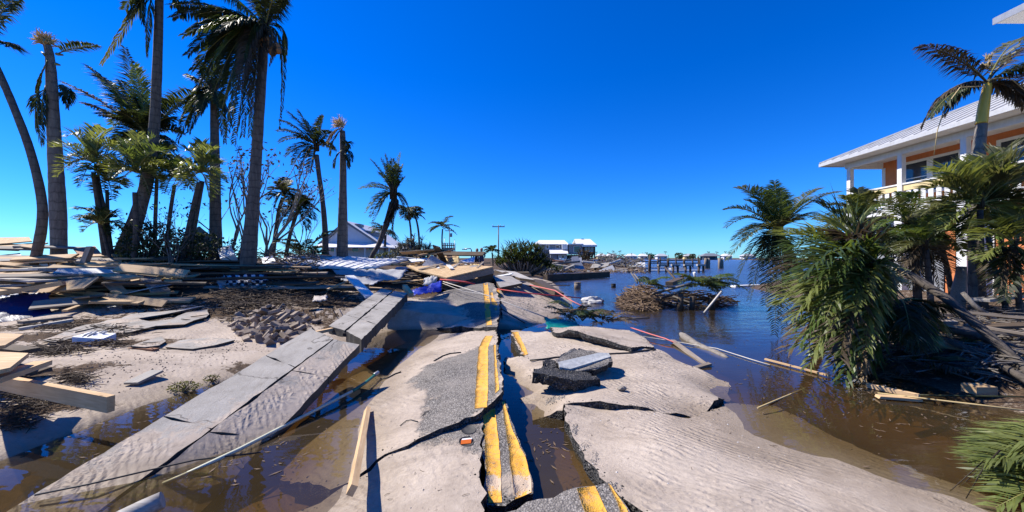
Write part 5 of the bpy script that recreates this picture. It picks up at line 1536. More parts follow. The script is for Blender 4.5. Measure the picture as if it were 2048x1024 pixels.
panel([at(435, 497, 13), at(460, 490, 13.2), at(470, 508, 12.7), at(440, 517, 12.5)], .25, 'wood_white', 'white cabinet tipped over left of the coconut trunk', 'cabinet', 'cabinet')
panel([at(522, 516, 12.8), at(545, 511, 13), at(551, 522, 12.5), at(526, 528, 12.4)], .06, 'house_blue', 'pale blue-grey panel leaning right of the coconut trunk', 'wall_panel', 'wall panel')
panel([at(-20, 512, 12.8), at(40, 506, 13.2), at(48, 518, 12.2), at(-20, 526, 11.8)], .05, 'tin', 'crumpled grey tin sheet at the left edge of the heap', 'tin_sheet', 'metal sheet')
panel([at(80, 516, 12.2), at(92, 514, 12.4), at(96, 528, 11.6), at(78, 528, 11.6)], .06, 'house_blue', 'small grey-blue panel beside the royal palm foot', 'wall_panel', 'wall panel')
panel([at(94, 516, 12.2), at(104, 515, 12.2), at(112, 530, 11.5), at(99, 531, 11.5)], .05, 'wood_white', 'small white panel beside the royal palm foot', 'wall_panel', 'wall panel')

def scatter(n, px0, px1, y0, y1, mats, labels, group, Lr=(1.0, 3.2), wr=(.09, .26), yaw=(0.0, 0.35), lift=(0.0, .35), pitch=.07, tr=(.03, .06), zmax=None, face=0.0, joined=None):
    jm = MB()
    for i in range(n):
        Y = math.sqrt(rnd(y0 * y0, y1 * y1))
        pxs = rnd(px0, px1)
        X = (pxs - CX) / F * Y
        g = tzs(X, Y)
        lf = lift if not (925 < pxs < 1000 and 15 < Y < 25) else (0, .3)
        z = g + .05 + lf[0] + (lf[1] - lf[0]) * random.random() ** 1.4
        a = random.gauss(*yaw)
        L = rnd(*Lr)
        d = Vector((math.cos(a), math.sin(a), random.gauss(0, pitch)))
        c = Vector((X, Y, z))
        q0, q1 = c - d * L / 2, c + d * L / 2
        for q in (q0, q1): q.z = max(q.z, tzs(q.x, q.y) + .03)
        if zmax is not None:
            for q in (q0, q1): q.z = min(q.z, zmax)
        j = random.choices(range(len(mats)), [m_[1] for m_ in mats])[0]
        w_ = rnd(*wr)
        if joined:
            jm.beam(q0, q1, w_, rnd(*tr), random.gauss(face, .22), j)
            continue
        tl = abs(q1.z - q0.z) / L
        sz = ('long' if L > lerp(*Lr, .66) else 'short' if L < lerp(*Lr, .33) else 'mid-length') + (' broad' if w_ > lerp(*wr, .6) else ' narrow' if w_ < lerp(*wr, .3) else '')
        sz += ' tilted' if tl > .16 else ''
        lab = sz + ' ' + labels[j]
        board(q0, q1, w_, rnd(*tr), mats[j][0], lab, group + ': ' + sz + ' ' + labels[j].split(' in the ')[0].split(' strewn')[0].split(' littering')[0].split(' under')[0], roll=random.gauss(face, .22), warp=rnd(-.03, .03))
    if joined: tag(jm.build('plank_litter', [M[m_[0]] for m_ in mats]), joined, None, None, 'stuff')
mixL = [('wood', 11), ('wood_grey', 2), ('wood_old', 2.5), ('wood_dark', 1.0), ('wood_white', .3)]
labL = ['fresh pale plank in the big lumber heap below the left palms', 'silver-grey plank in the big lumber heap below the left palms', 'brown weathered plank in the big lumber heap below the left palms', 'dark soaked plank in the big lumber heap below the left palms', 'white painted plank in the big lumber heap below the left palms']
scatter(108, -40, 330, 9.2, 12.6, mixL, labL, 'left lumber heap', yaw=(.1, .3), lift=(0, .6), wr=(.1, .42), Lr=(1.1, 3.4), face=.32)
scatter(18, -30, 110, 12.6, 14.4, mixL, labL, 'left lumber heap', yaw=(.15, .4), lift=(.1, .75), wr=(.1, .35), face=.3)
labD = ['dark soaked board in the low stack beneath the metal roof sheet', 'brown board in the low stack beneath the metal roof sheet', 'pale board in the low stack beneath the metal roof sheet']
scatter(22, 330, 560, 10.9, 12.7, [('wood_dark', 5), ('wood_old', 3), ('wood', 2)], labD, 'low dark board stack', yaw=(.05, .12), lift=(0, .42), Lr=(1.8, 4.2), wr=(.1, .25), pitch=.02)
scatter(8, 560, 690, 10.9, 12.4, [('wood_dark', 5), ('wood_old', 3), ('wood', 2)], labD, 'low dark board stack', yaw=(.05, .12), lift=(0, .15), Lr=(1.8, 4.2), wr=(.1, .25), pitch=.02)
labC = ['fresh pale splintered board in the wreckage around the two people', 'brown board in the wreckage around the two people', 'reddish board in the wreckage around the two people', 'white painted board in the wreckage around the two people', 'dark board in the wreckage around the two people']
scatter(54, 835, 1000, 15.5, 19.5, [('wood', 5), ('wood_old', 3), ('wood_red', 1.5), ('wood_white', 2), ('wood_dark', 2)], labC, 'centre wreckage', yaw=(.3, .7), lift=(.2, 1.25), pitch=.22, Lr=(.7, 2.6), wr=(.1, .4))
scatter(14, 800, 960, 13.4, 15.2, [('wood', 5), ('wood_old', 3), ('wood_red', 1.5), ('wood_white', 2), ('wood_dark', 2)], labC, 'centre wreckage', yaw=(-.1, .4), lift=(.05, .3), pitch=.06, Lr=(.6, 2.0), wr=(.06, .2))
scatter(16, 990, 1090, 14.5, 24, [('wood_grey', 5), ('wood_old', 3), ('wood_dark', 2)], ['pale grey board strewn on the road shoulder by the bay', 'brown board strewn on the road shoulder by the bay', 'dark board strewn on the road shoulder by the bay'], 'road shoulder boards', yaw=(-.6, .5), lift=(.0, .3), Lr=(.8, 2.6), wr=(.1, .4), pitch=.06)
labB = ['pale grey plank in the far wreckage on the bay shore', 'white board in the far wreckage on the bay shore', 'brown plank in the far wreckage on the bay shore', 'reddish plank in the far wreckage on the bay shore']
scatter(60, 1085, 1300, 42, 62, [('wood_grey', 4), ('wood_white', 2), ('wood_old', 4), ('wood_red', 2)], labB, 'bay shore wreckage', yaw=(.1, .5), lift=(.1, .9), Lr=(1.5, 5), wr=(.15, .5), pitch=.18, tr=(.06, .2), joined='far planks jumbled along the bay shore below the waterfront houses')

# torn sheets between the boards
def sheets(n, px0, px1, y0, y1, kinds, group, where, lift, size=(.5, 1.3), pitch=.15):
    for i in range(n):
        Y = rnd(y0, y1); Xx = (rnd(px0, px1) - CX) / F * Y
        a = random.gauss(.1, .5); tilt_ = .28; u = Vector((math.cos(a), math.sin(a), random.gauss(0, pitch))); v_ = Vector((-math.sin(a), math.cos(a), random.gauss(tilt_, pitch)))
        c = Vector((Xx, Y, tzs(Xx, Y) + rnd(*lift)))
        su, sv = rnd(*size), rnd(*size) * .7
        k_ = random.choice(kinds)
        P = [c - u * su + rvec(.1) - v_ * sv, c + u * su * rnd(.5, 1) - v_ * sv + rvec(.1), c + u * su - v_ * sv * rnd(-.3, .6), c + u * su * rnd(.6, 1) + v_ * sv + rvec(.1), c - u * su * rnd(.2, 1) + v_ * sv]
        nv = u.cross(v_).normalized()
        P = [p - nv * (p - c).dot(nv) for p in P]
        big = 'large' if su > lerp(*size, .5) else 'small'
        panel(P, .02, k_[0], '%s torn %s %s' % (big, k_[1], where), 'torn_sheet', 'sheet', '%s torn %s %s' % (big, k_[1], group))
SK = [('osb', 'plywood sheet'), ('wood_white', 'white wallboard sheet'), ('tin', 'grey tin sheet'), ('membrane', 'grey roofing felt sheet'), ('house_blue', 'pale siding sheet'), ('wood', 'bare wood sheet')]
sheets(20, -20, 320, 9.8, 13, [q for q in SK if q[0] not in ('house_blue', 'wood_white')] + [('osb', 'plywood sheet'), ('wood', 'bare wood sheet')], 'in the left heap', 'lying in the big lumber heap below the left palms', (.1, .45), (.3, .75))
sheets(18, 815, 925, 14.5, 20, SK + [('osb', 'plywood sheet'), ('wood_white', 'white wallboard sheet')], 'in the centre wreckage', 'in the wreckage around the two people', (.2, .8), (.3, .9), .3)
sheets(10, 1090, 1280, 44, 60, [('wood_white', 'white wallboard sheet'), ('tin', 'grey tin sheet'), ('wood_grey', 'grey siding sheet')], 'on the far shore', 'in the far wreckage on the bay shore', (.2, .7), (.6, 1.6), .3)
# right yard lumber
RY = [((1755, 722, 5.9), (1985, 752, 5.6), .10, .06, 'wood', 'long pale plank under the trailing green crown'),
      ((1925, 742, 5.6), (2080, 712, 5.8), .22, .06, 'wood', 'broad pale plank fanned out in the yard, uppermost'),
      ((1945, 752, 5.4), (2080, 722, 5.5), .16, .06, 'wood_red', 'reddish-edged plank fanned out in the yard, middle'),
      ((1950, 762, 5.2), (2090, 738, 5.3), .26, .06, 'wood', 'broad pale plank fanned out in the yard, lowest'),
      ((1735, 786, 5.0), (1838, 822, 4.6), .07, .05, 'wood', 'pale stake floating in the dark water beside the yard'),
      ((1755, 815, 4.6), (1840, 827, 4.5), .09, .03, 'wood', 'short pale board floating beside the dark water stake'),
      ((1530, 722, 6.3), (1660, 766, 5.4), .035, .025, 'wood', 'thin pale lath floating in front of the green crown'),
      ((1790, 735, 5.7), (1930, 765, 5.5), .05, .04, 'wood_dark', 'thin dark lath beside the long pale yard plank'),
      ((1960, 600, 8.0), (2070, 588, 8.4), .3, .06, 'wood_grey', 'pale board stacked against the boarded ground floor'),
      ((1880, 720, 6.4), (2060, 690, 6.9), .12, .05, 'wood_white', 'whitish board lying behind the pale thin trunk')]
for (a, b, w, t, mt, lab) in RY:
    qa, qb = at(*a), at(*b)
    for q in (qa, qb): q.z = max(q.z, max(tzs(q.x, q.y), 0) + .03)
    board(qa, qb, w, t, mt, lab)
m = MB(); q = gp(1958, 778, .12); m.box(q, Vector((.13, 0, 0)), Vector((0, .08, 0)), Vector((0, 0, .05)))
tag(m.build('wood_block', M['wood']), 'pale lumber block at the water edge under the fanned planks', 'block')
scatter(22, 1760, 2060, 5.6, 8.6, [('wood_old', 4), ('wood', 2), ('wood_dark', 3)], ['brown board littering the yard under the palms', 'pale board littering the yard under the palms', 'dark board littering the yard under the palms'], 'yard litter boards', yaw=(0, .7), lift=(0, .35), Lr=(.6, 2.2), wr=(.06, .26), face=.2, pitch=.12)

# ------------------------------------------------------------------ big roof pieces
def metal_roof():
    A, B, C, D = at(543, 532, 13.4), at(584, 508, 17.2), at(815, 519, 17.4), at(752, 535, 13.6)
    r = thing('fallen_roof', ((A + C) / 2).to_tuple()[:2] + (tzs((A.x + C.x) / 2, (A.y + C.y) / 2),), 'large white standing-seam metal roof lying flat on the wreckage', 'roof')
    m = MB()
    nx, ny = 28, 8
    def P(u, v_):
        p = (A.lerp(D, u)).lerp(B.lerp(C, u), v_)
        p.z += .06 * math.sin(u * 7 + v_ * 2) * (1 - v_) * .5 + .03 * math.sin(u * 13 + 2 * v_) + .05 * mnoise.noise((u * 6, v_ * 4, 1))
        return p
    for j in range(ny + 1):
        for i in range(nx + 1): m.v.append(tuple(P(i / nx, j / ny)))
    for j in range(ny):
        for i in range(nx):
            a = j * (nx + 1) + i
            m.face([a, a + 1, a + nx + 2, a + nx + 1], 0, True)
    k_ = len(m.v)
    edge = [i for i in range(nx + 1)] + [j * (nx + 1) + nx for j in range(1, ny + 1)] + [ny * (nx + 1) + i for i in range(nx - 1, -1, -1)] + [j * (nx + 1) for j in range(ny - 1, 0, -1)]
    for e_ in edge:
        x, y, z = m.v[e_]; m.v.append((x, y, z - .07))
    for i in range(len(edge)):
        j = (i + 1) % len(edge)
        m.face([edge[i], k_ + i, k_ + j, edge[j]])
    m.build('metal_sheet', M['roof_white'], r)
    for i in range(13):
        u = (i + .5) / 13
        m = MB(); m.tube([P(u, v_ / 6) + Vector((0, 0, .015)) for v_ in range(7)], .016, 5)
        m.build('seam', M['roof_white'], r)
metal_roof()

def drape(name, label, cat, pix, mat, amp=.1, thick=.01, freq=3.0, nx=26, ny=14, uv=None, group=None):
    """cloth or sheet spanned between four photo corners (px, py, Y), with folds"""
    A, B, C, D = [Vector(at(*p)) for p in pix]
    m = MB()
    for j in range(ny + 1):
        for i in range(nx + 1):
            u, v_ = i / nx, j / ny
            p = A.lerp(B, u).lerp(D.lerp(C, u), v_)
            n_ = mnoise.noise((p.x * freq, p.y * freq * 1.3, p.z * freq)) + .5 * mnoise.noise((p.x * freq * 2.7, p.y * freq * 2, 7))
            nr = (B - A).cross(D - A).normalized()
            p = p + nr * n_ * amp + Vector((0, 0, n_ * amp * .5))
            if 0 in (i, j) or i == nx or j == ny: p += rvec(.03)
            m.v.append(tuple(p))
    for j in range(ny):
        for i in range(nx):
            a = j * (nx + 1) + i
            m.face([a, a + 1, a + nx + 2, a + nx + 1], 0, True)
    o = m.build(name, M[mat])
    if uv:
        lay = o.data.uv_layers.new(name='UVMap')
        for poly in o.data.polygons:
            for li in poly.loop_indices:
                vi = o.data.loops[li].vertex_index
                lay.data[li].uv = ((vi % (nx + 1)) / nx * uv[0], (vi // (nx + 1)) / ny * uv[1])
    md = o.modifiers.new('thickness', 'SOLIDIFY'); md.thickness = thick
    return tag(o, label, cat, group)
drape('roof_felt', 'crumpled grey roof felt sheet below the metal roof', 'roof felt', [(664, 538, 13.2), (812, 540, 13.6), (800, 560, 12.6), (690, 562, 12.4)], 'membrane', .12, .02, 1.1)
drape('roof_felt', 'hanging grey felt flap folded under the crumpled sheet', 'roof felt', [(668, 552, 12.5), (770, 558, 12.6), (745, 570, 12.1), (700, 568, 12.1)], 'membrane', .1, .02, 1.3)
drape('blue_tarp', 'bright blue tarp bunched at the end of the sidewalk', 'tarp', [(824, 580, 11.4), (884, 562, 11.8), (882, 582, 11.3), (828, 592, 11.0)], 'blue_tarp', .10, .008, 2.6)
drape('plastic_bag', 'crumpled pale plastic bag above the bright blue tarp', 'plastic bag', [(848, 556, 12), (876, 552, 12), (872, 570, 11.7), (846, 572, 11.7)], 'membrane', .12, .01, 4)
drape('navy_tarp', 'shaded navy sheet hanging under the thick pale beam', 'tarp', [(-30, 594, 8.7), (98, 583, 9.2), (104, 640, 8.7), (-30, 650, 8.0)], 'navy_tarp', .10, .01, 2)
drape('green_tarp', 'green tarp snagged at the edge of the tilted road slab', 'tarp', [(1089, 633, 8.75), (1150, 646, 8.5), (1168, 656, 8.2), (1094, 657, 8.2)], 'green_tarp', .06, .008, 3)
drape('checkered_blanket', 'black and white checkered blanket hung over the low board stack', 'blanket', [(446, 551, 11.3), (536, 550, 11.5), (530, 578, 10.9), (456, 580, 10.8)], 'blanket', .09, .015, 2.4, uv=(11, 5))
drape('blanket_end', 'grey bunched blanket end beside the checkered blanket', 'blanket', [(432, 556, 11), (450, 550, 11.2), (452, 580, 10.7), (440, 578, 10.6)], 'membrane', .1, .012, 4)
drape('black_plastic', 'black plastic sheet half sunk at the left bank edge', 'plastic sheet', [(-40, 868, 3.9), (60, 858, 4.1), (70, 880, 3.8), (-40, 900, 3.5)], 'cable', .05, .008, 3)

# soft wreckage: insulation and rags caught in the heaps
for (nm, lab, px, py, Y, w, h_, mt) in (('insulation', 'torn yellow insulation batt beside the tall boards of the centre wreckage', 905, 522, 17, 26, 12, 'insulation'), ('insulation', 'small yellow insulation tuft under the splintered roof edge', 950, 535, 15.2, 18, 9, 'insulation'),
        ('rag', 'dirty pale cloth caught above the bright blue tarp', 868, 540, 14, 22, 10, 'rag'), ('rag', 'grey-brown cloth draped over the middle of the left lumber heap', 130, 560, 10.6, 36, 16, 'rag'), ('insulation', 'yellow insulation batt squeezed in the left lumber heap', 40, 545, 11.2, 40, 14, 'insulation'),
        ('rag', 'dirty pale cloth hanging at the royal palm foot', 150, 520, 12.0, 26, 10, 'rag'), ('rag', 'crumpled cloth lying beside the paver heap', 640, 598, 9.6, 26, 8, 'rag'), ('insulation', 'yellow insulation scrap at the right end of the lumber heap', 345, 562, 10.6, 34, 10, 'insulation')):
    drape(nm, lab, 'insulation' if nm == 'insulation' else 'cloth', [(px - w / 2, py - h_ / 2, Y + .3), (px + w / 2, py - h_ / 2 - 1, Y + .35), (px + w / 2, py + h_ / 2, Y - .3), (px - w / 2, py + h_ / 2 + 1, Y - .35)], mt, .09, .03, 3.5, 14, 9)
# splintered plywood roof piece with rafters
def ply_roof():
    A, B, C, D = at(893, 555, 12.4), at(986, 533, 13.9), at(940, 529, 16.5), at(812, 531, 15.2)
    r = thing('splintered_roof', (A.x, A.y, tzs(A.x, A.y)), 'splintered plywood roof piece tipped up over the road end', 'roof')
    n = (B - A).cross(D - A).normalized()
    if n.z < 0: n = -n
    E = A.lerp(D, .55) + Vector((-.2, 0, 0))
    m = MB(); m.prism([A, B, C, D, at(835, 541, 13.6)], -n * .05); m.build('plywood_sheet', M['osb'], r)
    m = MB(); m.beam(A - n * .16, B - n * .16, .06, .2); m.build('fascia_board', M['wood_old'], r)
    for i in range(6):
        u = (i + .5) / 6
        p0 = A.lerp(B, u) - n * .17; p1 = D.lerp(C, u) - n * .17
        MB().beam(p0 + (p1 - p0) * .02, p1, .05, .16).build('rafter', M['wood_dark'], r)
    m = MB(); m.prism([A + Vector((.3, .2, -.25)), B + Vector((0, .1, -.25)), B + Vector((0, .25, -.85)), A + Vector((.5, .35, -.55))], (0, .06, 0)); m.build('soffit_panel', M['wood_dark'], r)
    m = MB(); m.beam(D + Vector((-.9, .0, .05)), B.lerp(C, .5) + Vector((.4, .2, .1)), .12, .06); m.build('batten', M['wood'], r)
ply_roof()
for i in range(13):
    A, B, C, D = at(893, 555, 12.4), at(986, 533, 13.9), at(940, 529, 16.5), at(812, 531, 15.2)
    u, v_ = rnd(.1, .9), rnd(.15, .95)
    c = A.lerp(B, u).lerp(D.lerp(C, u), v_) + Vector((0, 0, .06 + .02 * (i % 4)))
    a = random.gauss(.4, .6); L = rnd(.35, 1.3)
    ax = (B - A).normalized() * math.cos(a) + (D - A).normalized() * math.sin(a)
    mt = ['wood', 'wood_old', 'wood_grey', 'wood_white', 'wood_dark'][i % 5]
    nm = ['pale', 'brown', 'grey', 'white', 'dark'][i % 5]
    board(c - ax * L / 2, c + ax * L / 2, rnd(.06, .2), .03, mt, '%s splinter board strewn on the splintered plywood roof' % nm, '%s splinter boards on the splintered roof' % nm, roll=random.gauss(.1, .15))
panel([at(985, 551, 14.6), at(1022, 552, 15.2), at(1045, 566, 13.8), at(1000, 575, 12.6)], .10, 'wood_grey', 'weathered wall panel tipped between the road slab and the bay', 'wall_panel', 'wall panel', mside='wood_dark')
panel([at(990, 540, 17.5), at(1030, 543, 17.5), at(1070, 560, 14.4), at(1040, 556, 14.8)], .10, 'wood_grey', 'long grey wall panel sliding toward the bay', 'wall_panel', 'wall panel', mside='wood_dark')
panel([at(1055, 556, 17), at(1085, 560, 17), at(1128, 586, 13), at(1110, 584, 13)], .15, 'wood_dark', 'dark long beam panel sloping to the bay beside the red straps', 'wall_panel', 'wall panel')

# ------------------------------------------------------------------ paver heap
def pavers():
    base = MB(); base.abox(-.105, .105, -.055, .055, -.035, .035)
    first = None
    me = None
    for i in range(96):
        a = i * 2.399
        q = math.sqrt((i + .5) / 96)
        px, py = 548 + math.cos(a) * q * 84 + rnd(-6, 6), 652 + math.sin(a) * q * 36 + rnd(-3, 3)
        if px > 655 - (py - 640) * 1.6 + 40: px = 610 - rnd(0, 90)
        g = onground(px, py)
        hgt = .32 * max(0, 1 - q * 1.1) * random.random() + .04
        if me is None:
            o = base.build('paver', M['paver']); me = o.data
            bm = bmesh.new(); bm.from_mesh(me)
            bmesh.ops.bevel(bm, geom=bm.edges[:], offset=.006, segments=1, affect='EDGES'); bm.to_mesh(me); bm.free()
        else:
            o = bpy.data.objects.new('paver', me); COL.objects.link(o)
        o.location = (g.x, g.y, tzs(g.x, g.y) + hgt)
        o.rotation_euler = (random.gauss(0, .5), random.gauss(0, .5), rnd(0, 6.28))
        o.scale = (1.05,) * 3
        upv = o.rotation_euler.to_matrix() @ Vector((0, 0, 1))
        st_ = 'lying flat' if upv.z > .93 else 'gently tilted' if upv.z > .75 else 'steeply tipped'
        wh = 'on top of' if hgt > .2 else 'in the middle of' if q < .6 else 'at the rim of'
        tag(o, 'grey-brown paver %s %s the paver heap beside the sidewalk' % (st_, wh), 'paver', 'pavers %s %s the heap' % (st_, wh))
pavers()

# ------------------------------------------------------------------ overturned asphalt chunks on the right lane
def chunk(name, corners, depth, label, mat='road', sand=.0):
    P = [Vector(c) for c in corners]
    c = sum(P, Vector()) / len(P)
    m = MB()
    # ragged outline
    out = []
    for i in range(len(P)):
        a, b = P[i], P[(i + 1) % len(P)]
        for q in range(5):
            p = a.lerp(b, q / 5)
            out.append(p + (rvec(.014) if q else Vector()))
    dv = Vector(depth)
    k_ = len(out)
    n0 = m.add(out); n1 = m.add([p + dv * .5 + rvec(.02) for p in out]); n2 = m.add([p + dv + rvec(.015) for p in out])
    m.face([n0 + i for i in range(k_)], 0); m.face([n2 + i for i in range(k_)][::-1], 1)
    for r0, r1 in ((n0, n1), (n1, n2)):
        for i in range(k_):
            j = (i + 1) % k_
            m.face([r0 + i, r1 + i, r1 + j, r0 + j], 1)
    o = m.build(name, [M[mat], M['edge']], fix=True)
    at_ = o.data.attributes.new('sand', 'FLOAT', 'POINT')
    at_.data.foreach_set('value', [sand] * len(o.data.vertices))
    return tag(o, label, 'asphalt chunk')
cA = [at(1111, 719, 5.0), at(1141, 698, 5.4), at(1164, 698, 5.45), at(1217, 707, 5.35), at(1226, 723, 5.05), at(1190, 740, 4.85), at(1141, 744, 4.75), at(1117, 735, 4.8)]
ch = chunk('asphalt_chunk', cA, (.01, .09, -.11), 'tilted asphalt chunk with a white lane line on the right lane')
m = MB()
nn = (cA[3] - cA[0]).cross(cA[1] - cA[0]).normalized()
if nn.z < 0: nn = -nn
pw = [at(1119, 737, 4.79), at(1116, 727, 4.92), at(1199, 708, 5.3), at(1217, 709, 5.32), at(1221, 716, 5.2), at(1140, 741, 4.79)]
m.prism([p + nn * .022 for p in pw], -nn * .03); m.build('white_line', M['worn_white'], ch)
chunk('asphalt_chunk', [at(1067, 737, 4.72), at(1090, 733, 4.85), at(1130, 738, 4.85), at(1182, 747, 4.75), at(1200, 758, 4.6), at(1150, 762, 4.45), at(1100, 752, 4.5), at(1066, 745, 4.6)], (.0, .03, -.14), 'black upside-down asphalt chunk in front of the white-lined one', 'edge')
chunk('asphalt_chunk', [at(1085, 722, 4.95), at(1100, 719, 5.05), at(1114, 724, 5.0), at(1112, 735, 4.85), at(1090, 735, 4.85)], (.0, .03, -.10), 'small black asphalt lump wedged beside the white-lined chunk', 'edge')
def rock(name, c, rad, mat, label, cat, sub=2, rough=.35):
    bm = bmesh.new(); bmesh.ops.create_icosphere(bm, subdivisions=sub, radius=1.0)
    for v_ in bm.verts:
        n_ = mnoise.noise(v_.co * 1.3 + Vector(c)) * rough + mnoise.noise(v_.co * 3.1 + Vector(c)) * rough * .5
        v_.co = Vector((v_.co.x * rad[0], v_.co.y * rad[1], v_.co.z * rad[2])) * (1 + n_)
    me = bpy.data.meshes.new(name); bm.to_mesh(me); bm.free(); me.materials.append(M[mat])
    o = bpy.data.objects.new(name, me); COL.objects.link(o); o.location = c
    return tag(o, label, cat)
P = gp(1244, 778, .15)
rock('stone', (P.x, P.y, P.z + .01), (.06, .04, .03), 'gravel', 'single pale stone on the smooth right lane sand', 'stone')
_cen = {}
def near_surf(cx_, cy_, px, py, zf):
    key = (cx_, cy_)
    if key not in _cen: _cen[key] = (onslab(zf, cx_, cy_) if zf else onground(cx_, cy_)).z
    p = gp(px, max(py, HY + 20), _cen[key])
    p.z = (zf or tzs)(p.x, p.y)
    return p
def stones(name, label, pix, n, size, mat='gravel', zf=None, spread=1.0, parent=None):
    """loose gravel: many small angular lumps as one mass"""
    m = MB()
    for i in range(n):
        a, b, rx, ry = random.choice(pix)
        px, py = a + random.gauss(0, rx * .5) * spread, b + random.gauss(0, ry * .5) * spread
        p = near_surf(a, b, px, py, zf)
        s = size * rnd(.5, 1.5)
        k_ = m.add([p + Vector((rnd(.6, 1.2) * x, rnd(.6, 1.2) * y, rnd(.5, 1) * z)) * s for x, y, z in ((1, 0, 0), (0, 1, 0), (-1, 0, 0), (0, -1, 0), (0, 0, .9), (0, 0, -.5))])
        for f in ((0, 1, 4), (1, 2, 4), (2, 3, 4), (3, 0, 4), (1, 0, 5), (2, 1, 5), (3, 2, 5), (0, 3, 5)): m.face([k_ + q for q in f])
    o = m.build(name, M[mat], parent)
    return tag(o, label if parent is None else None, None, None, 'stuff')
stones('gravel', 'loose gravel along the broken edges of the right lane', [(1105, 782, 14, 10), (1110, 798, 22, 8), (1080, 745, 20, 8)], 520, .011, 'gravel', o_zf[roadD2.name])
stones('gravel', 'pebbles along the edge of the water-filled trench', [(1150, 860, 8, 14), (1172, 890, 12, 14), (1190, 920, 10, 16), (1225, 975, 14, 10)], 320, .010, 'gravel', o_zf[roadD1.name])
stones('gravel', 'gravel washed over the slab beside the bay', [(1060, 610, 40, 20), (1100, 600, 30, 14)], 420, .022, 'gravel', o_zf[roadG.name])
stones('rubble', 'pebbles and rubble strewn over the left bank sand', [(420, 700, 60, 18), (300, 720, 90, 22), (200, 735, 80, 20), (560, 640, 90, 30), (480, 690, 50, 12)], 520, .013, 'paver')

def straw(name, label, areas, n, L, mat='mulch', zf=tzs, up=.05, r=.006):
    m = MB()
    for i in range(n):
        px, py, rx, ry = random.choice(areas)
        p = near_surf(px, py, px + random.gauss(0, rx * .5), py + random.gauss(0, ry * .5), None)
        a = random.gauss(.3, .9); l = L * rnd(.4, 1.3)
        d = Vector((math.cos(a), math.sin(a), random.gauss(0, .18))) * l / 2
        p = p + Vector((0, 0, rnd(0, up) + .01))
        q = p + rvec(l * .08)
        m.tube([p - d, q, p + d], [r, r * 1.2, r * .6], 4, 0, False)
    o = m.build(name, M[mat])
    return tag(o, label, None, None, 'stuff')
straw('driftwood_litter', 'dark straw and bark litter on the left bank', [(520, 605, 110, 14), (560, 590, 130, 12), (640, 590, 60, 12), (480, 600, 60, 16)], 1500, .3, 'mulch', up=.12, r=.009)
straw('driftwood_litter', 'brown straw bands on the bank before the concrete sheets', [(120, 655, 80, 12), (200, 690, 90, 10), (110, 705, 60, 10), (230, 665, 60, 8), (320, 610, 100, 8)], 1100, .22, 'mulch', up=.08, r=.006)
straw('driftwood_litter', 'dark wet litter under the jutting beam', [(60, 815, 60, 14), (130, 800, 50, 10), (30, 850, 40, 14), (150, 760, 40, 10), (40, 790, 40, 12)], 900, .13, 'mulch', up=.07, r=.004)
straw('driftwood_litter', 'brown plant litter in the yard under the fallen palms', [(1880, 680, 120, 30), (1960, 620, 80, 20), (1600, 720, 40, 8), (1780, 740, 80, 14)], 1500, .22, 'twig', up=.08, r=.006)
straw('driftwood_litter', 'branch litter heaped between the fallen trunks of the yard', [(1930, 650, 130, 26), (1990, 700, 90, 26), (1850, 700, 80, 24), (2000, 740, 60, 16)], 700, .5, 'twig_grey', up=.25, r=.010)
leafbush('low green weed clump at the water edge beside the sidewalk', [(onground(368, 782) + Vector((0, 0, .06)), (.19, .12, .06))], 360, .015, 'leaf_olive', 'weed_clump', 'twig', twigs=8, cat='weed')
leafbush('smaller weed clump farther up the bank by the sidewalk', [(onground(424, 763) + Vector((0, 0, .05)), (.10, .08, .05))], 160, .013, 'leaf_olive', 'weed_clump', 'twig', twigs=5, cat='weed')

# foam box on the bank
q = onground(187, 690)
r = thing('foam_box', q, 'broken white foam box lying in litter on the left bank', 'foam box')
m = MB(); m.prism([q + Vector(v_) for v_ in ((-.25, -.1, .16), (.22, -.06, .12), (.24, .14, .17), (-.2, .12, .2))], (0, 0, -.16)); m.build('box_body', M['house_blue'], r)
m = MB()
for i in range(9):
    p = q + Vector((rnd(-.2, .2), rnd(-.1, .12), .19)); m.tube([p - Vector((.05, 0, .03)), p, p + Vector((.04, .02, .03))], [.008, .022, .006], 5)
tag(m.build('foam_crumbs', M['styro'], r), kind='stuff')
q = at(230, 614, 9.2)
m = MB(); m.prism([at(212, 612, 9.2), at(248, 606, 9.4), at(244, 616, 9.1), at(222, 622, 8.9)], (.0, .1, -.12))
tag(m.build('white_tub', M['tin']), 'grey-white plastic tub tipped over before the long straight board', 'tub')
# ------------------------------------------------------------------ pipes, ropes, straps
def line(name, label, cat, pts, r, mat, sag=0.0, n=8):
    m = MB()
    m.tube(pts, r, n)
    o = m.build(name, M[mat])
    return tag(o, label, cat)
r = thing('hose', gp(752, 749, .06), 'pale pipe with a green hose end running into the brown water', 'hose')
m = MB(); m.tube([gp(250, 1000, -.12), gp(367, 951, -.02), gp(480, 898, .03), gp(600, 836, .05), gp(704, 783, .06)], .018, 10); m.build('pipe', M['pvc'], r)
m = MB(); m.tube([gp(704, 783, .06), gp(730, 766, .06), gp(750, 750, .06)], .02, 10); m.build('green_hose', M['green_hose'], r)
m = MB(); m.tube([gp(748, 751, .06), gp(756, 745, .07)], .028, 10); m.build('coupling', M['tin'], r)
zB, zD2, zA = o_zf[roadB.name], o_zf[roadD2.name], o_zf[roadA.name]
def sl(zf, pix, up=.01): return [onslab(zf, a, b) + Vector((0, 0, up)) for a, b in pix]
line('cable', 'black cable lying across the right lane behind the chunk', 'cable', sl(zD2, [(1060, 722), (1085, 720), (1111, 716), (1160, 713), (1217, 709), (1262, 707), (1290, 702), (1311, 700)], .012), .012, 'cable')
line('cable', 'thin black cable on the sand left of the bare asphalt', 'cable', sl(zB, [(760, 760), (775, 757), (790, 749), (802, 745)], .01), .009, 'cable')
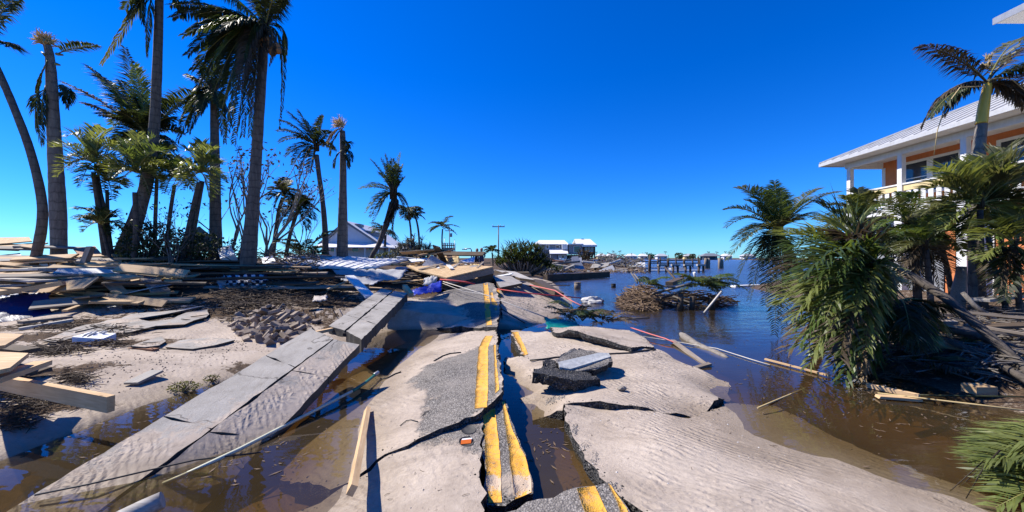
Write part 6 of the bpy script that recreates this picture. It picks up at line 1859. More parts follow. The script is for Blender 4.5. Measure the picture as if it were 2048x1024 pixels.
line('cable', 'short black cable near the far end of the bare asphalt', 'cable', sl(zB, [(868, 723), (885, 713), (900, 708), (922, 706)], .01), .010, 'cable')
line('cable', 'dark cord slanting into the water from the gravelly slab', 'cable', [gp(1001, 616, .42), gp(1025, 632, .25), gp(1050, 646, .06)], .014, 'cable')
line('cable', 'dark wire trailing across the sunken sidewalk', 'cable', [gp(70, 990, .05), gp(180, 968, .06), gp(300, 940, .05), gp(390, 920, .03), gp(520, 905, -.0)], .007, 'cable')
line('twig', 'small curved twig on the bare sand of the left lane', 'twig', sl(zB, [(800, 853), (812, 843), (822, 841), (836, 845)], .008), .004, 'cable')
line('twig', 'thin twig lying on the road sand near the crack', 'twig', sl(zB, [(845, 833), (850, 826), (858, 824)], .008), .004, 'cable')
line('strap', 'red strap sagging from the splintered roof', 'strap', [at(880, 559, 12.2), at(905, 561, 12.1), at(930, 564, 11.9), at(950, 568, 11.9)], .025, 'red_strap')
line('strap', 'red strap stretched over the gravelly slab to the bay', 'strap', [at(986, 577, 12.4), at(1030, 583, 12.0), at(1070, 588, 11.6), at(1110, 591, 12), at(1162, 596, 12.5)], .018, 'red_strap')
line('strap', 'second red strap crossing the first one above the water', 'strap', [at(1060, 570, 14), at(1110, 581, 12.5), at(1140, 600, 11.5), at(1172, 616, 10.8)], .018, 'pink_strap')
line('strap', 'faded red strap running out over the bay from the tilted slab', 'strap', [gp(1261, 655, .08), gp(1300, 668, .09), gp(1330, 677, .08), gp(1366, 692, .03)], .013, 'pink_strap')
line('rope', 'pale rope strung from the wreckage to the green tarp', 'rope', [at(886, 563, 12), at(960, 586, 11), at(1020, 608, 10.3), at(1090, 634, 9.7)], .012, 'rope')
line('rope', 'pale rope floating from the tilted slab far across the bay', 'rope', [gp(1198, 657, .25), gp(1267, 670, .1), gp(1349, 683, .03), gp(1434, 697, .02), gp(1500, 718, .02), gp(1540, 730, .02)], .008, 'rope')
line('rope', 'thin cord from the bright blue tarp to the raised slab', 'rope', [at(884, 566, 11.9), at(925, 582, 11), at(985, 592, 10.8), at(1000, 600, 10.4)], .008, 'rope')

# ------------------------------------------------------------------ in the bay: logs, floaters, drift islands
def log(label, pix, mat='wood_grey', name='log', cat='log', n=11):
    pts = [at(px, py, Y) for px, py, w, Y in pix]
    m = MB(); m.tube(pts, [w * Y / F / 2 for px, py, w, Y in pix], n)
    return tag(m.build(name, M[mat]), label, cat)
log('thick grey log half afloat off the sandy slab', [(1362, 668, 8, 8.3), (1368, 673, 14, 8.1), (1380, 682, 16, 7.8), (1392, 689, 13, 7.55), (1404, 696, 16, 7.3), (1418, 702, 14, 7.1), (1432, 708, 17, 6.9), (1446, 714, 14, 6.65), (1456, 719, 9, 6.5)], 'bark')
board(gp(1345, 681, .05), gp(1415, 733, -.02), .09, .04, 'wood_old', 'brown sunken plank crossing the thick grey log')
board(gp(1385, 738, .0), gp(1420, 728, .03), .08, .04, 'wood_old', 'short brown plank end beside the sunken long one')
log('pale pole standing slanted out of the bay', [(1443, 583, 4, 11.6), (1408, 626, 4, 11.4)], 'rope', 'pole', 'pole')
q = gp(1186, 603, .05)
rock('concrete_block', (q.x, q.y, .04), (.4, .25, .2), 'pale_concrete', 'pale concrete lump in the shallows beside the straps', 'concrete block', 3, .5)
def floater(px, py, w, h, mat, label, name='drum', cat='drum'):
    q = gp(px, py, 0.0)
    s = q.y / F
    m = MB(); m.tube([q + Vector((0, 0, -.1)), q + Vector((0, 0, h * s * .45)), q + Vector((0, 0, h * s))], [w * s / 2, w * s / 2 * 1.03, w * s / 2 * .97], 14)
    m.tube([q + Vector((0, 0, h * s * .95)), q + Vector((0, 0, h * s + .02))], w * s / 2 * 1.06, 14)
    return tag(m.build(name, M[mat]), label, cat)
floater(1155, 577, 13, 12, 'wood_old', 'squat brown drum standing in the shallows')
floater(1227, 575, 9, 7, 'black', 'small dark drum floating in the open bay')
floater(1366, 557, 5, 9, 'pink_strap', 'small pinkish buoy beyond the drift island', 'buoy', 'buoy')
log('white post sticking up behind the drift island', [(1388, 545, 5, 20), (1393, 562, 5, 20.2)], 'white', 'white_post', 'post')
log('dark broken timber jutting from the bay with a slanted beam', [(1330, 535, 4, 36), (1352, 560, 5, 30)], 'wood_dark', 'timber', 'timber')
board(gp(1338, 567, .1), gp(1362, 558, .25), .45, .2, 'wood_dark', 'dark slab of wreckage floating beyond the drift island')

def drift_island():
    q = gp(1290, 615, 0)
    r = thing('drift_island', (q.x, q.y, -.1), 'drift island of brown twigs, green fronds and grey poles in the bay', 'drift pile')
    m = MB()
    for i in range(520):
        a = rnd(0, 6.28); d = math.sqrt(random.random())
        p = gp(1283 + math.cos(a) * d * 46, 606 + math.sin(a) * d * 16, 0)
        p.z = .05 + .75 * (1 - d ** 1.6) * random.random()
        l = rnd(.3, .8); b = rnd(0, 6.28)
        dv = Vector((math.cos(b), math.sin(b), random.gauss(-.05, .25))) * l / 2
        m.tube([p - dv, p + rvec(.05), p + dv], [.016, .018, .008], 4, 0, False)
    tag(m.build('twigs', M['twig'], r), kind='stuff')
    m = MB()
    for i in range(160):
        a = rnd(0, 6.28); d = math.sqrt(random.random())
        p = gp(1385 + math.cos(a) * d * 90, 606 + math.sin(a) * d * 12, 0)
        p.z = .03 + .5 * (1 - d ** 1.6) * random.random()
        l = rnd(.4, 1.3); b = random.gauss(0, .6)
        dv = Vector((math.cos(b), math.sin(b), random.gauss(0, .2))) * l / 2
        m.tube([p - dv, p + rvec(.05), p + dv], [.02, .022, .01], 4, 0, False)
    tag(m.build('branches', M['mulch'], r), kind='stuff')
    for (x0, y0, x1, y1, w) in ((1305, 588, 1378, 568, 5), (1322, 597, 1368, 580, 5), (1305, 592, 1345, 588, 3), (1300, 565, 1350, 575, 4), (1340, 590, 1400, 612, 4), (1268, 548, 1283, 572, 3), (1262, 545, 1275, 566, 3), (1330, 610, 1405, 622, 3), (1345, 606, 1420, 618, 3)):
        a, b = at(x0, y0, 13.4), at(x1, y1, 12.6)
        MB().tube([a, (a + b) / 2 + rvec(.05), b], w * 13 / F / 2, 7).build('drift_pole', M['twig_grey'], r)
    for (x0, y0) in ((1361, 600), (1384, 604), (1424, 602)):
        MB().tube([at(x0, y0 + 24, 12.6), at(x0 + 1, y0 - 12, 12.6)], [.1, .085], 9).build('stump', M['wood_dark'], r)
    cs = [at(1405, 572, 13), at(1425, 568, 13.2), at(1300, 568, 13)]
    for i in range(30):
        c = cs[0] if i < 14 else (cs[1] if i < 24 else cs[2])
        a = i * 2.4
        e = c + Vector((math.cos(a), math.sin(a), rnd(-.35, .45))).normalized() * rnd(.7, 1.15) * (1.0 if i < 24 else .6)
        e.z = max(e.z, .03)
        frond(r, c, e, .25, .36, 30, .02, random.choice(['leaf', 'leaf_olive', 'leaf_dark']), (0, 0, -.15), .7, .8, r0=.016)
drift_island()
# dry frond heap on the slab edge
r = frond_heap('heap of olive palm fronds dumped at the edge of the tilted slab', (1160, 640), 9.8, .45, .3, 16, .85, mats=['leaf_olive', 'leaf', 'leaf_dry'], leaf=.3, nn=30, w=.016, up=.25, zbase=.08)
r = frond_heap('dry tan fronds beside the olive heap and the green tarp', (1205, 645), 9.3, .4, .22, 9, .7, mats=['leaf_dry', 'leaf_dry', 'leaf_brown'], leaf=.24, nn=26, w=.012, up=.15, zbase=.1)
log('short dark drift trunk reaching into the bay from the frond heap', [(1225, 641, 8, 10.4), (1260, 639, 7, 10.6), (1298, 636, 4, 10.8)], 'twig_grey')

# ------------------------------------------------------------------ dock pilings
def piling(px, Y, ztop, d, label, group, mat='wood_dark'):
    x = (px - CX) / F * Y
    m = MB(); m.tube([Vector((x, Y, -1.6)), Vector((x + rnd(-.1, .1), Y, ztop * .5)), Vector((x + rnd(-.15, .15), Y, ztop))], [d / 2, d / 2, d / 2 * .94], 9)
    return tag(m.build('piling', M[mat]), label, 'piling', group)
lab1 = 'dark wooden piling in the long row of the wrecked dock'
for px, Y, zt in ((1284, 74, 2.3), (1300, 60, 2.2), (1315, 74, 2.0), (1320, 78, 2.3), (1335, 70, 2.1), (1338, 74, 2.2), (1353, 70, 2.4), (1367, 68, 1.9), (1370, 74, 2.4), (1385, 72, 2.1), (1397, 70, 2.5), (1400, 68, 2.2), (1278, 66, 1.8)):
    piling(px, Y, zt * .8, .26, lab1, 'pilings of the wrecked dock')
for px in (1412, 1417, 1440, 1444): piling(px, 62, 1.75, .5, 'thick paired mooring piling beyond the dock row', 'paired mooring pilings', 'wood_old')
piling(1299, 46, 2.1, .34, 'single tall piling standing in front of the dock row', None)
for i, px in enumerate((1324, 1351, 1376, 1402)):
    x = (px - CX) / F * 45
    r = thing('dock_bent', (x, 45, 0), 'two-legged dock bent with a pale cap standing in the bay', 'dock bent', 'dock bents left standing in a row')
    for s in (-.28, .28) if i else (-.4, .5):
        MB().tube([Vector((x + s, 45, -1.5)), Vector((x + s, 45, .78))], .13, 9).build('leg', M['wood_dark'], r)
    m = MB(); m.abox(x - .5, x + .5, 44.8, 45.2, .785, 1.0); m.build('cap', M['wood_grey'], r)
for (a, b, z, Y) in ((1302, 1402, .75, 72), (1316, 1400, 1.25, 76), (1284, 1320, 1.0, 77)):
    p0, p1 = Vector(((a - CX) / F * Y, Y, z)), Vector(((b - CX) / F * Y, Y, z))
    board(p0, p1, .25, .2, 'wood_dark', {.75: 'long low dark stringer beam linking the dock pilings', 1.25: 'upper dark stringer beam along the far dock pilings', 1.0: 'short dark stringer beam at the shore end of the dock'}[z], name='stringer_beam', cat='beam')
for (a, b, py, lab) in ((1268, 1355, 536, 'long white float drifting behind the dock bents'), (1285, 1408, 542, 'longest white float drifting before the dock bents'), (1340, 1372, 538, 'short white float among the dock bents')):
    p0, p1 = gp(a, py, .04), gp(b, py, .04)
    board(p0, p1, 1.0, .25, 'wood_white', lab, name='dock_float', cat='float')
board(gp(1466, 573, .03), gp(1520, 571, .03), .35, .12, 'wood_white', 'white float behind the feathery leaning palm', name='dock_float', cat='float')

# seawall on the far shore
board(gp(1090, 556, .25), gp(1215, 549, .3), .5, .5, 'wood_dark', 'long dark seawall beam at the foot of the far wreckage', name='seawall_beam', cat='beam')
board(gp(1120, 556, .05), gp(1160, 554, .05), .5, .15, 'wood_white', 'pale strip of float in front of the seawall beam', name='dock_float', cat='float')
def tangle(name, label, px0, px1, Y0, Y1, n, L, h, mat, r=.05):
    m = MB()
    for i in range(n):
        Y = rnd(Y0, Y1); x = (rnd(px0, px1) - CX) / F * Y
        p = Vector((x, Y, max(0, tzs(x, Y)) + h * random.random() ** 1.5))
        a = rnd(0, 6.28); d = Vector((math.cos(a), math.sin(a), rnd(-.3, .9))).normalized() * L * rnd(.4, 1.2) / 2
        m.tube([p - d, p + rvec(L * .08), p + d], [r, r, r * .4], 4, 0, False)
    return tag(m.build(name, M[mat]), label, None, None, 'stuff')
tangle('branch_tangle', 'grey tangle of dead mangrove branches on the far shore', 1200, 1285, 54, 70, 330, 1.8, 1.7, 'twig_grey', .06)
tangle('branch_tangle', 'brown branch litter along the far seawall', 1090, 1290, 42, 54, 300, 1.2, .35, 'twig', .045)
tangle('branch_tangle', 'splinters scattered over the centre wreckage', 835, 930, 15, 20, 260, .7, .8, 'wood', .022)
tangle('branch_tangle', 'dark branch litter around the thicket and palm feet', 240, 640, 12.2, 15, 420, .9, .5, 'twig', .016)

# ------------------------------------------------------------------ buildings beyond
def bxp(parent, name, mat, x0, x1, y0, y1, z0, z1):
    m = MB(); m.abox(x0, x1, y0, y1, z0, z1); return m.build(name, M[mat], parent)
def win(parent, x0, x1, y, z0, z1, t=.1):
    f = MB()
    f.abox(x0 - t, x0, y - .06, y, z0 - t, z1 + t); f.abox(x1, x1 + t, y - .06, y, z0 - t, z1 + t)
    f.abox(x0, x1, y - .058, y, z1, z1 + t); f.abox(x0, x1, y - .058, y, z0 - t, z0)
    w = f.build('window', M['white'], parent)
    m = MB(); m.abox(x0, x1, y - .03, y - .004, z0, z1); m.build('pane', M['glass'], w)
    return w
def X(px, Y): return (px - CX) / F * Y
def Zp(py, Y): return H - (py - HY) / F * Y

def gabled_house():
    Y = 50.0
    h = thing('gabled_house', (X(700, Y), Y, .7), 'white gabled house with a low porch roof behind the leaning palm', 'house')
    xa, xb, xm = X(646, Y), X(757, Y), X(694, Y)
    ze, zp, zs = Zp(486, Y), Zp(444, Y), Zp(511, Y) - 1.2
    bxp(h, 'wall', 'house_blue', xa + .2, xb - .3, Y, Y + 11, zs, ze)
    m = MB(); m.prism([Vector((xa + .2, Y, ze + .01)), Vector((xb - .3, Y, ze + .01)), Vector((xm, Y, zp - .15))], (0, 11, 0)); m.build('gable', M['house_blue'], h)
    m = MB(); m.prism([Vector((xm, Y - .5, zp)), Vector((xb + .4, Y - .5, ze - .25)), Vector((xb + .4, Y + 11.5, ze - .25)), Vector((xm, Y + 11.5, zp))], (0, 0, .14)); m.build('roof', M['roof_white'], h)
    m = MB(); m.prism([Vector((xm - .002, Y - .5, zp)), Vector((xm - .002, Y + 11.5, zp)), Vector((xa - .4, Y + 11.5, ze - .25)), Vector((xa - .4, Y - .5, ze - .25))], (0, 0, .138)); m.build('roof', M['roof_white'], h)
    for s, xx in ((1, xb + .4), (-1, xa - .4)):
        m = MB(); m.beam(Vector((xm, Y - .53, zp + .0)), Vector((xx, Y - .53, ze - .25)), .06, .26); m.build('barge_board', M['roof_dark'], h)
    # porch roof skirting front and right side
    zk = Zp(484, Y)
    m = MB(); m.prism([Vector((xa - .3, Y - 2.2, zk - .85)), Vector((xb + 1.9, Y - 2.2, zk - .85)), Vector((xb - .3, Y - .02, zk - .1)), Vector((xa + .2, Y - .02, zk - .1))], (0, 0, .1)); m.build('porch_roof', M['roof_white'], h)
    m = MB(); m.prism([Vector((xb + 1.9, Y - 2.2, zk - .86)), Vector((xb + 1.9, Y + 11, zk - .86)), Vector((xb - .28, Y + 11, zk - .1)), Vector((xb - .28, Y - .02, zk - .1))], (0, 0, .1)); m.build('porch_roof', M['roof_white'], h)
    for px in (645, 670, 730, 757, 778): bxp(h, 'porch_post', 'white', X(px, Y - 2) - .07, X(px, Y - 2) + .07, Y - 2.05, Y - 1.9, zs, zk - .87)
    win(h, X(705, Y), X(717, Y), Y - .0, Zp(503, Y), Zp(492, Y)); win(h, X(738, Y), X(746, Y), Y - .0, Zp(500, Y), Zp(491, Y)); win(h, X(662, Y), X(672, Y), Y - .0, Zp(503, Y), Zp(492, Y))
    d = bxp(h, 'dormer', 'grey_siding', X(719, Y) + .2, X(733, Y) + .4, Y + 1.5, Y + 4, Zp(470, Y), Zp(461, Y))
    m = MB(); m.prism([Vector((X(716, Y), Y + 1.2, Zp(459, Y))), Vector((X(735, Y) + .5, Y + 1.2, Zp(463, Y))), Vector((X(735, Y) + .5, Y + 4.2, Zp(463, Y))), Vector((X(716, Y), Y + 4.2, Zp(459, Y)))], (0, 0, .1)); m.build('dormer_roof', M['roof_white'], d)
    bxp(h, 'roof_vent', 'roof_dark', X(703, Y), X(713, Y), Y + 1, Y + 2.5, Zp(452, Y), Zp(446, Y))
gabled_house()
h = thing('blue_shed', (X(798, 60), 60, .7), 'dark blue flat-roofed shed beside the gabled house', 'shed')
bxp(h, 'wall', 'teal_wall', X(787, 60), X(808, 60), 60, 64, .4, Zp(490, 60)); bxp(h, 'roof', 'roof_dark', X(785, 60), X(810, 60), 59.7, 64.3, Zp(490, 60) + .003, Zp(487, 60))

def far_houses():
    Y = 100.0
    h = thing('waterfront_house', (X(1102, Y), Y, .6), 'grey-sided waterfront house with a long white roof', 'house')
    x0, x1 = X(1071, Y), X(1134, Y)
    bxp(h, 'wall', 'grey_siding', x0, x1, Y, Y + 7, .3, Zp(489, Y))
    m = MB(); a, b, c_, d_ = Vector((x0 - .5, Y - .6, Zp(489, Y) - .05)), Vector((x1 + .4, Y - .6, Zp(489, Y) - .05)), Vector((x1 - .2, Y + 3.5, Zp(480, Y))), Vector((x0 + 1.2, Y + 3.5, Zp(480, Y)))
    m.prism([a, b, c_, d_], (0, 0, .15)); m.build('roof', M['roof_white'], h)
    m = MB(); m.prism([d_, c_, Vector((x1 + .4, Y + 7.6, Zp(489, Y))), Vector((x0 - .5, Y + 7.6, Zp(489, Y)))], (0, 0, .148)); m.build('roof', M['roof_white'], h)
    win(h, X(1093, Y), X(1097, Y), Y, Zp(497, Y), Zp(491, Y), .25)
    win(h, X(1078, Y), X(1082, Y), Y, Zp(497, Y), Zp(492, Y), .1); win(h, X(1112, Y), X(1118, Y), Y, Zp(496, Y), Zp(491, Y), .1)
    m = MB(); m.prism([Vector((X(1099, 97), 96.5, Zp(508, 97))), Vector((X(1136, 97), 96.5, Zp(508, 97))), Vector((X(1134, Y), Y - .01, Zp(498, Y))), Vector((X(1098, Y), Y - .01, Zp(498, Y)))], (0, 0, .12)); m.build('porch_roof', M['roof_white'], h)
    bxp(h, 'porch_wall', 'grey_siding', X(1101, 98), X(1114, 98), 97.5, 99.9, .3, Zp(508, 98) - .15)
    bxp(h, 'porch_wall', 'white', X(1116, 98), X(1134, 98), 98.2, 99.9, .3, Zp(508, 98) - .15)
    win(h, X(1124, 98), X(1129, 98), 98.2, Zp(519, 98), Zp(512, 98), .15)
    bxp(h, 'side_block', 'white', X(1124, 99), X(1135, 99), 98.6, 99.95, Zp(499, 99), Zp(489, 99))
    g = thing('stilt_house', (X(1168, Y), Y, .6), 'dark stilt house with a white gabled roof at the bay corner', 'house')
    bxp(g, 'wall', 'wood_dark', X(1164, Y), X(1189, Y), Y - 1, Y + 6, Zp(510, Y), Zp(493, Y))
    bxp(g, 'grey_wing', 'grey_siding', X(1136, Y), X(1163, Y), Y - 1.4, Y + 5, Zp(508, Y), Zp(490, Y))
    bxp(g, 'wing_roof', 'roof_white', X(1134, Y), X(1164, Y), Y - 1.8, Y + 5.2, Zp(490, Y) + .003, Zp(488, Y))
    win(g, X(1146, Y), X(1158, Y), Y - 1.4, Zp(505, Y), Zp(493, Y), .1)
    bxp(g, 'wing_base', 'wood_old', X(1137, Y), X(1155, Y), Y - 1.2, Y + 5, .2, Zp(508, Y) - .25)
    bxp(g, 'balcony', 'wood_grey', X(1122, Y), X(1163, Y), Y - 3, Y - 1.45, Zp(509, Y), Zp(507, Y))
    x0, x1 = X(1150, Y), X(1191, Y)
    m = MB(); m.prism([Vector((x0, Y - 1.6, Zp(491, Y))), Vector((x1, Y - 1.6, Zp(491, Y))), Vector((x1 - .9, Y + 2.5, Zp(478, Y))), Vector((x0 + .3, Y + 2.5, Zp(478, Y)))], (0, 0, .14)); m.build('roof', M['roof_white'], g)
    m = MB(); m.prism([Vector((x0 + .3, Y + 2.5, Zp(478, Y))), Vector((x1 - .9, Y + 2.5, Zp(478, Y))), Vector((x1, Y + 6.6, Zp(491, Y))), Vector((x0, Y + 6.6, Zp(491, Y)))], (0, 0, .138)); m.build('roof', M['roof_white'], g)
    bxp(g, 'fascia', 'white', X(1161, Y), x1 - .01, Y - 1.9, Y - 1.62, Zp(494, Y), Zp(491, Y))
    bxp(g, 'roof_vent', 'black', X(1166, Y), X(1171, Y), Y + 2.2, Y + 3, Zp(478.5, Y), Zp(476.5, Y))
    for px in (1165, 1171, 1177, 1183, 1188):
        for yy in (Y - .8, Y + 5.5): bxp(g, 'stilt', 'wood_dark', X(px, Y) - .15, X(px, Y) + .15, yy - .15, yy + .15, .1, Zp(510, Y) - .003)
    for px in (1169, 1175, 1181): win(g, X(px, Y), X(px + 3, Y), Y - 1, Zp(503, Y), Zp(496, Y), .1)
    # small blue boat in the yard
    b = thing('rowing_boat', (X(1124, 90), 90, .7), 'small pale blue boat stranded in front of the far houses', 'boat')
    m = MB()
    secs = []
    cx_, Yb = X(1124, 90), 90
    for i in range(9):
        t = i / 8; u = t * 2 - 1
        wv = .75 * max(.05, 1 - abs(u) ** 2.6); xx = cx_ + u * 1.9
        secs.append(m.add([(xx, Yb - wv, 1.35 + .2 * u * u), (xx, Yb - wv * .6, .85), (xx, Yb + wv * .6, .85), (xx, Yb + wv, 1.35 + .2 * u * u)]))
    for a, c2 in zip(secs[:-1], secs[1:]):
        for j in range(3): m.face([a + j, c2 + j, c2 + j + 1, a + j + 1])
    m.build('hull', make_paint('boat_blue', (.35, .55, .72), .4, .2), b)
    m = MB(); m.abox(cx_ - .5, cx_ + .5, Yb - .4, Yb + .4, 1.1, 1.75); m.build('cuddy', M['white'], b)
far_houses()

# far shore beyond the bay
fr = random.Random(5)
HL = [('white-roofed house on the far shore behind the mangrove tangle', 1204, 'roof_white', 11), ('second pale-roofed house on the far shore by the tangle', 1224, 'roof_white', 12), ('wide pale house on the far shore left of the dock', 1264, 'roof_white', 13),
      ('low white house on the far shore behind the first pilings', 1288, 'roof_white', 9), ('long pale house on the far shore behind the dock middle', 1325, 'roof_metal', 12), ('tan-walled house on the far shore behind the dock end', 1380, 'roof_metal', 10),
      ('dark hip-roofed boathouse on the far shore right of the dock', 1424, 'roof_dark', 17), ('white-roofed house at the right end of the far shore', 1456, 'roof_white', 10), ('pale house on the far shore hidden by the leaning palm', 1500, 'roof_metal', 14)]
for (lab, px, rm, w) in HL:
    Y = 405 if 'boathouse' not in lab else 330
    x = X(px, Y); z0 = .5 if Y > 400 else -.5
    h = thing('far_house' if 'boathouse' not in lab else 'boathouse', (x, Y, z0), lab, 'house' if 'boathouse' not in lab else 'boathouse')
    wall = 'cream' if 'tan' in lab else ('house_blue' if rm != 'roof_dark' else 'grey_siding')
    if 'boathouse' in lab:
        for q in (-.45, -.2, .2, .45): bxp(h, 'post', wall, x + w * q - .3, x + w * q + .3, Y, Y + .6, z0 - .6, 3.4)
        bxp(h, 'back_wall', 'teal_wall', x - w / 2 + 1, x + w / 2 - 1, Y + 5, Y + 6, z0, 3.4)
    else:
        bxp(h, 'wall', wall, x - w / 2 + .6, x + w / 2 - .6, Y, Y + 8, z0, 3.9)
        for q in (-.25, .25): bxp(h, 'window', 'glass', x + w * q - .8, x + w * q + .8, Y - .06, Y - .01, 1.6, 3.0)
    m = MB(); zt = 3.42 if 'boathouse' in lab else 3.9
    A, B, C, D = Vector((x - w / 2 - .5, Y - 1, zt)), Vector((x + w / 2 + .5, Y - 1, zt)), Vector((x + w / 2 + .5, Y + 9, zt)), Vector((x - w / 2 - .5, Y + 9, zt))
    T0, T1 = Vector((x - w * .22, Y + 4, zt + 2.6)), Vector((x + w * .22, Y + 4, zt + 2.6))
    n = m.add([A, B, C, D, T0, T1])
    for f in ((0, 1, 5, 4), (1, 2, 5), (2, 3, 4, 5), (3, 0, 4), (3, 2, 1, 0)): m.face([n + i for i in f])
    m.build('roof', M[rm], h)
def far_tree(px, Y, hgt, kind, i):
    x = X(px, Y); z0 = .4
    if kind == 'palm':
        r = thing('far_palm', (x, Y, z0), 'storm-stripped palm on the skyline of the far shore', 'palm tree', 'palms on the far shore')
        MB().tube([Vector((x, Y, z0)), Vector((x + .4, Y, z0 + hgt * .5)), Vector((x + .1, Y, z0 + hgt))], [.35, .28, .22], 6).build('trunk', M['trunk_dark'], r)
        m = MB(); c = Vector((x + .1, Y, z0 + hgt))
        for j in range(9):
            a = j * 2.4; d = Vector((math.cos(a), math.sin(a) * .6, fr.uniform(-.4, .9))).normalized(); l = fr.uniform(1.4, 2.6)
            s = Vector((0, 0, .35)); e = c + d * l - Vector((0, 0, .5)); md = c + d * l * .5 + Vector((0, 0, .3))
            k_ = m.add([c, md + s * .6, e, md - s]); m.face([k_, k_ + 1, k_ + 2, k_ + 3])
        m.build('crown', M['leaf_dark'], r)
    elif kind == 'pole':
        r = thing('far_snag', (x, Y, z0), 'bare snapped trunk standing on the far shore', 'tree', 'snags on the far shore')
        MB().tube([Vector((x, Y, z0)), Vector((x + fr.uniform(-.3, .3), Y, z0 + hgt))], [.32, .18], 6).build('trunk', M['trunk_dark'], r)
        MB().tube([Vector((x, Y, z0 + hgt * .6)), Vector((x + fr.uniform(-1, 1), Y, z0 + hgt * .85))], [.16, .06], 5).build('limb', M['trunk_dark'], r)
    else:
        r = thing('far_tree', (x, Y, z0), 'round leafy tree on the far shore', 'tree', 'round trees on the far shore')
        MB().tube([Vector((x, Y, z0)), Vector((x, Y, z0 + hgt * .6))], [.4, .25], 6).build('trunk', M['trunk_dark'], r)
        m = MB()
        for j in range(170):
            d = Vector((fr.uniform(-1, 1), fr.uniform(-1, 1), fr.uniform(-.8, 1)))
            if d.length > 1: d.normalize()
            p = Vector((x, Y, z0 + hgt * .55)) + Vector((d.x * hgt * .6, d.y * hgt * .5, d.z * hgt * .5))
            u = Vector((fr.uniform(-1, 1), fr.uniform(-1, 1), fr.uniform(-1, 1))) * .7; v_ = u.cross(Vector((0, 1, .3))).normalized() * .4
            k_ = m.add([p - u, p + v_, p + u, p - v_]); m.face([k_, k_ + 1, k_ + 2, k_ + 3])
        m.build('crown', M['leaf_dark'], r)
for i in range(46):
    kd = fr.choice(['palm', 'pole', 'palm', 'pole', 'pole', 'tree'])
    far_tree(fr.uniform(1192, 1470), fr.uniform(402, 420), fr.uniform(4, 8.5) if kd != 'tree' else fr.uniform(4, 6.5), kd, i)
far_tree(1302, 398, 5.5, 'tree', 0); far_tree(1358, 398, 7.2, 'tree', 0); far_tree(1385, 399, 5.8, 'tree', 0)

# ------------------------------------------------------------------ poles, lamp and platform behind the wreckage
def utility_pole(px, pytop, Y, label, arm=1.2, extra=None):
    x = X(px, Y); g = tzs(x, Y); zt = Zp(pytop, Y)
    r = thing('utility_pole', (x, Y, g), label, 'utility pole')
    MB().tube([Vector((x, Y, g - .3)), Vector((x, Y, zt))], [.12, .08], 9).build('pole', M['wood_old'], r)
    m = MB(); m.abox(x - arm, x + arm, Y - .06, Y + .06, zt - .35, zt - .2); m.build('crossarm', M['wood_old'], r)
    for s in (-.9, 0.35, .9):
        MB().tube([Vector((x + arm * s, Y, zt - .195)), Vector((x + arm * s, Y, zt + .02))], .05, 6).build('insulator', M['tin'], r)
    if extra:
        MB().tube([Vector((x + .35, Y, zt - 1.6)), Vector((x + .35, Y, zt - .8))], .25, 10).build('transformer', M['tin'], r)
utility_pole(997, 450, 60, 'lone tall utility pole beside the dark palm clump', 1.0)
utility_pole(899, 459, 80, 'utility pole with a transformer behind the far palm', .9, True)
r = thing('street_lamp', (X(943, 45), 45, tzs(X(943, 45), 45)), 'bent street lamp reaching over the wreckage', 'street lamp')
MB().tube([Vector((X(943, 45), 45, r.location.z)), at(943, 500, 45), at(941, 497, 45), at(928, 497.5, 45)], [.09, .07, .06, .04], 8).build('pole', M['tin'], r)
q = at(930, 497.5, 45); m = MB(); m.abox(q.x - .35, q.x + .25, q.y - .12, q.y + .12, q.z - .12, q.z - .02); m.build('lamp_head', M['tin'], r)
for (px, pt_, Y, lab) in ((909, 480, 70, 'thin flagpole right of the platform'), (889, 476, 75, 'thin dark mast left of the platform')):
    x = X(px, Y); m = MB(); m.tube([Vector((x, Y, .2)), Vector((x, Y, Zp(pt_, Y)))], [.08, .04], 7); m.tube([Vector((x, Y, Zp(pt_, Y) - .01)), Vector((x, Y, Zp(pt_, Y) + .1))], [.09, .02], 7)
    tag(m.build('mast', M['tin']), lab, 'mast')
Y = 75
r = thing('watch_platform', (X(895, Y), Y, .5), 'open two-storey watch platform beside the far palm', 'platform')
for pz in (504, 497, 491): bxp(r, 'deck', 'wood_old', X(883, Y), X(907, Y), Y, Y + 2.4, Zp(pz, Y), Zp(pz, Y) + .15)
for px in (883.6, 891, 899, 906.4):
    for yy in (Y + .1, Y + 2.3): bxp(r, 'post', 'wood_old', X(px, Y) - .08, X(px, Y) + .08, yy - .08, yy + .08, .3, Zp(486, Y))
bxp(r, 'rail', 'tin', X(883, Y), X(907, Y), Y - .06, Y - .003, Zp(487, Y), Zp(486, Y)); bxp(r, 'hut', 'grey_siding', X(887, Y), X(903, Y), Y + .4, Y + 2, Zp(503.5, Y), Zp(497.5, Y))

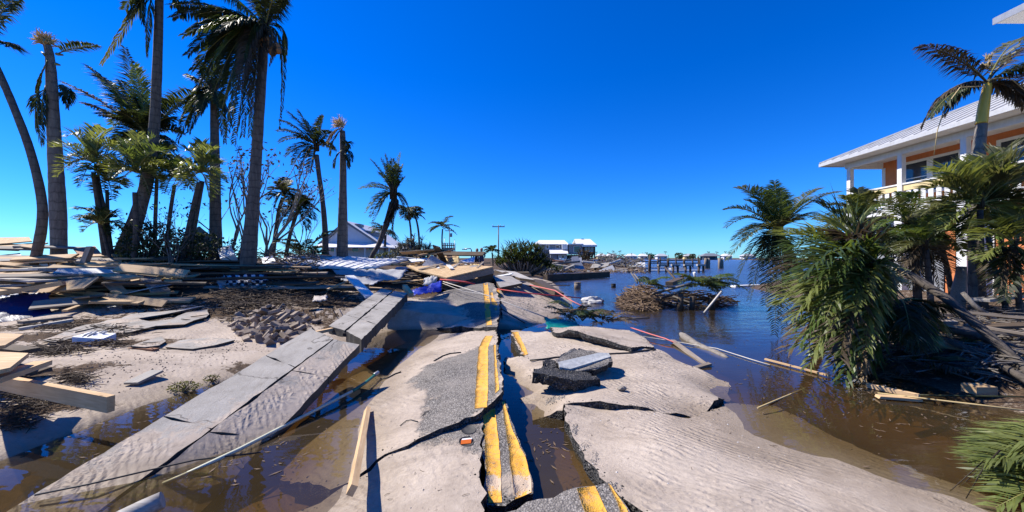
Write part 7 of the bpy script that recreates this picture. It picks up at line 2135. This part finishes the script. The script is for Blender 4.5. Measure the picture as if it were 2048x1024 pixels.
# ------------------------------------------------------------------ two people standing in the wreckage
def person(px, pyhead, Y, label, mat, step=.0, arm=.0, facing=1):
    top = at(px, pyhead, Y)
    hgt = 1.74
    base = Vector((top.x, Y, top.z - hgt))
    r = thing('person', base, label, 'person', None)
    V = [(0, 0, .95), (0, 0, 1.15), (0, 0, 1.40), (0, 0, 1.50),
         (.19, 0, 1.42), (.25, -.03, 1.15), (.24 - arm * .1, -.16 - arm * .1, .95 + arm * .2), (-.19, 0, 1.42), (-.25, -.02, 1.15), (-.23, -.14, .92),
         (.10, 0, .90), (.11, -.04 - step, .50), (.12, .02 - step, .08), (.13, -.14 - step, .04), (-.10, 0, .90), (-.11, -.02 + step, .50), (-.12, .04 + step, .08), (-.13, -.12 + step, .04)]
    E = [(0, 1), (1, 2), (2, 3), (2, 4), (4, 5), (5, 6), (2, 7), (7, 8), (8, 9), (0, 10), (10, 11), (11, 12), (12, 13), (0, 14), (14, 15), (15, 16), (16, 17)]
    RD = [.16, .15, .17, .065, .085, .055, .04, .085, .055, .04, .105, .075, .05, .04, .105, .075, .05, .04]
    me = bpy.data.meshes.new('body')
    me.from_pydata(V, E, [])
    o = bpy.data.objects.new('body', me); COL.objects.link(o); o.parent = r
    sk = o.modifiers.new('skin', 'SKIN')
    for i, v_ in enumerate(me.skin_vertices[0].data):
        v_.radius = (RD[i], RD[i] * (.75 if i < 3 else 1)); v_.use_root = (i == 0)
    sb = o.modifiers.new('sub', 'SUBSURF'); sb.levels = 1; sb.render_levels = 1
    me.materials.append(M[mat])
    m = MB()
    cz = base + Vector((0, 0, 1.61))
    rows = [(-.14, .05), (-.10, .075), (-.03, .095), (.05, .10), (.10, .08), (.13, .03)]
    m.tube([cz + Vector((0, -.01, a)) for a, b in rows], [b for a, b in rows], 10); hd = m.build('head', M['skin'], r)
    m = MB(); m.tube([cz + Vector((0, .025, a)) for a in (-.06, .02, .10, .142)], [.098, .108, .09, .04], 10); m.build('hair', M['black'], hd)
    m = MB(); m.tube([cz + Vector((0, -.1, -.02)), cz + Vector((0, -.125, -.045))], [.012, .02], 5); m.build('nose', M['skin'], hd)
person(954, 497, 27, 'person in dark clothes standing on the wreckage, slightly turned away', 'cloth_dark', .05, 0)
person(963, 496, 26.5, 'person in navy clothes beside the other one on the wreckage', 'cloth_blue', .02, .5)
# low litter mound of pale rubble around them so that they stand on something
frond_heap('dead brown fronds littering the yard below the leaning trunk', (1900, 660), 6.6, .9, .2, 10, .9, mats=['leaf_brown', 'leaf_dry', 'leaf_olive'], leaf=.34, nn=30, w=.014, up=.1)
frond_heap('green and brown fronds matted at the water edge of the yard', (1800, 735), 5.7, .5, .12, 8, .7, mats=['leaf', 'leaf_brown', 'leaf_olive'], leaf=.34, nn=30, w=.014, up=.1)
scatter(5, 940, 980, 25.5, 28, [('wood', 2), ('wood_old', 3)], ['pale board under the feet of the two people', 'brown board under the feet of the two people'], 'boards under the two people', yaw=(.2, .5), lift=(-.2, .1), Lr=(1, 2.2))
